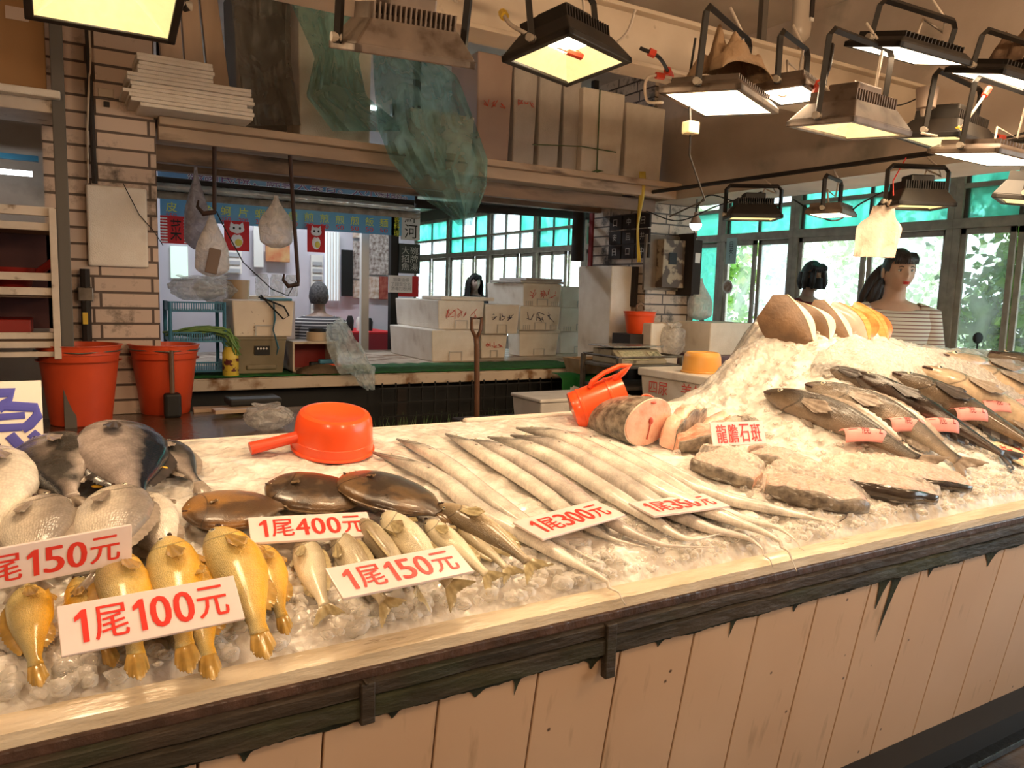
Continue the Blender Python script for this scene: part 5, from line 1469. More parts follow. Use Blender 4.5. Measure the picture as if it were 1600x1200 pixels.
# ---------------------------------------------------------------- blue rack, cooler, trays on the bench
bs = thing('plastic_shelf', 'small blue plastic three tier shelf at the left end of the bench', 'shelf', (.595, 3.08, .955)); bs.scale = (.9, 1, 1)
for x in (0, .30):
    for y in (0, .22): MB().tube([(x, y, 0), (x, y, .40)], .011, 8).build('post', m_blue, bs)
for z in (.03, .19, .35):
    tb = MB(); tb.box((0, 0, z), (.30, .22, z + .006))
    for k in range(22): tb.box((.012 + k * .0128, -.004, z), (.018 + k * .0128, .0, z + .045))
    tb.box((0, -.006, z + .042), (.30, .0, z + .05)).box((0, -.006, z - .004), (.30, .0, z + .006)).box((-.004, 0, z), (0, .22, z + .05)).box((.30, 0, z), (.304, .22, z + .05))
    tb.build('tier', m_blue, bs)
# scallions on the middle tier
m_veg = mat('green onion leaf', (.12, .24, .06), (.20, .32, .10), 20, rough=.35)
vg = thing('green_onion_bunch', 'bunch of green onions drooping over the middle tier of the blue shelf', 'vegetable', (.70, 3.14, 1.155))
for i in range(16):
    a = rb.uniform(-.08, .08); x = rb.uniform(-.02, .06)
    pts = [V((-.12 + x, a * .6, .01 + rb.uniform(0, .03))), V((.0 + x, a, .035 + rb.uniform(0, .03))), V((.13 + x, a - .03, .03 + rb.uniform(-.01, .03))), V((.19 + x * .5 + rb.uniform(-.03, .03), -.10 + a * .3, -.02 + rb.uniform(-.05, .02)))]
    if i % 3 == 0: pts.append(V((.22 + rb.uniform(-.02, .03), -.12, -.08)))
    MB().tube([catmull(pts, k / 8) for k in range(9)], [.006] * 8 + [.002], 6).build('leaf', m_veg, vg, smooth=True)
o = MB().ball((0, 0, 0), (.09, .07, .028), 16, 10).build('white_radish', m_white, smooth=True); o.location = (.74, 3.2, 1.185); tag(o, 'white wrapped vegetable behind the green onions', 'vegetable')
bag('dirty translucent bag heaped on top of the blue shelf', (.74, 3.2, 1.36), (.15, .11, .13), seed=21, m=m_bagf)
bag('second crumpled bag behind the blue shelf top', (.90, 3.5, 1.34), (.12, .10, .16), seed=23, m=m_bagf)
# yellow tin
yt = thing('yellow_bottle', 'yellow bottle with dark marks between the blue shelf and the cooler', 'bottle', (.89, 3.06, .955))
MB().lathe([(.038, 0), (.042, .01), (.042, .13), (.034, .145), (.030, .16), (.002, .16)], 24).build('bottle', mat('yellow label', (.70, .50, .06), rough=.4), yt, smooth='auto')
MB().lathe([(.0425, .03), (.0425, .10)], 24).build('label', mat('label print', (.65, .45, .05), (.12, .02, .02), 25, rough=.4, lo=.5, hi=.55), yt)
# cooler
co = thing('cooler_box', 'dirty translucent storage tub under the speckled foam box, black label', 'storage box', (.925, 3.10, .962)); co.scale = (.83, 1, 1)
m_cool = mat('grey olive plastic', (.26, .21, .13), (.18, .14, .08), 4, rough=.4)
MB().rings([[V((x * k + .165 * (1 - k), y * k + .13 * (1 - k), z)) for x, y in ((0, 0), (.33, 0), (.33, .26), (0, .26))] for k, z in ((.88, 0), (1, .185), (1.03, .19), (1.03, .205))]).build('tub', m_cool, co, bevel=.006)
MB().box((.07, .0, .02), (.27, .018, .05)).build('handle', m_cool, co, bevel=.012)
MB().box((.12, -.004, .105), (.22, .01, .155)).build('label', m_black, co)
tm = text_mb('••••', .02, fit=(.07, .012)); xf(tm, Matrix.Translation((.17, -.0065, .14)) @ RXY); tm.build('label_print', m_white, co)
fb_ = fbox('speckled cream foam box on the storage tub, blue ribbon over its front', P=V((.905, 3.08, 1.168)), size=(.335, .28, .20), lid=False, group=None, notch=True, m=mat('speckled foam', (.80, .68, .54), (.74, .62, .48), 9, rough=.6, grime=(.25, .15, .09), gscale=40, glo=.66, ghi=.72))
MB().tube([(.22, -.006, .19), (.225, -.012, .10), (.215, -.01, .04), (.24, -.02, -.06), (.23, -.02, -.10)], [.012, .018, .010, .018, .004], 8, flat=.25).build('ribbon', mat('blue ribbon', (.05, .20, .32)), fb_, smooth=True)
MB().box((.19, .02, .20), (.33, .2, .215)).build('blue_pad', m_blue, fb_, bevel=.005)
MB().tube([(.15, -.01, .23), (.20, -.03, .17), (.27, -.02, .10), (.30, -.02, .12), (.27, -.03, .17), (.17, -.02, .21), (.14, 0, .22)], .005, 6, closed=True).build('cord_loop', m_black, fb_, smooth=True)
pt = thing('ceramic_pot', 'cream pot standing behind the speckled foam box', 'pot', (1.02, 3.5, 1.36))
MB().lathe([(.055, -.4), (.06, .0), (.066, .12), (.06, .12), (.002, .1)], 24).build('pot', mat('cream enamel', (.52, .36, .22), rough=.3), pt, smooth='auto')
# red lined tray box with knives, tape roll
rt = thing('tray_box', 'cream tray box with a dark red inside, tools lying in it', 'box', (1.235, 3.10, .96))
f_ = MB(); f_.box((0, 0, .165), (.26, .24, .18)).box((0, 0, 0), (.012, .24, .165)).box((.248, 0, 0), (.26, .24, .165)).box((0, .0, 0), (.26, .24, .012))
f_.build('shell', m_cream, rt, bevel=.002); MB().box((.012, .2, .012), (.248, .228, .165)).build('back', m_redd, rt)
for k, (c_, m_) in enumerate((((.14, -.01, .07), m_black), ((.19, -.02, .085), m_blue), ((.22, -.03, .06), m_redp))):
    o = MB().box((-.045, -.02, -.012), (.045, .02, .012)).build('tool', m_, bevel=.005); o.location = (1.235 + c_[0], 3.10 + c_[1], .96 + c_[2] - .02)
    tag(o, ('black handled tool', 'blue tool', 'orange red tool')[k] + ' lying before the red lined tray box', 'tool')
o = MB().grid(lambda a, b: ((a - .5) * .30, (b - .5) * .14, .05 * math.sin(math.pi * a) ** .5 * math.sin(math.pi * b) ** .5 + .006 * noise.noise(V((a * 8, b * 8, 0)))), 24, 14).build('sandbag', mat('brown sack', (.14, .09, .05), (.09, .06, .035), 20, rough=.8, bump=.6), smooth=True); o.location = (1.40, 3.07, .962); tag(o, 'flat brown sack on the bench under the tools', 'sack')
tp = thing('tape_roll', 'roll of cream packing tape on top of the red lined tray box', 'tape', (1.40, 3.18, 1.141))
MB().lathe([(.045, 0), (.062, 0), (.062, .05), (.045, .05), (.045, 0)], 28).build('tape', mat('cream tape', (.55, .42, .28), rough=.3), tp, smooth='auto')
MB().lathe([(.040, .05), (.05, .05), (.05, .07), (.04, .07), (.04, .05)], 24).build('black_roll', m_black, tp, smooth='auto')
# crumpled clear sheet pouring over the bench edge
cs_ = MB(); a0 = PY(522, 512, 3.05); a1 = PY(562, 605, 2.96)
def fs(a, b):
    u = a; P = V((a0.x + (a1.x + .05 - a0.x) * u, 3.10 - .17 * sstep(.2, .7, u), a0.z + (.955 - a0.z) * sstep(0, .65, u) - .11 * sstep(.72, 1, u) + .03))
    wv = .02 + .095 * math.sin(math.pi * min(1, u * .9 + .05))
    q = (b - .5) * 2
    return P + V((wv * q * .8 + .012 * noise.noise(V((u * 9, b * 9, 1))), -.03 * math.cos(q * 1.5) - .02 * abs(noise.noise(V((u * 7, b * 12, 5)))), wv * q * .55 * (1 - u) + .02 * noise.noise(V((u * 8, b * 8, 3)))))
cs_.grid(fs, 40, 26)
tag(cs_.build('plastic_sheet', m_bagc, smooth='auto', angle=25), 'crumpled clear plastic sheet pouring over the bench edge left of the foam boxes', 'plastic sheet')

# ---------------------------------------------------------------- left pillar things, left rack
fb2 = MB().box((.215, 2.59, 1.515), (.455, 2.618, 1.865)); tag(fb2.build('foam_board', m_foam, bevel=.008), 'blank cream foam board hung on the left brick pillar', 'board')
MB()
pp = thing('conduit_pipe', 'dark pipe with a thin tube running up the left pillar', 'pipe', (0, 0, 0))
MB().tube([(.25, 2.59, 1.87), (.245, 2.59, 2.3), (.235, 2.60, 3.0)], .011, 8).build('pipe', m_dark, pp)
MB().tube([(.225, 2.59, 1.87), (.228, 2.58, 2.1), (.25, 2.585, 2.4), (.24, 2.59, 3.0)], .005, 6).build('tube', m_cream, pp)
MB().tube([(.20, 2.58, 1.5), (.20, 2.58, 1.0)], .02, 8).build('lower_pipe', m_dark, pp)
MB().box((.17, 2.56, 1.36), (.23, 2.62, 1.42)).build('clamp', m_steel, pp, bevel=.004)
MB().box((.185, 2.553, 1.26), (.205, 2.56, 1.31)).build('yellow_sticker', m_yel, pp)
MB().tube([(.36, 2.58, 1.88), (.42, 2.58, 1.75), (.48, 2.59, 1.68), (.52, 2.62, 1.62)], .002, 5).build('wire', m_black, pp)
so = thing('wall_socket', 'brown wall plate and black socket on the left pillar beside the foam lids', 'socket', (0, 0, 0))
MB().box((.275, 2.607, 2.245), (.335, 2.62, 2.28)).build('plate', m_cream, so, bevel=.002); MB().box((.295, 2.60, 2.205), (.318, 2.62, 2.225)).build('socket', m_black, so)
ps = thing('steel_post', 'dark steel post of the rack in front of the left pillar', 'post', (0, 0, 0))
MB().box((.10, 2.28, -.1), (.145, 2.33, 3.0)).build('post', m_aludark, ps, bevel=.003)
rk = thing('shelf_rack', 'white barred rack at the left edge with foam lids and dark red baskets', 'rack', (0, 0, 0))
def zr(v): return PY(50, v, 2.3).z
bars = MB()
for v, h_ in ((330, .035), (354, .03), (432, .03), (455, .03), (524, .025), (538, .025), (553, .02)):
    bars.box((-.9, 2.27, zr(v) - h_ / 2), (.095, 2.30, zr(v) + h_ / 2))
bars.build('bars', m_rack, rk, bevel=.002)
MB().box((.075, 2.25, zr(560)), (.10, 2.32, zr(325))).build('upright', m_rack, rk, bevel=.002)
MB().box((-.9, 2.3, zr(173)), (.12, 2.58, zr(145))).build('top_board', m_rack, rk, bevel=.003)
MB().box((-.9, 2.62, zr(520)), (.10, 2.64, zr(350))).build('back_cloth', mat('dark maroon cloth', (.045, .015, .014), (.09, .03, .025), 4, rough=.8), rk)
for z in (zr(460), zr(530), zr(355)): MB().box((-.9, 2.30, z - .012), (.095, 2.62, z)).build('shelf_board', m_wood, rk)
MB().box((-.9, 2.24, zr(150) - .008), (.13, 2.30, zr(141))).build('foam_edge', m_foam, rk, bevel=.006)
o = MB().box((-.9, 2.33, zr(143)), (.085, 2.6, 2.98)).build('cardboard_box', m_brbox, bevel=.004); tag(o, 'large brown cardboard box on top of the left rack, small white label', 'cardboard box')
o2 = MB().box((-.04, 2.327, zr(32)), (.035, 2.331, zr(12))).build('label', mat('paper label', (.55, .42, .33), rough=.6), o)
rs_ = thing('red_ladle', 'dark red ladle lying on the middle shelf of the left rack', 'ladle', (-.06, 2.42, zr(455) + .002))
MB().lathe([(.06, 0), (.085, .09), (.08, .09), (.055, .008), (.002, .008)], 28).build('cup', m_redd, rs_, smooth='auto'); MB().tube([(.07, 0, .06), (.16, -.02, .13)], [.014, .018], 8).build('handle', m_redd, rs_)
o = MB().box((-.5, 2.33, zr(524) - .0), (-.0, 2.60, zr(500))).build('basket', m_redd, bevel=.006); tag(o, 'low dark red basket on the bottom shelf of the left rack', 'basket')
# sign strip seen behind the rack
sg = thing('hanging_sign', 'narrow blue sign with yellow characters behind the left rack', 'sign', (0, 0, 0))
q0 = PY(72, 250, 3.8); q1 = PY(92, 305, 3.8)
MB().box((q0.x, 3.8, q1.z), (q1.x, 3.82, q0.z)).build('board', mat('blue sign', (.06, .16, .25)), sg); MB().tube([(q0.x + .03, 3.81, q0.z), (q0.x + .03, 3.81, 3.0)], .004, 6).build('wire', m_black, sg)
tm = text_mb('魚\n魚\n魚', .05, fit=((q1.x - q0.x) * .7, (q0.z - q1.z) * .9)); xf(tm, Matrix.Translation(((q0.x + q1.x) / 2, 3.797, (q0.z + q1.z) / 2)) @ RXY); tm.build('lettering', mat('yellow letters', (.75, .75, .1)), sg)
q0 = PY(0, 238, 3.7); q1 = PY(60, 252, 3.7)
tag(MB().box((q0.x - .3, 3.7, q1.z), (q1.x, 3.75, q0.z)).build('blue_crate', m_blue), 'blue crate edge behind the left rack below the cardboard box', 'crate')
tl_ = MB().tube([(-.75, 3.6, 2.0), (.0, 3.6, 2.0)], .014, 10); tl_ = tl_.build('tube_lamp', mat('cool tube', (1, 1, 1), emit=6, ecol=COOL), smooth=True); tag(tl_, 'lit white tube lamp behind the left rack', 'lamp')

# ---------------------------------------------------------------- overhead shelf and its load
os_ = thing('overhead_shelf', 'long stained wooden shelf hanging over the bench between the pillars', 'shelf', (0, 0, 0))
MB().box((.51, 2.55, 2.15), (3.60, 3.5, 2.185)).build('board', m_woodp, os_, bevel=.003)
MB().box((.51, 2.60, 2.09), (3.60, 2.66, 2.15)).build('front_beam', m_woodp, os_, bevel=.003)
MB().box((.51, 2.80, 2.02), (3.60, 2.86, 2.10)).build('lower_beam', m_wood, os_, bevel=.003)
MB().box((.51, 3.4, 2.06), (3.60, 3.46, 2.15)).build('back_beam', m_wood, os_, bevel=.003)
for x in (.6, 2.1, 3.5): MB().box((x, 3.42, 2.18), (x + .04, 3.46, 3.0)).build('hanger', m_dark, os_)
# stack of foam lids: each one a thing
zc = 2.186
for i in range(13):
    th_ = .0165 if i < 12 else .03
    l = .50 if i < 8 else .30; x = .37 + rb.uniform(-.015, .02) + (.0 if i < 8 else .04)
    if i == 0: l = .46; x = .42
    o = MB().box((0, 0, 0), (l, .34, .0158)).build('foam_board', m_foam, bevel=.003)
    o.location = (x, 2.40 + rb.uniform(-.01, .01), zc); zc += .0168
    tag(o, 'thin white foam lid in the stack at the left end of the overhead shelf', 'foam lid', 'stacked foam lids on the overhead shelf')
for i, (u0, u1, u2, u3) in enumerate(((258, 290, 243, 283), (292, 326, 286, 312), (330, 366, 316, 342))):
    y = 2.80 + .05 * i
    a = PY(u0, 120, y); b = PY(u1, 125, y); c = PY(u3, 0, y); d = PY(u2, 0, y)
    zb_ = 2.187; mb = MB(); k = (b.x - a.x)
    P4 = [V((a.x + .01, y, zb_)), V((b.x + .01, y, zb_)), V((c.x - .02, y, 2.96)), V((d.x - .02, y, 2.96))]
    mb.add([tuple(p) for p in P4] + [(p.x, p.y + .04, p.z) for p in P4], [(0, 1, 2, 3), (7, 6, 5, 4), (0, 4, 5, 1), (1, 5, 6, 2), (2, 6, 7, 3), (3, 7, 4, 0)])
    o = mb.build('foam_board', mat('tan foam panel', (.56, .40, .28), (.46, .33, .23), 4, rough=.6, stretch=(3, 1, .4)), bevel=.004)
    tag(o, ('leftmost', 'middle', 'rightmost')[i] + ' of the tall foam panels leaning upright behind the lid stack', 'foam panel', 'upright foam panels')
def tall(label, ul, ur, Y, z0, z1, dep, m, **k):
    a = PY(ul, 180, Y).x; b = PY(ur, 180, Y).x
    return fbox(label, P=V((a, Y, z0)), size=(b - a, dep, z1 - z0), lid=False, notch=False, group='foam boxes on the overhead shelf', m=m, **k)
m_gfoam = mat('shadow grey foam', (.30, .27, .23), (.24, .21, .18), 3, rough=.7)  # dark grey foam, tone varied at random
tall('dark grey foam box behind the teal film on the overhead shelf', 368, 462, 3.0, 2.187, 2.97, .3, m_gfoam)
tall('pale foam box wrapped in teal film at the middle of the overhead shelf', 466, 582, 2.74, 2.187, 2.97, .4, m_foam)
tall('lower foam box inside the hanging teal film', 640, 742, 2.66, 2.187, 2.42, .35, m_foam)
tall('foam box on edge with large red writing above the shelf', 745, 800, 2.72, 2.187, 2.80, .35, mat('rosy foam', (.52, .38, .31), (.46, .33, .27), 4, rough=.6), scr=m_scr, scrseed=31)
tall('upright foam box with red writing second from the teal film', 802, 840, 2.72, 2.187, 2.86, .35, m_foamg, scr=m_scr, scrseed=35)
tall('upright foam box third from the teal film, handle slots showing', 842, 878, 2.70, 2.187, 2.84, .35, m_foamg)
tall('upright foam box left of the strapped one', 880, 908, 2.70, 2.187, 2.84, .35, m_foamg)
TB = tall('foam box strapped with green tape, moulded ribs', 910, 976, 2.66, 2.187, 2.70, .35, m_foam)
tall('plain foam box at the right end of the overhead shelf', 979, 1040, 2.66, 2.187, 2.66, .40, m_foam)
m_grs = mat('green strap', (.10, .16, .07), rough=.6)
MB().tube([(.12, -.006, .0), (.12, -.006, .51)], .006, 6, flat=.5).build('strap', m_grs, TB); MB().tube([(-.35, -.006, .13), (.0, -.006, .16), (.26, -.008, .155)], .006, 6, flat=.5).build('strap', m_grs, TB)
MB().tube([(.10, -.01, .02), (.04, -.02, .0), (.12, -.012, .03), (.16, -.02, .03), (.12, -.01, .02)], .005, 5).build('strap_knot', m_grs, TB)
# yellow ribbon
yr = MB(); a_ = PY(1003, 268, 2.6); b_ = PY(1004, 410, 2.6)
yr.grid(lambda a, b: (a_.x + (b - .5) * .045 * (1 - .5 * a) + .012 * math.sin(a * 7), 2.60 + .01 * math.sin(b * 5 + a * 6), a_.z + (b_.z - a_.z) * a), 20, 6)
tag(yr.build('yellow_ribbon', mat('yellow ribbon', (.58, .42, .06), rough=.45), smooth=True, solid=.001), 'yellow ribbon hanging from the right end of the overhead shelf', 'ribbon')
# teal plastic films
m_tealf = film('teal plastic sheet', (.30, .55, .52), amount=.40, rough=.25, bump=.8, bscale=7)
def hang(name, label, outline, Y, amp, m, seed=0, nu=40, nv=36, thick=0):
    """outline: list of (v, uleft, uright) rows in the picture read from top to bottom"""
    mb = MB()
    def f(a, b):
        v = outline[0][0] + (outline[-1][0] - outline[0][0]) * a
        ul = interp([(r[0], r[1]) for r in outline], v); ur = interp([(r[0], r[2]) for r in outline], v)
        y = Y - amp * (.5 + noise.noise(V((b * 4 + seed, a * 2.2, 0)))) - amp * .35 * noise.noise(V((b * 12, a * 5, seed + 3)))
        return PY(ul + (ur - ul) * b, v, y)
    mb.grid(f, nu, nv)
    return tag(mb.build(name, m, smooth='auto', angle=35), label, 'plastic sheet')
hang('plastic_film', 'thin teal plastic film draped over the upright foam boxes of the overhead shelf', [(-60, 440, 600), (0, 452, 590), (90, 492, 560), (150, 478, 572), (205, 520, 640)], 2.62, .10, m_tealf, 2)
hang('plastic_film', 'teal plastic sheet bulging down from the overhead shelf like a hanging bag', [(60, 582, 640), (120, 584, 715), (200, 590, 745), (250, 610, 762), (290, 640, 760), (315, 668, 752), (335, 700, 742), (352, 716, 738)], 2.48, .16, m_tealf, 5)
hang('plastic_film', 'smoky grey film in front of the dark box behind the lid stack', [(-60, 355, 452), (100, 372, 455), (196, 385, 470)], 2.78, .06, film('smoky film', (.40, .37, .33), amount=.35, rough=.3, bump=.4, bscale=5), 9)

# hooks hanging from the shelf
m_rust = mat('rusty hook iron', (.06, .025, .015), (.03, .015, .012), 20, rough=.6)
def hook(label, u, v0, v1, Y):
    a = PY(u[0], v0, Y); b = PY(u[1], v1, Y)
    t = thing('hanging_hook', label, 'hook', tuple(a))
    d = b - a
    MB().tube([(0, 0, .03), d * .5, d], .010, 8).build('rod', m_rust, t)
    MB().tube([d, d + V((.0, 0, -.02)), d + V((-.05, 0, -.03)), d + V((-.075, 0, .0)), d + V((-.07, 0, .03))], [.010, .011, .012, .008, .004], 8).build('hook_end', m_rust, t, smooth=True)
hook('short rusty hook hanging from the overhead shelf, left', (335, 335), 215, 325, 2.63)
hook('long rusty hook hanging from the overhead shelf over the speckled box', (452, 466), 235, 438, 2.63)
hbag('white plastic bag hanging from the short rusty hook, brown tag on it', PY(332, 432, 2.70), (.075, .04, .32), seed=31, m=m_bagw)
hbag('twisted plastic bag of food hanging beside the long rusty hook', PY(432, 388, 2.70), (.085, .05, .26), seed=35, m=m_bagw)
hbag('purple grey plastic bag hanging behind the white one', PY(308, 390, 2.83), (.058, .04, .40), seed=37, m=film('lilac bag', (.45, .42, .46), amount=.7, rough=.3, bump=1, bscale=22))
tgp = MB().box((-.028, -.004, -.06), (.028, .004, .06)).build('paper_tag', mat('brown tag', (.16, .10, .07)), bevel=.004); tgp.location = PY(333, 408, 2.62); tgp.rotation_euler = (0, rad(12), 0); tag(tgp, 'small brown framed tag on the hanging white bag', 'tag')
wr = MB()
wr.tube([PY(338, 330, 2.64), PY(345, 345, 2.64), PY(380, 410, 2.68), PY(425, 452, 2.75), PY(450, 462, 2.8), PY(462, 440, 2.75)], .003, 6)
tag(wr.build('cord', m_black, smooth=True), 'black cord sagging between the two rusty hooks', 'cord')

# ================================================================ THE FOOD STALL BEYOND
m_stall = mat('lilac white stall wall', (.62, .58, .62), (.54, .50, .54), 2, rough=.6)
struct(MB().box((.2, 6.2, -.1), (3.30, 6.3, 3.0)).build('wall_stall', m_stall))
struct(MB().box((.1, 4.0, -.1), (.2, 6.3, 3.0)).build('wall_stall_side', m_stall))
def rect(name, label, cat, u0, v0, u1, v1, Y, m, d=.02, group=None, parent=None, bev=.003):
    a = PY(u0, v0, Y); b = PY(u1, v1, Y)
    o = MB().box((0, 0, 0), (b.x - a.x, d, a.z - b.z)).build(name, m, parent, bevel=bev)
    o.location = (a.x, Y, b.z)
    if parent is None and label: tag(o, label, cat, group)
    return o, b.x - a.x, a.z - b.z
def board(name, label, cat, u0, v0, u1, v1, Y, m, txt=None, tm_=None, fit=(.85, .7), bold=.0, d=.02, group=None, leftz=False):
    a = PY(u0, v0, Y); b = PY(u1, v1, Y)
    if leftz: b.z = PY(u0, v1, Y).z
    t = thing(name, label, cat, (a.x, Y, b.z), group=group); w_, h_ = b.x - a.x, a.z - b.z
    MB().box((0, 0, 0), (w_, d, h_)).build('panel', m, t, bevel=.002)
    if txt:
        tm = text_mb(txt, .1, bold=bold, fit=(w_ * fit[0], h_ * fit[1])); xf(tm, Matrix.Translation((w_ / 2, -.003, h_ / 2)) @ RXY); tm.build('lettering', tm_, t)
    return t, w_, h_
m_ban = mat('sky blue banner', (.10, .32, .62), (.20, .50, .72), 1.5, rough=.4)
m_ban2 = mat('pale blue banner', (.12, .30, .62), (.30, .52, .75), 2.0, rough=.4)
m_yl = mat('yellow green letters', (.80, .85, .08), rough=.5)
m_purp = mat('purple letters', (.22, .10, .28), rough=.5)
m_wl = mat('white letters', (.85, .85, .88), rough=.5)
t, w_, h_ = board('banner', 'upper blue banner with purple characters outlined in white below the shelf', 'banner', 246, 244, 650, 281, 5.0, m_ban2, None, leftz=True)
tm = text_mb('感謝民視：綜藝大集合。大小雜誌。', .1, bold=.0, fit=(w_ * .86, h_ * .52)); 
for k_, (dx, dz) in enumerate(((-.005, 0), (.005, 0), (0, .005), (0, -.005))):
    q = text_mb('感謝民視：綜藝大集合。大小雜誌。', .1, fit=(w_ * .86, h_ * .52)); xf(q, Matrix.Translation((w_ * .53 + dx, -.002 - k_ * .0002, h_ * .36 + dz)) @ RXY); q.build('letter_outline', m_wl, t)['kind'] = 'stuff'
xf(tm, Matrix.Translation((w_ * .53, -.006, h_ * .36)) @ RXY); tm.build('lettering', m_purp, t)
MB().ball((.10, -.004, h_ * .6), (.035, .002, .035), 16, 6).build('emblem', mat('orange emblem', (.75, .35, .12)), t)
t, w_, h_ = board('banner', 'long blue menu banner with yellow dish names and red prices', 'banner', 250, 309, 628, 343, 5.0, m_ban, None, leftz=True)
names = '皮魚魚蚵片蝦羹羹煎煎煎煎飯麵'; pr = ['150', '200', '200', '250', '200', '200', '200', '100', '70', '50', '50', '50', '50', '50']
for i, (c_, p_) in enumerate(zip(names, pr)):
    x = w_ * (.04 + .90 * i / 13.4)
    q = text_mb(c_, .06, fit=(.075, .07)); xf(q, Matrix.Translation((x, -.004, h_ * .62)) @ RXY); q.build('dish_name', m_yl, t)
    q = text_mb(p_, .05, fit=(.07, .035)); xf(q, Matrix.Translation((x, -.004, h_ * .22)) @ RXY); q.build('price', m_redl, t)
q = text_mb('客\n料\n理', .06, fit=(.055, .17)); xf(q, Matrix.Translation((w_ * .975, -.004, h_ * .5)) @ RXY); q.build('side_lettering', m_yl, t)
# wrapped pipes across the stall front
m_foil = mat('wrinkled foil wrap', (.62, .66, .68), (.40, .42, .42), 10, rough=.18, metal=.7, bump=1, bscale=18)
for (va, vb, r_, m_, lab) in ((280, 296, .018, m_dark, 'upper dark pipe crossing under the blue banner'), (291, 310, .030, m_foil, 'foil wrapped duct crossing in front of the stall'), (304, 330, .024, mat('brown wrapped pipe', (.20, .15, .11), (.34, .28, .22), 14, rough=.25, bump=1, bscale=24), 'brown film wrapped pipe just above the menu banner')):
    a = PY(250, va, 4.3); b = PY(655, vb, 4.3); b.z = a.z
    o = MB().tube([a + (b - a) * (i / 20) + V((0, .006 * noise.noise(V((i, r_ * 50, 0))), .006 * noise.noise(V((i, 5, 1))))) for i in range(-3, 21)], r_, 14).build('pipe', m_, smooth=True)
    tag(o, lab, 'pipe')
a = PY(650, 318, 3.9); b = PY(925, 338, 3.9)
tag(MB().tube([a, b], .032, 12).tube([a, a + V((0, 0, 1.2))], .01, 6).build('pipe', m_dark, smooth=True), 'dark horizontal pipe in front of the far teal windows', 'pipe')
a = PY(655, 285, 3.9); b = PY(925, 322, 3.9)
tag(MB().tube([a, b], .014, 8).tube([b, b + V((0, 0, 1.2))], .01, 6).build('pipe', m_dark, smooth=True), 'thin dark pipe above the thick one by the far windows', 'pipe')
# flags
m_flag = mat('red flag cloth', (.62, .025, .03), rough=.7)
def catflag(label, u0, v0, u1, v1, Y):
    t, w_, h_ = board('flag', label, 'flag', u0, v0, u1, v1, Y, m_flag, d=.004, group='red flags with a white cat')
    mb = MB(); mb.ball((w_ * .5, 0, h_ * .74), (w_ * .30, .004, h_ * .16), 18, 8).ball((w_ * .5, 0, h_ * .34), (w_ * .24, .004, h_ * .24), 18, 8)
    for s in (-1, 1): mb.add([(w_ * (.5 + s * .28), -.003, h_ * .82), (w_ * (.5 + s * .24), -.003, h_ * .97), (w_ * (.5 + s * .08), -.003, h_ * .86)], [(0, 1, 2)])
    mb.build('cat_figure', m_wl, t)
    e = MB()
    for s in (-1, 1): e.ball((w_ * (.5 + s * .12), -.005, h_ * .76), (.008, .002, .010), 10, 6)
    e.build('cat_eyes', m_black, t)
    MB().tube([(w_ * .3, -.006, h_ * .60), (w_ * .5, -.007, h_ * .55), (w_ * .7, -.006, h_ * .60)], .005, 6).build('cat_collar', m_flag, t)
    MB().ball((w_ * .56, -.006, h_ * .28), (w_ * .15, .003, h_ * .12), 14, 6).build('coin', mat('gold coin', (.75, .62, .10)), t)
catflag('red flag with a white cat, left one under the menu banner', 350, 344, 390, 393, 4.95)
catflag('red flag with a white cat, right one near the barred door', 480, 350, 508, 395, 4.95)
t, w_, h_ = board('door_curtain', 'red curtain with white dots and a black character at the stall left', 'curtain', 250, 336, 299, 382, 4.95, m_flag, '菜', m_black, fit=(.36, .8), d=.004)
dm = MB()
for i in range(5):
    for j in range(9):
        for x0 in (.02, .78): dm.ball((w_ * (x0 + i * .045), -.002, h_ * (.06 + j * .105)), (.006, .002, .006), 6, 4)
dm.build('white_dots', m_wl, t)
# doors, posters, posts
def louver(label, u0, v0, u1, v1, Y):
    t, w_, h_ = board('shutter', label, 'shutter', u0, v0, u1, v1, Y, m_white, d=.03)
    mb = MB(); n_ = int(h_ / .07)
    for i in range(n_): mb.box((w_ * .12, -.012, h_ * .04 + i * h_ * .92 / n_), (w_ * .88, -.004, h_ * .04 + i * h_ * .92 / n_ + .035))
    mb.build('slats', mat('slat grey', (.42, .42, .43)), t)
louver('white louvred shutter at the left of the stall wall', 352, 386, 378, 428, 6.15)
louver('tall white louvred shutter behind the seated man', 486, 398, 505, 520, 6.15)
t, w_, h_ = board('barred_window', 'bright barred window panel right of the tall shutter', 'window grille', 508, 362, 530, 470, 6.15, mat('bright frosted pane', (.72, .78, .80), emit=.35, ecol=(.8, .92, 1)), d=.02)
mb = MB()
for i in range(5): mb.box((w_ * (.1 + i * .2), -.02, 0), (w_ * (.1 + i * .2) + .012, -.01, h_))
mb.build('bars', m_white, t)
board('picture_frame', 'long black framed mirror on the stall wall by the seated man', 'mirror', 534, 390, 551, 463, 6.12, m_black)
m_food = mat('food photographs', (.45, .28, .18), (.75, .66, .58), 26, rough=.4, detail=8)
m_food2 = mat('dark food photographs', (.18, .12, .10), (.62, .55, .50), 30, rough=.4, detail=8)
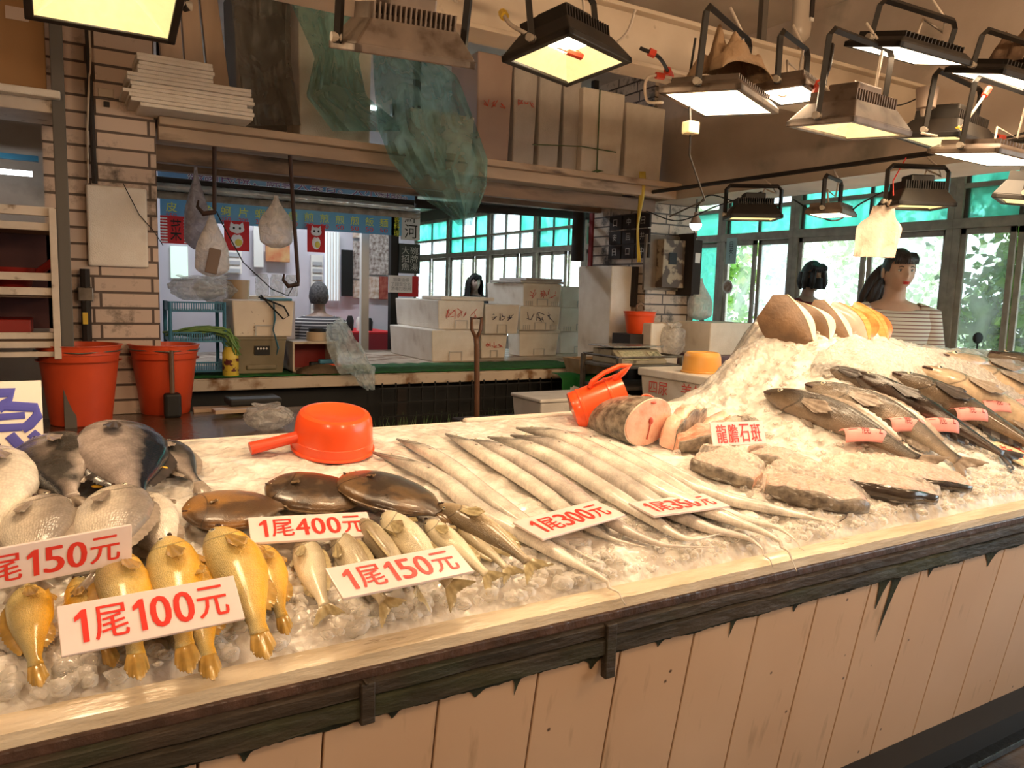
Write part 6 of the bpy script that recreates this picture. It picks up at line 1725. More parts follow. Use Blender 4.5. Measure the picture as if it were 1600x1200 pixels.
for k, (u0, v0, u1, v1, m_) in enumerate(((552, 300, 566, 372, m_food), (552, 376, 566, 436, m_food2), (552, 438, 566, 466, m_food), (577, 305, 608, 318, mat('orange strip', (.62, .22, .08))), (577, 320, 608, 430, m_food2), (577, 432, 592, 467, m_food), (593, 432, 606, 468, mat('red dish photo', (.25, .03, .02), (.4, .12, .08), 20)))):
    rect('food_poster', ('narrow food photo poster, top of the left strip', 'dark food photo poster in the middle of the left strip', 'food photo poster at the foot of the left strip', 'orange heading strip above the wide food poster', 'wide food photo poster behind the white post', 'pale round dish photo at the foot of the wide poster', 'dark red round dish photo at the foot of the wide poster')[k], 'poster', u0, v0, u1, v1, 6.16, m_)
a = PY(565, 400, 5.1); b = PY(577, 400, 5.1); tag(MB().box((a.x, 5.1, -.1), (b.x, 5.15, 3.0)).build('post', m_white), 'white post in front of the food posters', 'post')
a = PY(612, 300, 5.0); tag(MB().box((a.x, 5.0, -.1), (a.x + .07, 5.06, 3.0)).build('post', m_black), 'black post at the right end of the food stall', 'post')
rect('notice', 'red poster behind the hand written note', 'poster', 608, 430, 654, 464, 5.05, m_flag)
board('signboard', 'white sign with a large black character at the stall corner', 'sign', 628, 322, 656, 376, 5.0, mat('sign white', (.72, .68, .66)), '鮮\n河', m_black, fit=(.7, .9))
board('blackboard', 'blackboard with chalk writing at the stall corner', 'blackboard', 624, 380, 656, 428, 4.98, mat('black board', (.03, .04, .04)), '大碗\n招牌\n魚湯', mat('chalk', (.45, .47, .45)), fit=(.8, .8))
board('notice', 'white hand written note below the blackboard', 'note', 608, 430, 644, 458, 4.94, mat('note paper', (.78, .76, .78)), '加藥油條\n了錢安全名\n消毒打粉用', mat('note ink', (.3, .3, .34)), fit=(.85, .75))
rect('notice', 'small framed red and yellow picture on the stall wall', 'picture', 415, 380, 453, 410, 6.12, mat('red orange picture', (.45, .08, .03), (.60, .42, .18), 5))
rect('notice', 'white notice with a red diamond left of the framed picture', 'notice', 396, 352, 412, 418, 6.14, m_white)
rect('shop_window', 'greenish lit shop window at the far left of the stall', 'window', 266, 384, 294, 435, 6.18, mat('lit window', (.45, .60, .50), emit=.6, ecol=(.7, .9, .8)))
# red table and things on it
a = PY(525, 517, 5.6); b = PY(608, 550, 5.6)
rtb = thing('red_table', 'table under a bright red cloth in the food stall', 'table', (a.x, 5.45, 0))
MB().box((0, 0, a.z - .02), (b.x - a.x, .7, a.z)).build('table_top', m_flag, rtb, bevel=.004); MB().box((0, 0, .1), (b.x - a.x, .01, a.z - .02)).build('cloth', mat('red cloth', (.35, .03, .04), rough=.7), rtb)
for i, (u, h_) in enumerate(((538, .09), (548, .14), (563, .13), (578, .12))):
    p = PY(u, 512, 5.6)
    o = MB().lathe([(.03, 0), (.035, h_ * .7), (.02, h_), (.002, h_)], 14).build('condiment_jar', (m_white, m_black, m_white, m_black)[i], smooth='auto'); o.location = (p.x, 5.62, a.z)
    tag(o, ('squat white jar', 'thin dark bottle', 'white cup', 'dark canister')[i] + ' on the red table', 'jar', 'jars on the red table')
# glass jars and orange things on a shelf left of the seated man
a = PY(405, 462, 4.2); b = PY(445, 462, 4.2)
tag(MB().box((a.x - .1, 4.1, a.z - .03), (b.x - .02, 4.4, a.z)).build('counter_shelf', m_white), 'white counter shelf behind the speckled foam box', 'shelf')
tag(MB().box((a.x - .1, 4.12, -.1), (b.x + .05, 4.38, a.z - .03)).build('counter_block', m_stall), 'pale counter block under the white shelf', 'counter')
for i in range(3):
    o = MB().lathe([(.04, 0), (.045, .01), (.045, .12), (.035, .14), (.035, .15), (.002, .15)], 18).build('glass_jar', film('jar glass', (.8, .78, .76), amount=.35, rough=.1), smooth='auto'); o.location = (a.x + .02 + i * .10, 4.2, a.z)
    tag(o, 'clear glass jar on the white counter shelf', 'jar', 'glass jars on the counter shelf')
for x_, y_ in ((1.9, 5.2), (3.4, 8.2)):
    o = MB().tube([(x_ - .6, y_, 2.984), (x_ + .6, y_, 2.984)], .016, 10).build('tube_lamp', mat('cool tube', (1, 1, 1)), smooth=True); tag(o, 'white fluorescent tube under the ceiling', 'lamp', 'fluorescent tubes')

# ---------------------------------------------------------------- right pillar panel and notes, dark post
ep = thing('fuse_box', 'open grimy fuse box with peeling paper on the right pillar', 'fuse box', (3.60, 2.90, 1.50))
MB().box((0, -.02, 0), (.46, .0, .38)).build('back_plate', mat('grimy grey steel', (.14, .11, .085), (.24, .19, .14), 9, rough=.6), ep)
MB().box((.10, -.09, .02), (.30, -.02, .35)).build('breaker_box', mat('peeling cream', (.40, .32, .22), (.10, .07, .05), 13, rough=.6, lo=.45, hi=.52), ep, bevel=.004)
MB().box((.31, -.16, -.03), (.33, .0, .40)).build('door', m_dark, ep); MB().box((.33, -.10, -.02), (.45, -.07, .36)).build('side_box', m_dark, ep, bevel=.004)
MB().box((.38, -.105, .20), (.43, -.10, .27)).build('paper_label', m_white, ep)
MB().box((.15, -.095, .18), (.22, -.09, .26)).build('switch', m_black, ep)
nb_ = thing('notice_board', 'grid of black tiles with pale characters on the left side of the right pillar', 'notices', (0, 0, 0))
for i in range(3):
    for j in range(3):
        y0 = 3.32 - i * .155; z0 = 1.72 + j * .105
        MB().box((3.615, y0 - .14, z0), (3.63, y0, z0 + .095)).build('tile', m_dark, nb_)
        q = text_mb('日安口回中井'[(i * 2 + j) % 6], .05, fit=(.045, .05)); xf(q, Matrix.Translation((3.612, y0 - .07, z0 + .048)) @ RXX); q.build('tile_character', m_foamg, nb_)
tag(MB().box((3.60, 2.98, 1.38), (3.63, 3.36, 1.66)).build('dark_panel', m_dark), 'plain dark panel below the black tile notices', 'panel')
dp = thing('hanging_pole', 'thick dark padded pole hanging at the left of the right pillar', 'pole', (0, 0, 0))
a = PY(902, 408, 3.7); MB().tube([(a.x, 3.7, a.z), (a.x, 3.7, 2.3)], .05, 16).build('padding', m_dark, dp, smooth='auto'); MB().tube([(a.x, 3.7, 2.3), (a.x, 3.7, 3.0)], .03, 10).build('pole', m_dark, dp)
a = PY(922, 400, 3.6); tag(MB().box((a.x - .02, 3.56, 1.5), (a.x + .025, 3.60, 2.4)).build('red_strip', m_redd), 'dark red strip beside the right pillar', 'strip')

# ---------------------------------------------------------------- things hanging over the counter
bd = thing('bag_bundle', 'bundle of white plastic bags hanging above the mound, before the striped shirt', 'plastic bags', tuple(PX(1382, 404, 3.3)))
m_bb = mat('white carrier bags', (.62, .50, .40), (.52, .41, .32), 18, rough=.45, bump=.5, bscale=30)
dist = (bd.location - CAM).length / 1200
for i in range(5):
    w0 = .105; mb = MB()
    s = 1.0; off = (i - 2) * .022
    def f(a, b, i=i, off=off):
        wv = .035 + (w0 - .035) * sstep(.0, .42, a)
        x = (b - .5) * 2 * wv * .62 + off * sstep(0, .5, a)
        z = .235 - a * .23
        return V((x * 1.12 - i * .020 * a, -x * .62 + i * .012, z)) + V((0, .012 * math.sin(b * 9 + i) * a, .004 * noise.noise(V((b * 5, i, 0)))))
    mb.grid(f, 14, 10); mb.build('bag', m_bb, bd, smooth=True)
MB().ball((-.0, -.02, .24), (.03, .025, .02), 12, 8).build('knot', m_bb, bd, smooth=True)
MB().tube([(0, -.02, .25), (0, -.01, .34), (.1, 0, .46)], .003, 6).build('string', m_redl, bd)
ic = thing('insect_trap', 'white capsule shaped device hanging from the ceiling above the beam', 'device', tuple(PY(1250, 66, 1.2)))
MB().lathe([(.002, 0), (.03, .008), (.05, .03), (.055, .06), (.055, .40), (.002, .40)], 28, sy=.6).build('shell', mat('pale device plastic', (.50, .42, .34), rough=.3), ic, smooth='auto')
MB().box((.01, -.04, .10), (.035, -.028, .30)).build('switch_panel', m_dark, ic, bevel=.003); MB().box((.012, -.040, .085), (.034, -.03, .10)).build('label', m_white, ic)
MB().tube([(0, 0, .38), (0, 0, .62)], .006, 6).build('cord', m_black, ic); MB().lathe([(.008, -.03), (.012, 0)], 10).build('nozzle', m_cream, ic)
# bulb
lbp = PX(1087, 352, 3.55)
lb_ = thing('light_bulb', 'bare white bulb hanging left of the black shaded lamps', 'lamp', tuple(lbp))
MB().lathe([(.002, -.035), (.022, -.028), (.036, -.008), (.038, .008)], 24).build('bulb', mat('lit bulb', (1, .97, .95), emit=3, ecol=(1, .93, .85)), lb_, smooth='auto')
MB().lathe([(.038, .008), (.03, .03), (.016, .06), (.014, .08), (.002, .08)], 24).build('socket', mat('bulb base', (.45, .36, .30), rough=.5), lb_, smooth='auto'); MB().tube([(0, 0, .08), (.0, 0, .16)], .004, 6).build('cord', m_black, lb_)
# rag on lamp and crumpled cloth
m_rag = mat('brown rag', (.42, .27, .15), (.32, .20, .11), 8, rough=.85, bump=.6, bscale=60)
def rag(label, P, sx, sy, h, m, seed):
    mb = MB()
    mb.grid(lambda a, b: ((a - .5) * sx * (1 + .3 * noise.noise(V((b * 3, seed, 1)))), (b - .5) * sy, h * (math.sin(math.pi * a) ** .6) * (math.sin(math.pi * b) ** .6) * (1 + 1.1 * noise.noise(V((a * 5, b * 5, seed)))) - .03 * abs(2 * a - 1) ** 3), 40, 30)
    o = mb.build('rag', m, smooth=True, solid=.003); o.location = P; tag(o, label, 'rag'); return o
rag('crumpled brown cloth draped over the square lit floodlight', PZ(1140, 108, 2.17), .22, .16, .085, m_rag, 3)
rag('crumpled brown rag on the slim lamp at the right edge', PZ(1585, 92, 2.36), .16, .14, .07, mat('dark rag', (.20, .12, .07), (.13, .08, .05), 9, rough=.85, bump=.6), 8)
# wires with red tape and yellow connectors along the beam
def wires(label, pts, r_=.004, m=None, tapes=(), name='cable'):
    P = [PZ(*q) for q in pts]
    t = thing(name, label, 'cable', tuple(P[0])); P = [p - P[0] for p in P]
    n_ = 6 * len(P)
    MB().tube([catmull(P, i / n_) for i in range(n_ + 1)], r_, 6).build('wire', m or m_cabw, t, smooth=True)
    for k, (s, mm) in enumerate(tapes):
        a = catmull(P, max(0, s - .05)); b = catmull(P, min(1, s + .05))
        MB().tube([a, b], r_ * 2.2, 8).build('tape', mm, t, smooth='auto')
    return t
wires('cream cable with yellow tape left of the round chip lamp', [(785, 20, 2.25), (800, 40, 2.2), (840, 60, 2.18), (915, 90, 2.16)], .006, m_cabw, ((.05, m_yel), (.92, m_redtape)))
wires('cream cable hanging from the beam to red tape behind the round chip lamp', [(993, 15, 2.3), (980, 50, 2.24), (955, 75, 2.2), (950, 92, 2.18)], .004, m_cabw, ((.9, m_redtape),))
wires('white cable looping to the left side of the cloth covered lamp', [(1050, 122, 2.15), (1020, 118, 2.15), (1008, 130, 2.12), (1012, 158, 2.08), (1035, 160, 2.06)], .005, m_cabw, ((.15, m_redtape),))
wires('dark cables with red tape behind the strapped foam box', [(1000, 75, 2.22), (1030, 90, 2.2), (1048, 120, 2.2), (1060, 140, 2.15)], .006, m_cabb, ((.2, m_redtape), (.6, m_redtape)))
wires('tangle of twisted cables left of the grey finned lamp', [(1295, 65, 2.3), (1290, 110, 2.2), (1285, 140, 2.15), (1272, 160, 2.12), (1280, 130, 2.15), (1300, 150, 2.1)], .006, m_cabw, ((.75, m_redtape),))
wires('thick black cable hanging by the grey finned lamp', [(1300, 70, 2.3), (1296, 100, 2.22), (1288, 128, 2.18), (1290, 160, 2.12)], .008, m_cabb)
wires('white cable with a red cap running to the yellow connector at the right', [(1546, 138, 2.25), (1520, 175, 2.15), (1500, 200, 2.1), (1470, 212, 2.08), (1440, 208, 2.08)], .005, m_cabw, ((.03, m_redtape), (.55, m_yel)))
wires('thin cable strung from the lamp holder to the middle of the beam', [(1240, 140, 2.25), (1330, 150, 2.25), (1400, 165, 2.25), (1460, 140, 2.28)], .003, m_cabb)
wires('black cable sagging at the right edge under the beam', [(1500, 185, 2.2), (1540, 205, 2.15), (1570, 215, 2.15), (1610, 205, 2.18)], .005, m_cabb, ((.6, m_redtape),))
wires('loop of cable around the red tape left of the grey finned lamp', [(1215, 118, 2.2), (1206, 138, 2.16), (1225, 150, 2.14), (1238, 130, 2.17), (1222, 116, 2.2)], .004, m_cabw, ((.2, m_redtape),))
yc = thing('cable_connector', 'yellow cable connector hanging below the cloth covered lamp', 'connector', tuple(PZ(1079, 200, 2.0)))
MB().box((-.022, -.02, -.02), (.022, .02, .02)).build('block', mat('cream connector', (.62, .5, .3), rough=.4), yc, bevel=.005)
MB().tube([(0, 0, .0), (-.01, .01, .14), (0, 0, .28)], .004, 6).build('upper_cable', m_cabb, yc); MB().tube([(0, 0, 0), (.02, .02, -.08), (.10, .02, -.22), (.11, .2, -.26)], .003, 6).build('lower_cable', m_cabb, yc)
lp = thing('ceiling_lampholder', 'grey round lampholder under the beam right of the finned lamp', 'lampholder', tuple(PZ(1447, 163, 2.22)))
MB().lathe([(.018, -.05), (.022, -.02), (.034, -.015), (.036, .015), (.04, .06), (.002, .06)], 24).build('holder', mat('grey holder', (.34, .25, .19), rough=.5), lp, smooth='auto')
for k, pts in enumerate(([(1087, 2.0, 325), (1110, 2.0, 305), (1160, 2, 318), (1220, 2, 322)], [(1010, 0, 330), (1060, 0, 345), (1120, 0, 322), (1190, 0, 300)], [(1240, 0, 312), (1300, 0, 345), (1345, 0, 318), (1380, 0, 300)])):
    P = [PX(u, v, 3.5) for u, _, v in pts]; o = P[0].copy(); mb = MB().tube([catmull([p - o for p in P], i / 24) for i in range(25)], .004, 6).build('cable', m_cabb, smooth=True); mb.location = o
    tag(mb, ('black cable looping from the bare bulb to the first shaded lamp', 'cable sagging across the right pillar top under the beam', 'cable sagging under the rail behind the flat low lamp')[k], 'cable')

# ================================================================ OUTSIDE THE WINDOWS
struct(MB().box((6.6, -10, -.3), (30, 40, -.12)).build('floor_outside', mat('pale paving', (.80, .80, .78), (.70, .70, .68), 3, rough=.8)))
m_leaf = mat('bright vine leaves', (.16, .38, .04), (.42, .62, .10), 4, rough=.5)
m_leafd = mat('deep green leaves', (.06, .18, .03), (.14, .30, .05), 4, rough=.5)
m_leafg = mat('grey green leaves', (.42, .52, .30), (.75, .80, .62), 4, rough=.6)
def leaves(name, label, n_, fx, fy, fz, s, m, seed, dens=None):
    r_ = random.Random(seed); mb = MB(); k = 0
    while k < n_:
        x, y, z = r_.uniform(*fx), r_.uniform(*fy), r_.uniform(*fz)
        if noise.noise(V((x * .5, y * 1.1, z * 1.1 + seed))) < (dens or -.1): 
            if r_.random() > .05: continue
        k += 1
        a = V((r_.uniform(-1, 1), r_.uniform(-1, 1), r_.uniform(-1, .3))).normalized(); b = a.orthogonal().normalized(); b = (Matrix.Rotation(r_.uniform(0, 6.28), 3, a) @ b)
        q = s * r_.uniform(.6, 1.3); P = V((x, y, z)); c = a.cross(b) * .15 * q
        mb.add([P, P + a * q * .45 + b * q * .42 + c, P + a * q, P + a * q * .45 - b * q * .42 + c], [(0, 1, 2, 3)])
    o = mb.build(name, m, fixn=False); return tag(o, label, 'foliage', kind='stuff')
leaves('climbing_vine', 'bright climbing vine outside the right windows', 2600, (6.8, 7.5), (.9, 2.5), (.8, 2.9), .10, m_leaf, 1, .02)
leaves('climbing_vine', 'deep green vine leaves hanging outside the right windows', 2200, (6.9, 7.8), (1.0, 3.1), (.9, 3.0), .10, m_leafd, 2, .0)
leaves('hedge', 'sunlit hedge outside the middle windows behind the masked person', 3600, (8.5, 10.5), (2.8, 7.5), (.4, 3.0), .11, m_leafg, 3, -.1)
leaves('shrub', 'green leafy shrub outside the window beside the right pillar', 2400, (6.9, 7.7), (5.4, 6.6), (.3, 2.6), .12, m_leaf, 4, -.2)
leaves('hedge', 'pale hedge outside the far windows', 2600, (10, 14), (9, 24), (.0, 3.2), .2, m_leafg, 5, -.05)
for i, (y, z0, z1) in enumerate(((1.45, .5, 2.9), (2.0, .6, 3.0), (5.9, -.1, 2.4))):
    tag(MB().tube([(7.2, y, -.12), (7.15, y + .1, 1.0), (7.3, y - .1, 1.9), (7.2, y + .05, z1)], .02, 8).build('vine_stem', m_sw, smooth=True), ('vine stem outside the rightmost window', 'vine stem outside the window right of the striped shirt', 'shrub stem outside the window by the pillar')[i], 'stem')
# stickers on panes
st1 = thing('paper_sticker', 'pale vertical paper sign on the teal pane beside the pillar', 'sign', tuple(PX(1143, 392, 6.44)))
MB().box((-.004, -.075, -.14), (0, .075, .14)).build('paper', mat('pale teal paper', (.45, .62, .60)), st1)
tm = text_mb('日\n安\n！', .08, fit=(.06, .2)); xf(tm, Matrix.Translation((-.007, 0, 0)) @ RXX); tm.build('lettering', m_black, st1)
st2 = thing('round_sticker', 'round brown sticker on the teal pane beside the pillar', 'sticker', tuple(PX(1137, 448, 6.44)))
MB().lathe([(.075, 0), (.075, .003)], 24, M=Matrix.Rotation(rad(-90), 4, 'Y')).build('disc', m_white, st2); MB().lathe([(.055, .003), (.055, .006)], 24, M=Matrix.Rotation(rad(-90), 4, 'Y')).build('picture', mat('brown print', (.3, .16, .08), (.55, .4, .3), 20), st2)

# parked scooters
m_scb2 = mat('black scooter plastic', (.012, .012, .014), rough=.2, coat=.6)
def scooter(label, loc, rz, m):
    t = thing('motor_scooter', label, 'scooter', loc, rad(rz), 'scooters parked by the windows')
    w = MB(); 
    for x in (-.62, .62):
        t_ = MB(); t_.tube([(x + .2 * math.cos(a), 0, .22 + .2 * math.sin(a)) for a in [2 * math.pi * k / 20 for k in range(20)]], .05, 8, closed=True); wb = t_.build('wheel', m_black, t, smooth=True)
        MB().lathe([(.12, -.02), (.12, .02)], 20, M=Matrix.Translation((x, 0, .22)) @ Matrix.Rotation(rad(90), 4, 'X')).build('rim', m_steel, wb)
    f = MB(); f.rings([[V((x + .0, y * wd_, z)) for y, z in ((-1, z0), (1, z0), (.8, z1), (-.8, z1))] for x, wd_, z0, z1 in ((.30, .14, .45, .62), (.36, .20, .40, .86), (.48, .17, .38, 1.0), (.58, .10, .42, .92))]); f.build('front_fairing', m, t, bevel=.02, smooth='auto')
    f = MB(); f.rings([[V((x, y * wd_, z)) for y, z in ((-1, z0), (1, z0), (.8, z1), (-.8, z1))] for x, wd_, z0, z1 in ((-.72, .06, .60, .72), (-.45, .15, .38, .74), (-.1, .14, .32, .70), (.02, .12, .28, .34))]); f.build('tail_body', m, t, bevel=.02, smooth='auto')
    MB().box((-.05, -.12, .26), (.40, .12, .32)).build('footboard', m, t, bevel=.02); MB().rings([[V((x, y * .13, z)) for y, z in ((-1, z0), (1, z0), (.8, z1), (-.8, z1))] for x, z0, z1 in ((-.65, .72, .80), (-.3, .72, .78), (-.05, .68, .74))]).build('seat', m_black, t, bevel=.02)
    hb = MB().tube([(.32, -.34, 1.04), (.36, -.2, 1.06), (.42, 0, 1.02), (.36, .2, 1.06), (.32, .34, 1.04)], .016, 8).build('handlebar', m_black, t, smooth=True)
    MB().ball((.40, 0, 1.03), (.10, .12, .07), 16, 10).build('headlamp_cowl', m, t, smooth=True)
    for s in (-1, 1):
        MB().tube([(.36, s * .22, 1.06), (.34, s * .27, 1.2), (.33, s * .28, 1.27)], .006, 6).build('mirror_stalk', m_black, t, smooth=True)
        MB().ball((.33, s * .28, 1.31), (.02, .055, .045), 14, 8).build('mirror', m_black, t, smooth=True)
    return t
p = PX(1485, 520, 5.9); scooter('black scooter parked inside the window right of the striped shirt', (6.02, p.y + .35, -.1), 262, m_scb2)
scooter('dark scooter with round mirrors parked before the teal pane', (6.05, 4.55, -.1), 160, m_scb2)
scooter('silver white scooter parked outside the rightmost window', (7.3, 1.2, -.12), 200, mat('silver paint', (.5, .5, .55), rough=.3))
scooter('second silver scooter outside beneath the vine', (7.9, 1.9, -.12), 190, mat('white paint', (.65, .65, .68), rough=.3))
# ================================================================ PEOPLE
def skin_mat(name, c):
    return mat(name, c, tuple(k * .9 for k in c), 12, rough=.5, sss=.12)
def stripes(name, base, line, period=.022, duty=.28, plain=None, below=None, tilt=0):
    m = bpy.data.materials.new(name); nt, b = _nt(m); N, L = nt.nodes, nt.links
    b.inputs['Roughness'].default_value = .85
    tc = N.new('ShaderNodeTexCoord'); sp = N.new('ShaderNodeSeparateXYZ'); L.new(tc.outputs['Object'], sp.inputs[0])
    a = N.new('ShaderNodeMath'); a.operation = 'DIVIDE'; a.inputs[1].default_value = period; L.new(sp.outputs[2], a.inputs[0])
    f = N.new('ShaderNodeMath'); f.operation = 'FRACT'; L.new(a.outputs[0], f.inputs[0])
    g = N.new('ShaderNodeMath'); g.operation = 'LESS_THAN'; g.inputs[1].default_value = duty; L.new(f.outputs[0], g.inputs[0])
    mx = N.new('ShaderNodeMix'); mx.data_type = 'RGBA'; mx.inputs[6].default_value = (*base, 1); mx.inputs[7].default_value = (*line, 1); L.new(g.outputs[0], mx.inputs[0])
    out = mx.outputs[2]
    if plain:
        h = N.new('ShaderNodeMath'); h.operation = 'LESS_THAN'; h.inputs[1].default_value = below; L.new(sp.outputs[2], h.inputs[0])
        m2 = N.new('ShaderNodeMix'); m2.data_type = 'RGBA'; m2.inputs[7].default_value = (*plain, 1); L.new(out, m2.inputs[6]); L.new(h.outputs[0], m2.inputs[0]); out = m2.outputs[2]
    L.new(out, b.inputs['Base Color'])
    return m
def head_geo(mb, c, R3, wd=.078, dp=.098, ht=.118, fat=0.0):
    """head with face; local axes: -Y face, X to the figure's left, Z up"""
    g = lambda x, s: math.exp(-(x / s) ** 2)
    nu, nv = 56, 44
    vs = []
    for j in range(nv + 1):
        th = math.pi * j / nv
        for i in range(nu):
            ph = 2 * math.pi * i / nu
            dx, dy, dz = math.sin(th) * math.sin(ph), -math.sin(th) * math.cos(ph), math.cos(th)
            x, y, z = dx * wd, dy * dp, dz * ht
            if z < 0:
                k = 1 - .30 * (min(1, -z / ht)) ** 1.5 * (1 - fat)
                x *= k
                if y > 0: y *= 1 - .35 * (-z / ht)
            if dy < 0:
                y *= 1 - .10 * abs(dz) ** 2
                fr = 1.0
                y -= .022 * g(x, .013) * g(z + .018, .022) * fr + .010 * g(x, .010) * g(z - .008, .020)      # nose
                y += .010 * (g(x - .032, .017) + g(x + .032, .017)) * g(z - .008, .014)               # sockets
                y -= .005 * g(z - .032, .012) * g(x, .05)                                             # brow
                y -= .007 * g(x, .022) * g(z + .056, .008) - .004 * g(x, .02) * g(z + .066, .004)      # lips
                y -= .005 * g(x, .020) * g(z + .072, .006)
                y -= .010 * g(x, .028) * g(z + .100, .022)                                            # chin
                y -= .006 * (g(x - .045, .025) + g(x + .045, .025)) * g(z + .030, .03)                  # cheeks
            vs.append(V(c) + R3 @ V((x, y, z)))
    fs = []
    for j in range(nv):
        for i in range(nu):
            a, b = j * nu + i, j * nu + (i + 1) % nu
            fs.append((a, b, b + nu, a + nu))
    mb.add(vs, fs)
    for s in (-1, 1):      # ears
        M = Matrix.Translation(c) @ R3.to_4x4() @ Matrix.Translation((s * (wd + .002), .008, -.012)) @ Matrix.Rotation(rad(18 * s), 4, 'Z')
        mb.ball((0, 0, 0), (.010, .020, .032), 12, 8, M)
def hand_geo(mb, wrist, d, up, s=1):
    """palm plus five bent fingers; d direction of the hand, up the back of the hand"""
    d = V(d).normalized(); up = (V(up) - d * V(up).dot(d)).normalized(); sd = d.cross(up).normalized() * s
    mb.tube([wrist, wrist + d * .03, wrist + d * .085], [.022, .034, .036], 10, flat=.5)
    for k, (o, l) in enumerate(((-.028, .068), (-.010, .078), (.009, .074), (.027, .058))):
        b = wrist + d * .08 + sd * o
        mb.tube([b, b + d * l * .45 - up * .006, b + d * l * .8 - up * .022, b + d * l * .95 - up * .034], [.0095, .009, .008, .006], 8)
    b = wrist + d * .03 - sd * .028
    mb.tube([b, b + d * .03 - sd * .022 - up * .006, b + d * .055 - sd * .024 - up * .016], [.011, .010, .007], 8)
def person(label, eye, yaw, H, skin, hairf, top_m, pants_m, arms='down', build_=1.0, seat=False, lips=None, mask=None, pitch=0, wide=1.0, faceyaw=None, top_name='shirt', neckline=.0, sleeves=.22, vox=.007, scl=1.0):
    """eye: world point between the eyes; yaw: direction the body faces (degrees, 0 = towards -Y)"""
    hc = V(eye) - V((0, 0, -.0)) ; 
    R3 = Matrix.Rotation(rad(yaw), 3, 'Z'); RF = Matrix.Rotation(rad(yaw if faceyaw is None else faceyaw), 3, 'Z') @ Matrix.Rotation(rad(pitch), 3, 'X')
    headc = V(eye) - RF @ V((0, -.085, 0.004)) * scl
    org = V((headc.x, headc.y, -.1))
    t = thing('person', label, 'person', tuple(org))
    t.scale = (scl, scl, scl); h = (headc - org) / scl; b_ = build_
    P = lambda x, y, z: h + R3 @ V((x, y, z))
    body = MB()
    head_geo(body, h, RF, wd=.078 * (1 + .10 * (b_ - 1) * 3), fat=(b_ - 1) * 1.6)
    body.tube([h + V((0, 0, -.05)) + R3 @ V((0, .02, 0)), P(0, .03, -.12), P(0, .04, -.17), P(0, .045, -.20)], [.052 * b_, .050 * b_, .056 * b_, .08], 16)
    sw = .185 * wide      # half shoulder
    tz = [(-.160, .07, .055), (-.182, .125, .075), (-.222, sw * .92, .095), (-.30, sw, .112), (-.40, sw * .92, .122), (-.52, sw * .82, .118 * b_), (-.62, sw * .86, .125 * b_), (-.72, sw * .95, .135 * b_), (-.80, sw * .90, .125 * b_)]
    def torso(mb, k=0.0, z0=-9, z1=9, ext=0, front=0):
        rs = []
        for z, rx, ry in tz:
            if z < z0 or z > z1: continue
            rs.append([P((rx + k) * math.cos(a), .045 + (ry + k) * math.sin(a) * (1.0 if math.sin(a) > 0 else 1.08) , z + (.0)) for a in [2 * math.pi * q / 28 for q in range(28)]])
        mb.rings(rs)
    torso(body)
    ends = {}
    for s in (-1, 1):
        sh = P(s * sw * .93, .045, -.265)
        if arms == 'down': el, wr_ = P(s * (sw + .045), .05, -.55), P(s * (sw + .03), -.06, -.79)
        elif arms == 'desk': el, wr_ = P(s * (sw + .05), -.06, -.52), P(s * (sw * .5), -.32, -.56)
        elif arms == 'fold': el, wr_ = P(s * (sw + .04), .03, -.53), P(s * .06, -.19, -.55)
        ends[s] = (sh, el, wr_)
        body.tube([sh, sh.lerp(el, .5), el, el.lerp(wr_, .4), wr_], [.045 * b_, .046 * b_, .038 * b_, .038 * b_, .025], 12)
        hand_geo(body, wr_, (wr_ - el), R3 @ V((s, -.3, .4)), s)
    for s in (-1, 1):
        hip = P(s * .095, .045, -.82)
        if seat: kn, an = P(s * .11, -.38, -.86), P(s * .11, -.36, -1.26)
        else: kn, an = V((hip.x, hip.y, max(.45, hip.z * .52))), V((hip.x, hip.y, .09))
        body.tube([hip, hip.lerp(kn, .5), kn, kn.lerp(an, .35), an], [.098 * b_, .082 * b_, .058, .056, .036], 14)
        f_ = R3 @ V((0, -.14, -.05)); body.tube([an + V((0, 0, -.03)), an + f_ * .5 + V((0, 0, -.04)), an + f_ + V((0, 0, -.03))], [.04, .042, .03], 10, flat=.8)
    o = body.build('body', skin, t, smooth=True)
    md = o.modifiers.new('remesh', 'REMESH'); md.mode = 'VOXEL'; md.voxel_size = vox; md.use_smooth_shade = True
    md = o.modifiers.new('smooth', 'SMOOTH'); md.factor = .5; md.iterations = 2
    # top
    tp = MB(); rs = []
    for z, rx, ry in tz[2 if neckline else 1:]:
        k = .022 if z > -.33 else .012
        ring = []
        for q in range(36):
            a = 2 * math.pi * q / 36; zz = z
            if z > -.26: zz += -.0
            ring.append(P((rx + k) * math.cos(a), .045 + (ry + k) * math.sin(a) * (1 if math.sin(a) > 0 else 1.08), zz))
        rs.append(ring)
    if neckline:
        nk = []
        for q in range(36):
            a = 2 * math.pi * q / 36
            f_ = max(0, -math.sin(a))
            nk.append(P((.102) * math.cos(a), .045 + (.074) * math.sin(a) * (1 if math.sin(a) > 0 else 1.15), -.176 - neckline * f_))
        rs.insert(0, nk)
        rs[1] = [p.lerp(P(0, .045, p.z - h.z if False else 0), 0) for p in rs[1]]
        for q in range(36):
            a = 2 * math.pi * q / 36; f_ = max(0, -math.sin(a))
            if f_ > .2 and rs[1][q].z > rs[0][q].z - .012: rs[1][q].z = rs[0][q].z - .012
    tp.rings(rs, cap=False)
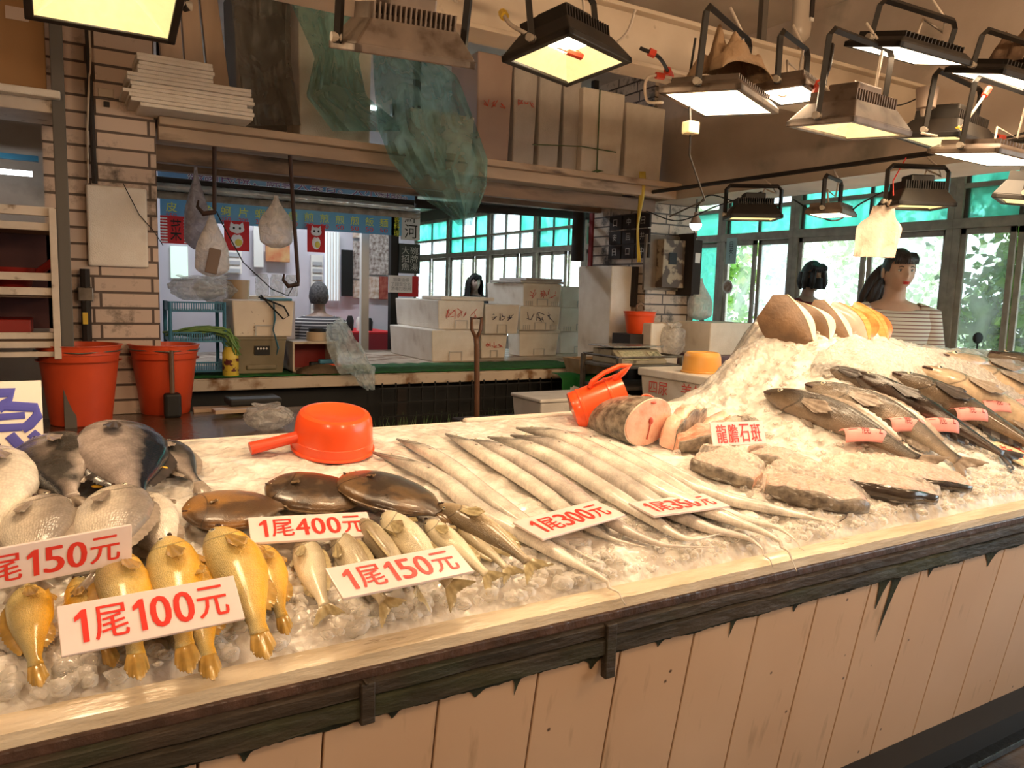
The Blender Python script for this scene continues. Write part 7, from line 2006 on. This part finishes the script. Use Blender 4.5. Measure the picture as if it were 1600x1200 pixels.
    for s in (-1, 1):
        sh, el, wr_ = ends[s]; L_ = (el - sh).length; e = sh + (el - sh) * min(1, sleeves / L_)
        inn = P(s * sw * .62, .045, -.245)
        pts = [inn, sh + V((0, 0, .006)), sh.lerp(e, .6), e]; rr = [.072, .072 * b_, .066 * b_, .066 * b_]
        if sleeves > .3: pts.append(wr_); rr = [.060, .066, .056, .050, .034]
        tp.tube(pts, rr, 18, cap=False)
    tp.build(top_name, top_m, t, smooth=True, solid=.004)
    if pants_m:
        pn = MB(); torso(pn, .010, -.82, -.70)
        for s in (-1, 1):
            hip = P(s * .095, .045, -.80)
            if seat: kn, an = P(s * .11, -.38, -.86), P(s * .11, -.36, -1.24)
            else: kn, an = V((hip.x, hip.y, max(.45, hip.z * .52))), V((hip.x, hip.y, .10))
            pn.tube([hip, hip.lerp(kn, .5), kn, an], [.108 * b_, .092 * b_, .070, .056], 16)
        pn.build('trousers', pants_m, t, smooth=True)
    # face details
    F_ = lambda x, y, z: h + RF @ V((x, y, z))
    fm = Matrix.Translation(h) @ RF.to_4x4()
    for s in (-1, 1):
        e = MB().ball((s * .031, -.078, .008), (.0125, .009, .0058), 14, 8, fm).build('eye', mat('eye white', (.75, .70, .66), rough=.2), t, smooth=True)
        MB().ball((s * .031, -.0845, .008), (.0055, .003, .0055), 12, 6, fm).build('iris', m_black, e, smooth=True)
        MB().tube([F_(s * .016, -.0925, .027), F_(s * .031, -.093, .031), F_(s * .046, -.086, .026)], [.0026, .003, .0015], 6).build('eyebrow', mat('dark brow', (.05, .03, .025), rough=.8), t)
        MB().tube([F_(s * .017, -.084, .0125), F_(s * .031, -.0885, .016), F_(s * .045, -.081, .0115)], [.0012, .0018, .001], 5).build('eyelid', mat('dark lash', (.04, .025, .02)), t)
    if lips:
        MB().ball((0, -.102, -.0545), (.021, .006, .0042), 16, 6, fm).ball((0, -.1015, -.0635), (.018, .0062, .0052), 16, 6, fm).build('lips', lips, t, smooth=True)
    if mask:
        mk = MB(); mk.grid(lambda a, b: F_(.078 * math.sin((a - .5) * 2.7), -.095 * math.cos((a - .5) * 2.5) - .028 * math.exp(-((a - .5) * 5) ** 2) - .004, -.008 - .095 * b * (1 - .25 * abs(2 * a - 1))), 24, 12)
        mk.build('mask', mask, t, smooth=True, solid=.003)
    hairf(t, F_, fm, P)
    return t
m_hairb = mat('dark brown hair', (.028, .014, .010), (.055, .028, .018), 40, rough=.4, bump=.7, bscale=140, stretch=(1, 1, .12))
m_hairk = mat('black hair', (.010, .008, .009), (.022, .018, .018), 40, rough=.4, bump=.6, bscale=140, stretch=(1, 1, .12))
m_hairg = mat('short grey black hair', (.045, .042, .042), (.12, .11, .11), 60, rough=.8, bump=.5, bscale=200)
def cap(F_, k=1.10, front=.045, side=-.02, back=-.09, lift=0, fringe=0):
    """hair shell: covers the skull down to a hairline that dips from forehead to nape"""
    mb = MB()
    def f(a, b):
        ph = 2 * math.pi * a
        c_ = math.cos(ph)      # 1 at the face
        zl = back + (front - back) * sstep(-.3, .75, c_) if c_ > -1 else back
        if abs(c_) < .55: zl = min(zl, side + (.0))
        t0 = math.acos(max(-1, min(1, zl / .122)))
        th = t0 * b
        x = math.sin(th) * math.sin(ph) * .078 * k; y = -math.sin(th) * math.cos(ph) * .098 * k; z = math.cos(th) * .118 * (k + .02)
        w_ = 1 + .02 * noise.noise(V((a * 30, b * 2, 0)))
        return F_(x * w_, y * w_ + .004, z + lift)
    mb.grid(f, 64, 20)
    return mb
def strand_mass(mb, pts, radii, n=14, flat=.6):
    mb.tube([catmull(pts, i / 16) for i in range(17)], [interp(list(zip([k / (len(radii) - 1) for k in range(len(radii))], radii)), i / 16) for i in range(17)], n, flat=flat)
def hair_pony(t, F_, fm, P):
    mb = cap(F_, 1.09, front=.058, side=.0, back=-.075)
    # fringe over the forehead
    for i in range(12):
        x = -.058 + i * .0105
        strand_mass(mb, [F_(x * .8, -.070, .105), F_(x * 1.02, -.106 + abs(x) * .35, .075), F_(x * 1.1, -.108 + abs(x) * .45, .044)], [.012, .011, .005], 8)
    mb.build('hair', m_hairb, t, smooth=True)
    pn = MB()
    for dx, dz in ((0, 0), (.02, -.01), (-.015, -.015), (.01, .015)):
        strand_mass(pn, [F_(dx, .085, .04 + dz), F_(dx * 2, .135, .02 + dz), F_(-.03 + dx * 2.5, .165, -.06), F_(-.06 + dx * 3, .17, -.15), F_(-.09 + dx * 3, .165, -.24)], [.026, .032, .034, .028, .006], 12, .8)
    pn.build('ponytail', m_hairb, t, smooth=True)
def hair_short(m):
    def f(t, F_, fm, P):
        cap(F_, 1.07, front=.06, side=.005, back=-.07).build('hair', m, t, smooth=True)
    return f
def hair_bob(t, F_, fm, P):
    mb = cap(F_, 1.16, front=.052, side=-.03, back=-.10)
    for i in range(9):
        a = rad(-150 + i * 300 / 8 - 180)
        if abs(math.degrees(a) + 180) > 155: continue
        strand_mass(mb, [F_(.075 * math.sin(a) * 1.1, .0 - .09 * math.cos(a) * 1.05, .04), F_(.088 * math.sin(a) * 1.1, -.10 * math.cos(a) * 1.05, -.04), F_(.085 * math.sin(a) * 1.1, -.095 * math.cos(a), -.10)], [.03, .03, .012], 10)
    for i in range(8):
        x = -.056 + i * .016
        strand_mass(mb, [F_(x * .8, -.07, .105), F_(x, -.112, .075), F_(x * 1.1, -.110 + abs(x) * .3, .035)], [.014, .014, .006], 8)
    mb.build('hair', m_hairk, t, smooth=True)
def hair_long(t, F_, fm, P):
    mb = cap(F_, 1.12, front=.052, side=-.03, back=-.10)
    for s in (-1, 1):
        for k in range(4):
            y = -.045 + k * .04
            strand_mass(mb, [F_(s * .06, y, .07), F_(s * .094, y, .0), F_(s * .10, y + .01, -.12), F_(s * .11, y + .01, -.26), F_(s * .105, y, -.36)], [.02, .03, .034, .036, .01], 10)
    for i in range(5):
        strand_mass(mb, [F_(-.06 + .03 * i, .09, .0), F_(-.065 + .032 * i, .11, -.14), F_(-.065 + .032 * i, .11, -.34)], [.03, .036, .012], 10)
    for i in range(8):
        x = -.056 + i * .016
        strand_mass(mb, [F_(x * .8, -.07, .105), F_(x, -.112, .075), F_(x * 1.1, -.110 + abs(x) * .3, .03)], [.012, .012, .005], 8)
    mb.build('hair', m_hairk, t, smooth=True)
E1_ = PX(1416, 424, 5.15)
W1 = person('woman with a brown ponytail and red lips in a cream striped top', E1_, -38, 1.6, skin_mat('fair skin', (.74, .44, .30)), hair_pony,
       stripes('striped cream top', (.80, .70, .58), (.30, .13, .10), .021, .27, plain=(.50, .40, .27), below=(E1_.z + .1) / 1.24 - .43), mat('dark trousers', (.03, .03, .04)), arms='down', build_=1.14, lips=mat('red lipstick', (.60, .03, .02), rough=.3), pitch=4, wide=1.10, faceyaw=-30, neckline=.045, sleeves=.20, vox=.006, scl=1.24)
p = W1.location
E2_ = PX(1278, 432, 5.5)
person('person in a black face mask and dark red top by the middle window', E2_, 5, 1.6, skin_mat('tan skin', (.34, .21, .15)), hair_bob, mat('dark red top', (.20, .02, .02), rough=.8), mat('dark trousers', (.03, .03, .04)), arms='fold', mask=mat('black mask cloth', (.012, .012, .016), rough=.7), faceyaw=-22, vox=.009, neckline=.03)  # tan skin tone for the masked figure
E3_ = PX(745, 441, 5.2)
person('woman with long black hair behind the stacked foam boxes', E3_, -25, 1.6, skin_mat('pale skin', (.50, .34, .27)), hair_long, mat('black top', (.015, .014, .016), rough=.8), mat('dark trousers', (.03, .03, .04)), arms='fold', faceyaw=-8, vox=.009)
E4_ = PY(502, 461, 5.6)
person('seated man with short grey hair and dark striped shirt, seen from behind', E4_, 172, 1.6, skin_mat('brown skin', (.26, .16, .11)), hair_short(m_hairg), stripes('dark striped shirt', (.05, .045, .05), (.50, .47, .45), .027, .34), mat('dark trousers', (.03, .03, .04)), arms='desk', seat=True, faceyaw=150, vox=.009)
sx = E4_
stl = thing('stool', 'plain stool under the seated man', 'stool', (E4_.x, E4_.y + .0, 0))
MB().lathe([(.16, -.1), (.15, .34), (.17, .36), (.17, .40), (.002, .40)], 20).build('seat', m_redd, stl, smooth='auto')
BL = dict(housing=m_bkl)
flood('large square floodlight cut by the top left corner, glowing yellow inside', 165, -2, 2.12, .34, .30, 0, -16, 0, 'cob', 1.5, yoke=.5, **BL)
flood('grey finned floodlight above the hanging plastic, dark lens tilted away', 628, 92, 2.0, .30, .20, 0, 16, -2, 'cob', 1.0, yoke=.35)
flood('floodlight with a bright round chip under the beam, left of the lit square one', 888, 98, 2.12, .32, .24, 20, -9, 0, 'cob', 1.3, yoke=.2, **BL)
flood('brightly lit square floodlight with a brown cloth on top', 1125, 163, 2.06, .36, .26, 24, 4, 0, 'flat', .75, yoke=.2)
flood('slim black floodlight on an arm above the beam', 1418, 88, 2.28, .38, .22, -2, 14, 0, 'slim', .6, yoke=.1)
flood('slim black floodlight at the right edge with a crumpled rag on top', 1570, 128, 2.26, .40, .22, -2, 14, 0, 'slim', .6, yoke=.1)
flood('grey floodlight with black cooling fins in the middle of the lamp row', 1326, 206, 2.0, .33, .24, 4, 5, 0, 'cob', .65, yoke=.24)
flood('thin black floodlight half hidden behind the grey finned one', 1480, 226, 2.08, .40, .24, 8, 6, 0, 'cob', .5, yoke=.2, **BL)
flood('lit flat floodlight hanging by a black yoke at the right edge', 1550, 250, 2.0, .44, .26, 2, 7, 0, 'flat', .65, yoke=.22)
flood('black shaded floodlight in front of the teal panes, leftmost low lamp', 1175, 343, 0, .28, .22, -35, 0, 0, 'cob', .5, yoke=.14, X=3.4, **BL)
flood('small lit flat floodlight between the two black shaded ones', 1298, 337, 0, .24, .18, 20, 0, 0, 'flat', .6, yoke=.14, X=3.4)
flood('black shaded floodlight right above the bundle of bags', 1430, 325, 0, .26, .2, -28, 0, 0, 'cob', .25, yoke=.14, X=3.4, **BL)
flood('black floodlight cut by the right edge below the flat one', 1606, 318, 0, .26, .22, 20, 8, 0, 'cob', .5, yoke=.14, X=3.4, **BL)
flood('small lit floodlight tucked behind the cloth covered one', 1236, 150, 2.14, .24, .18, 20, 0, 0, 'flat', .5, yoke=.14)
lb = MB(); lb.tube([(3.4, -1.2, 2.10), (3.4, 2.9, 2.12)], .012, 8)
tag(lb.build('lamp_rail', m_bkl, smooth='auto'), 'thin black rail under the grey beam from which the low lamps hang', 'rail')
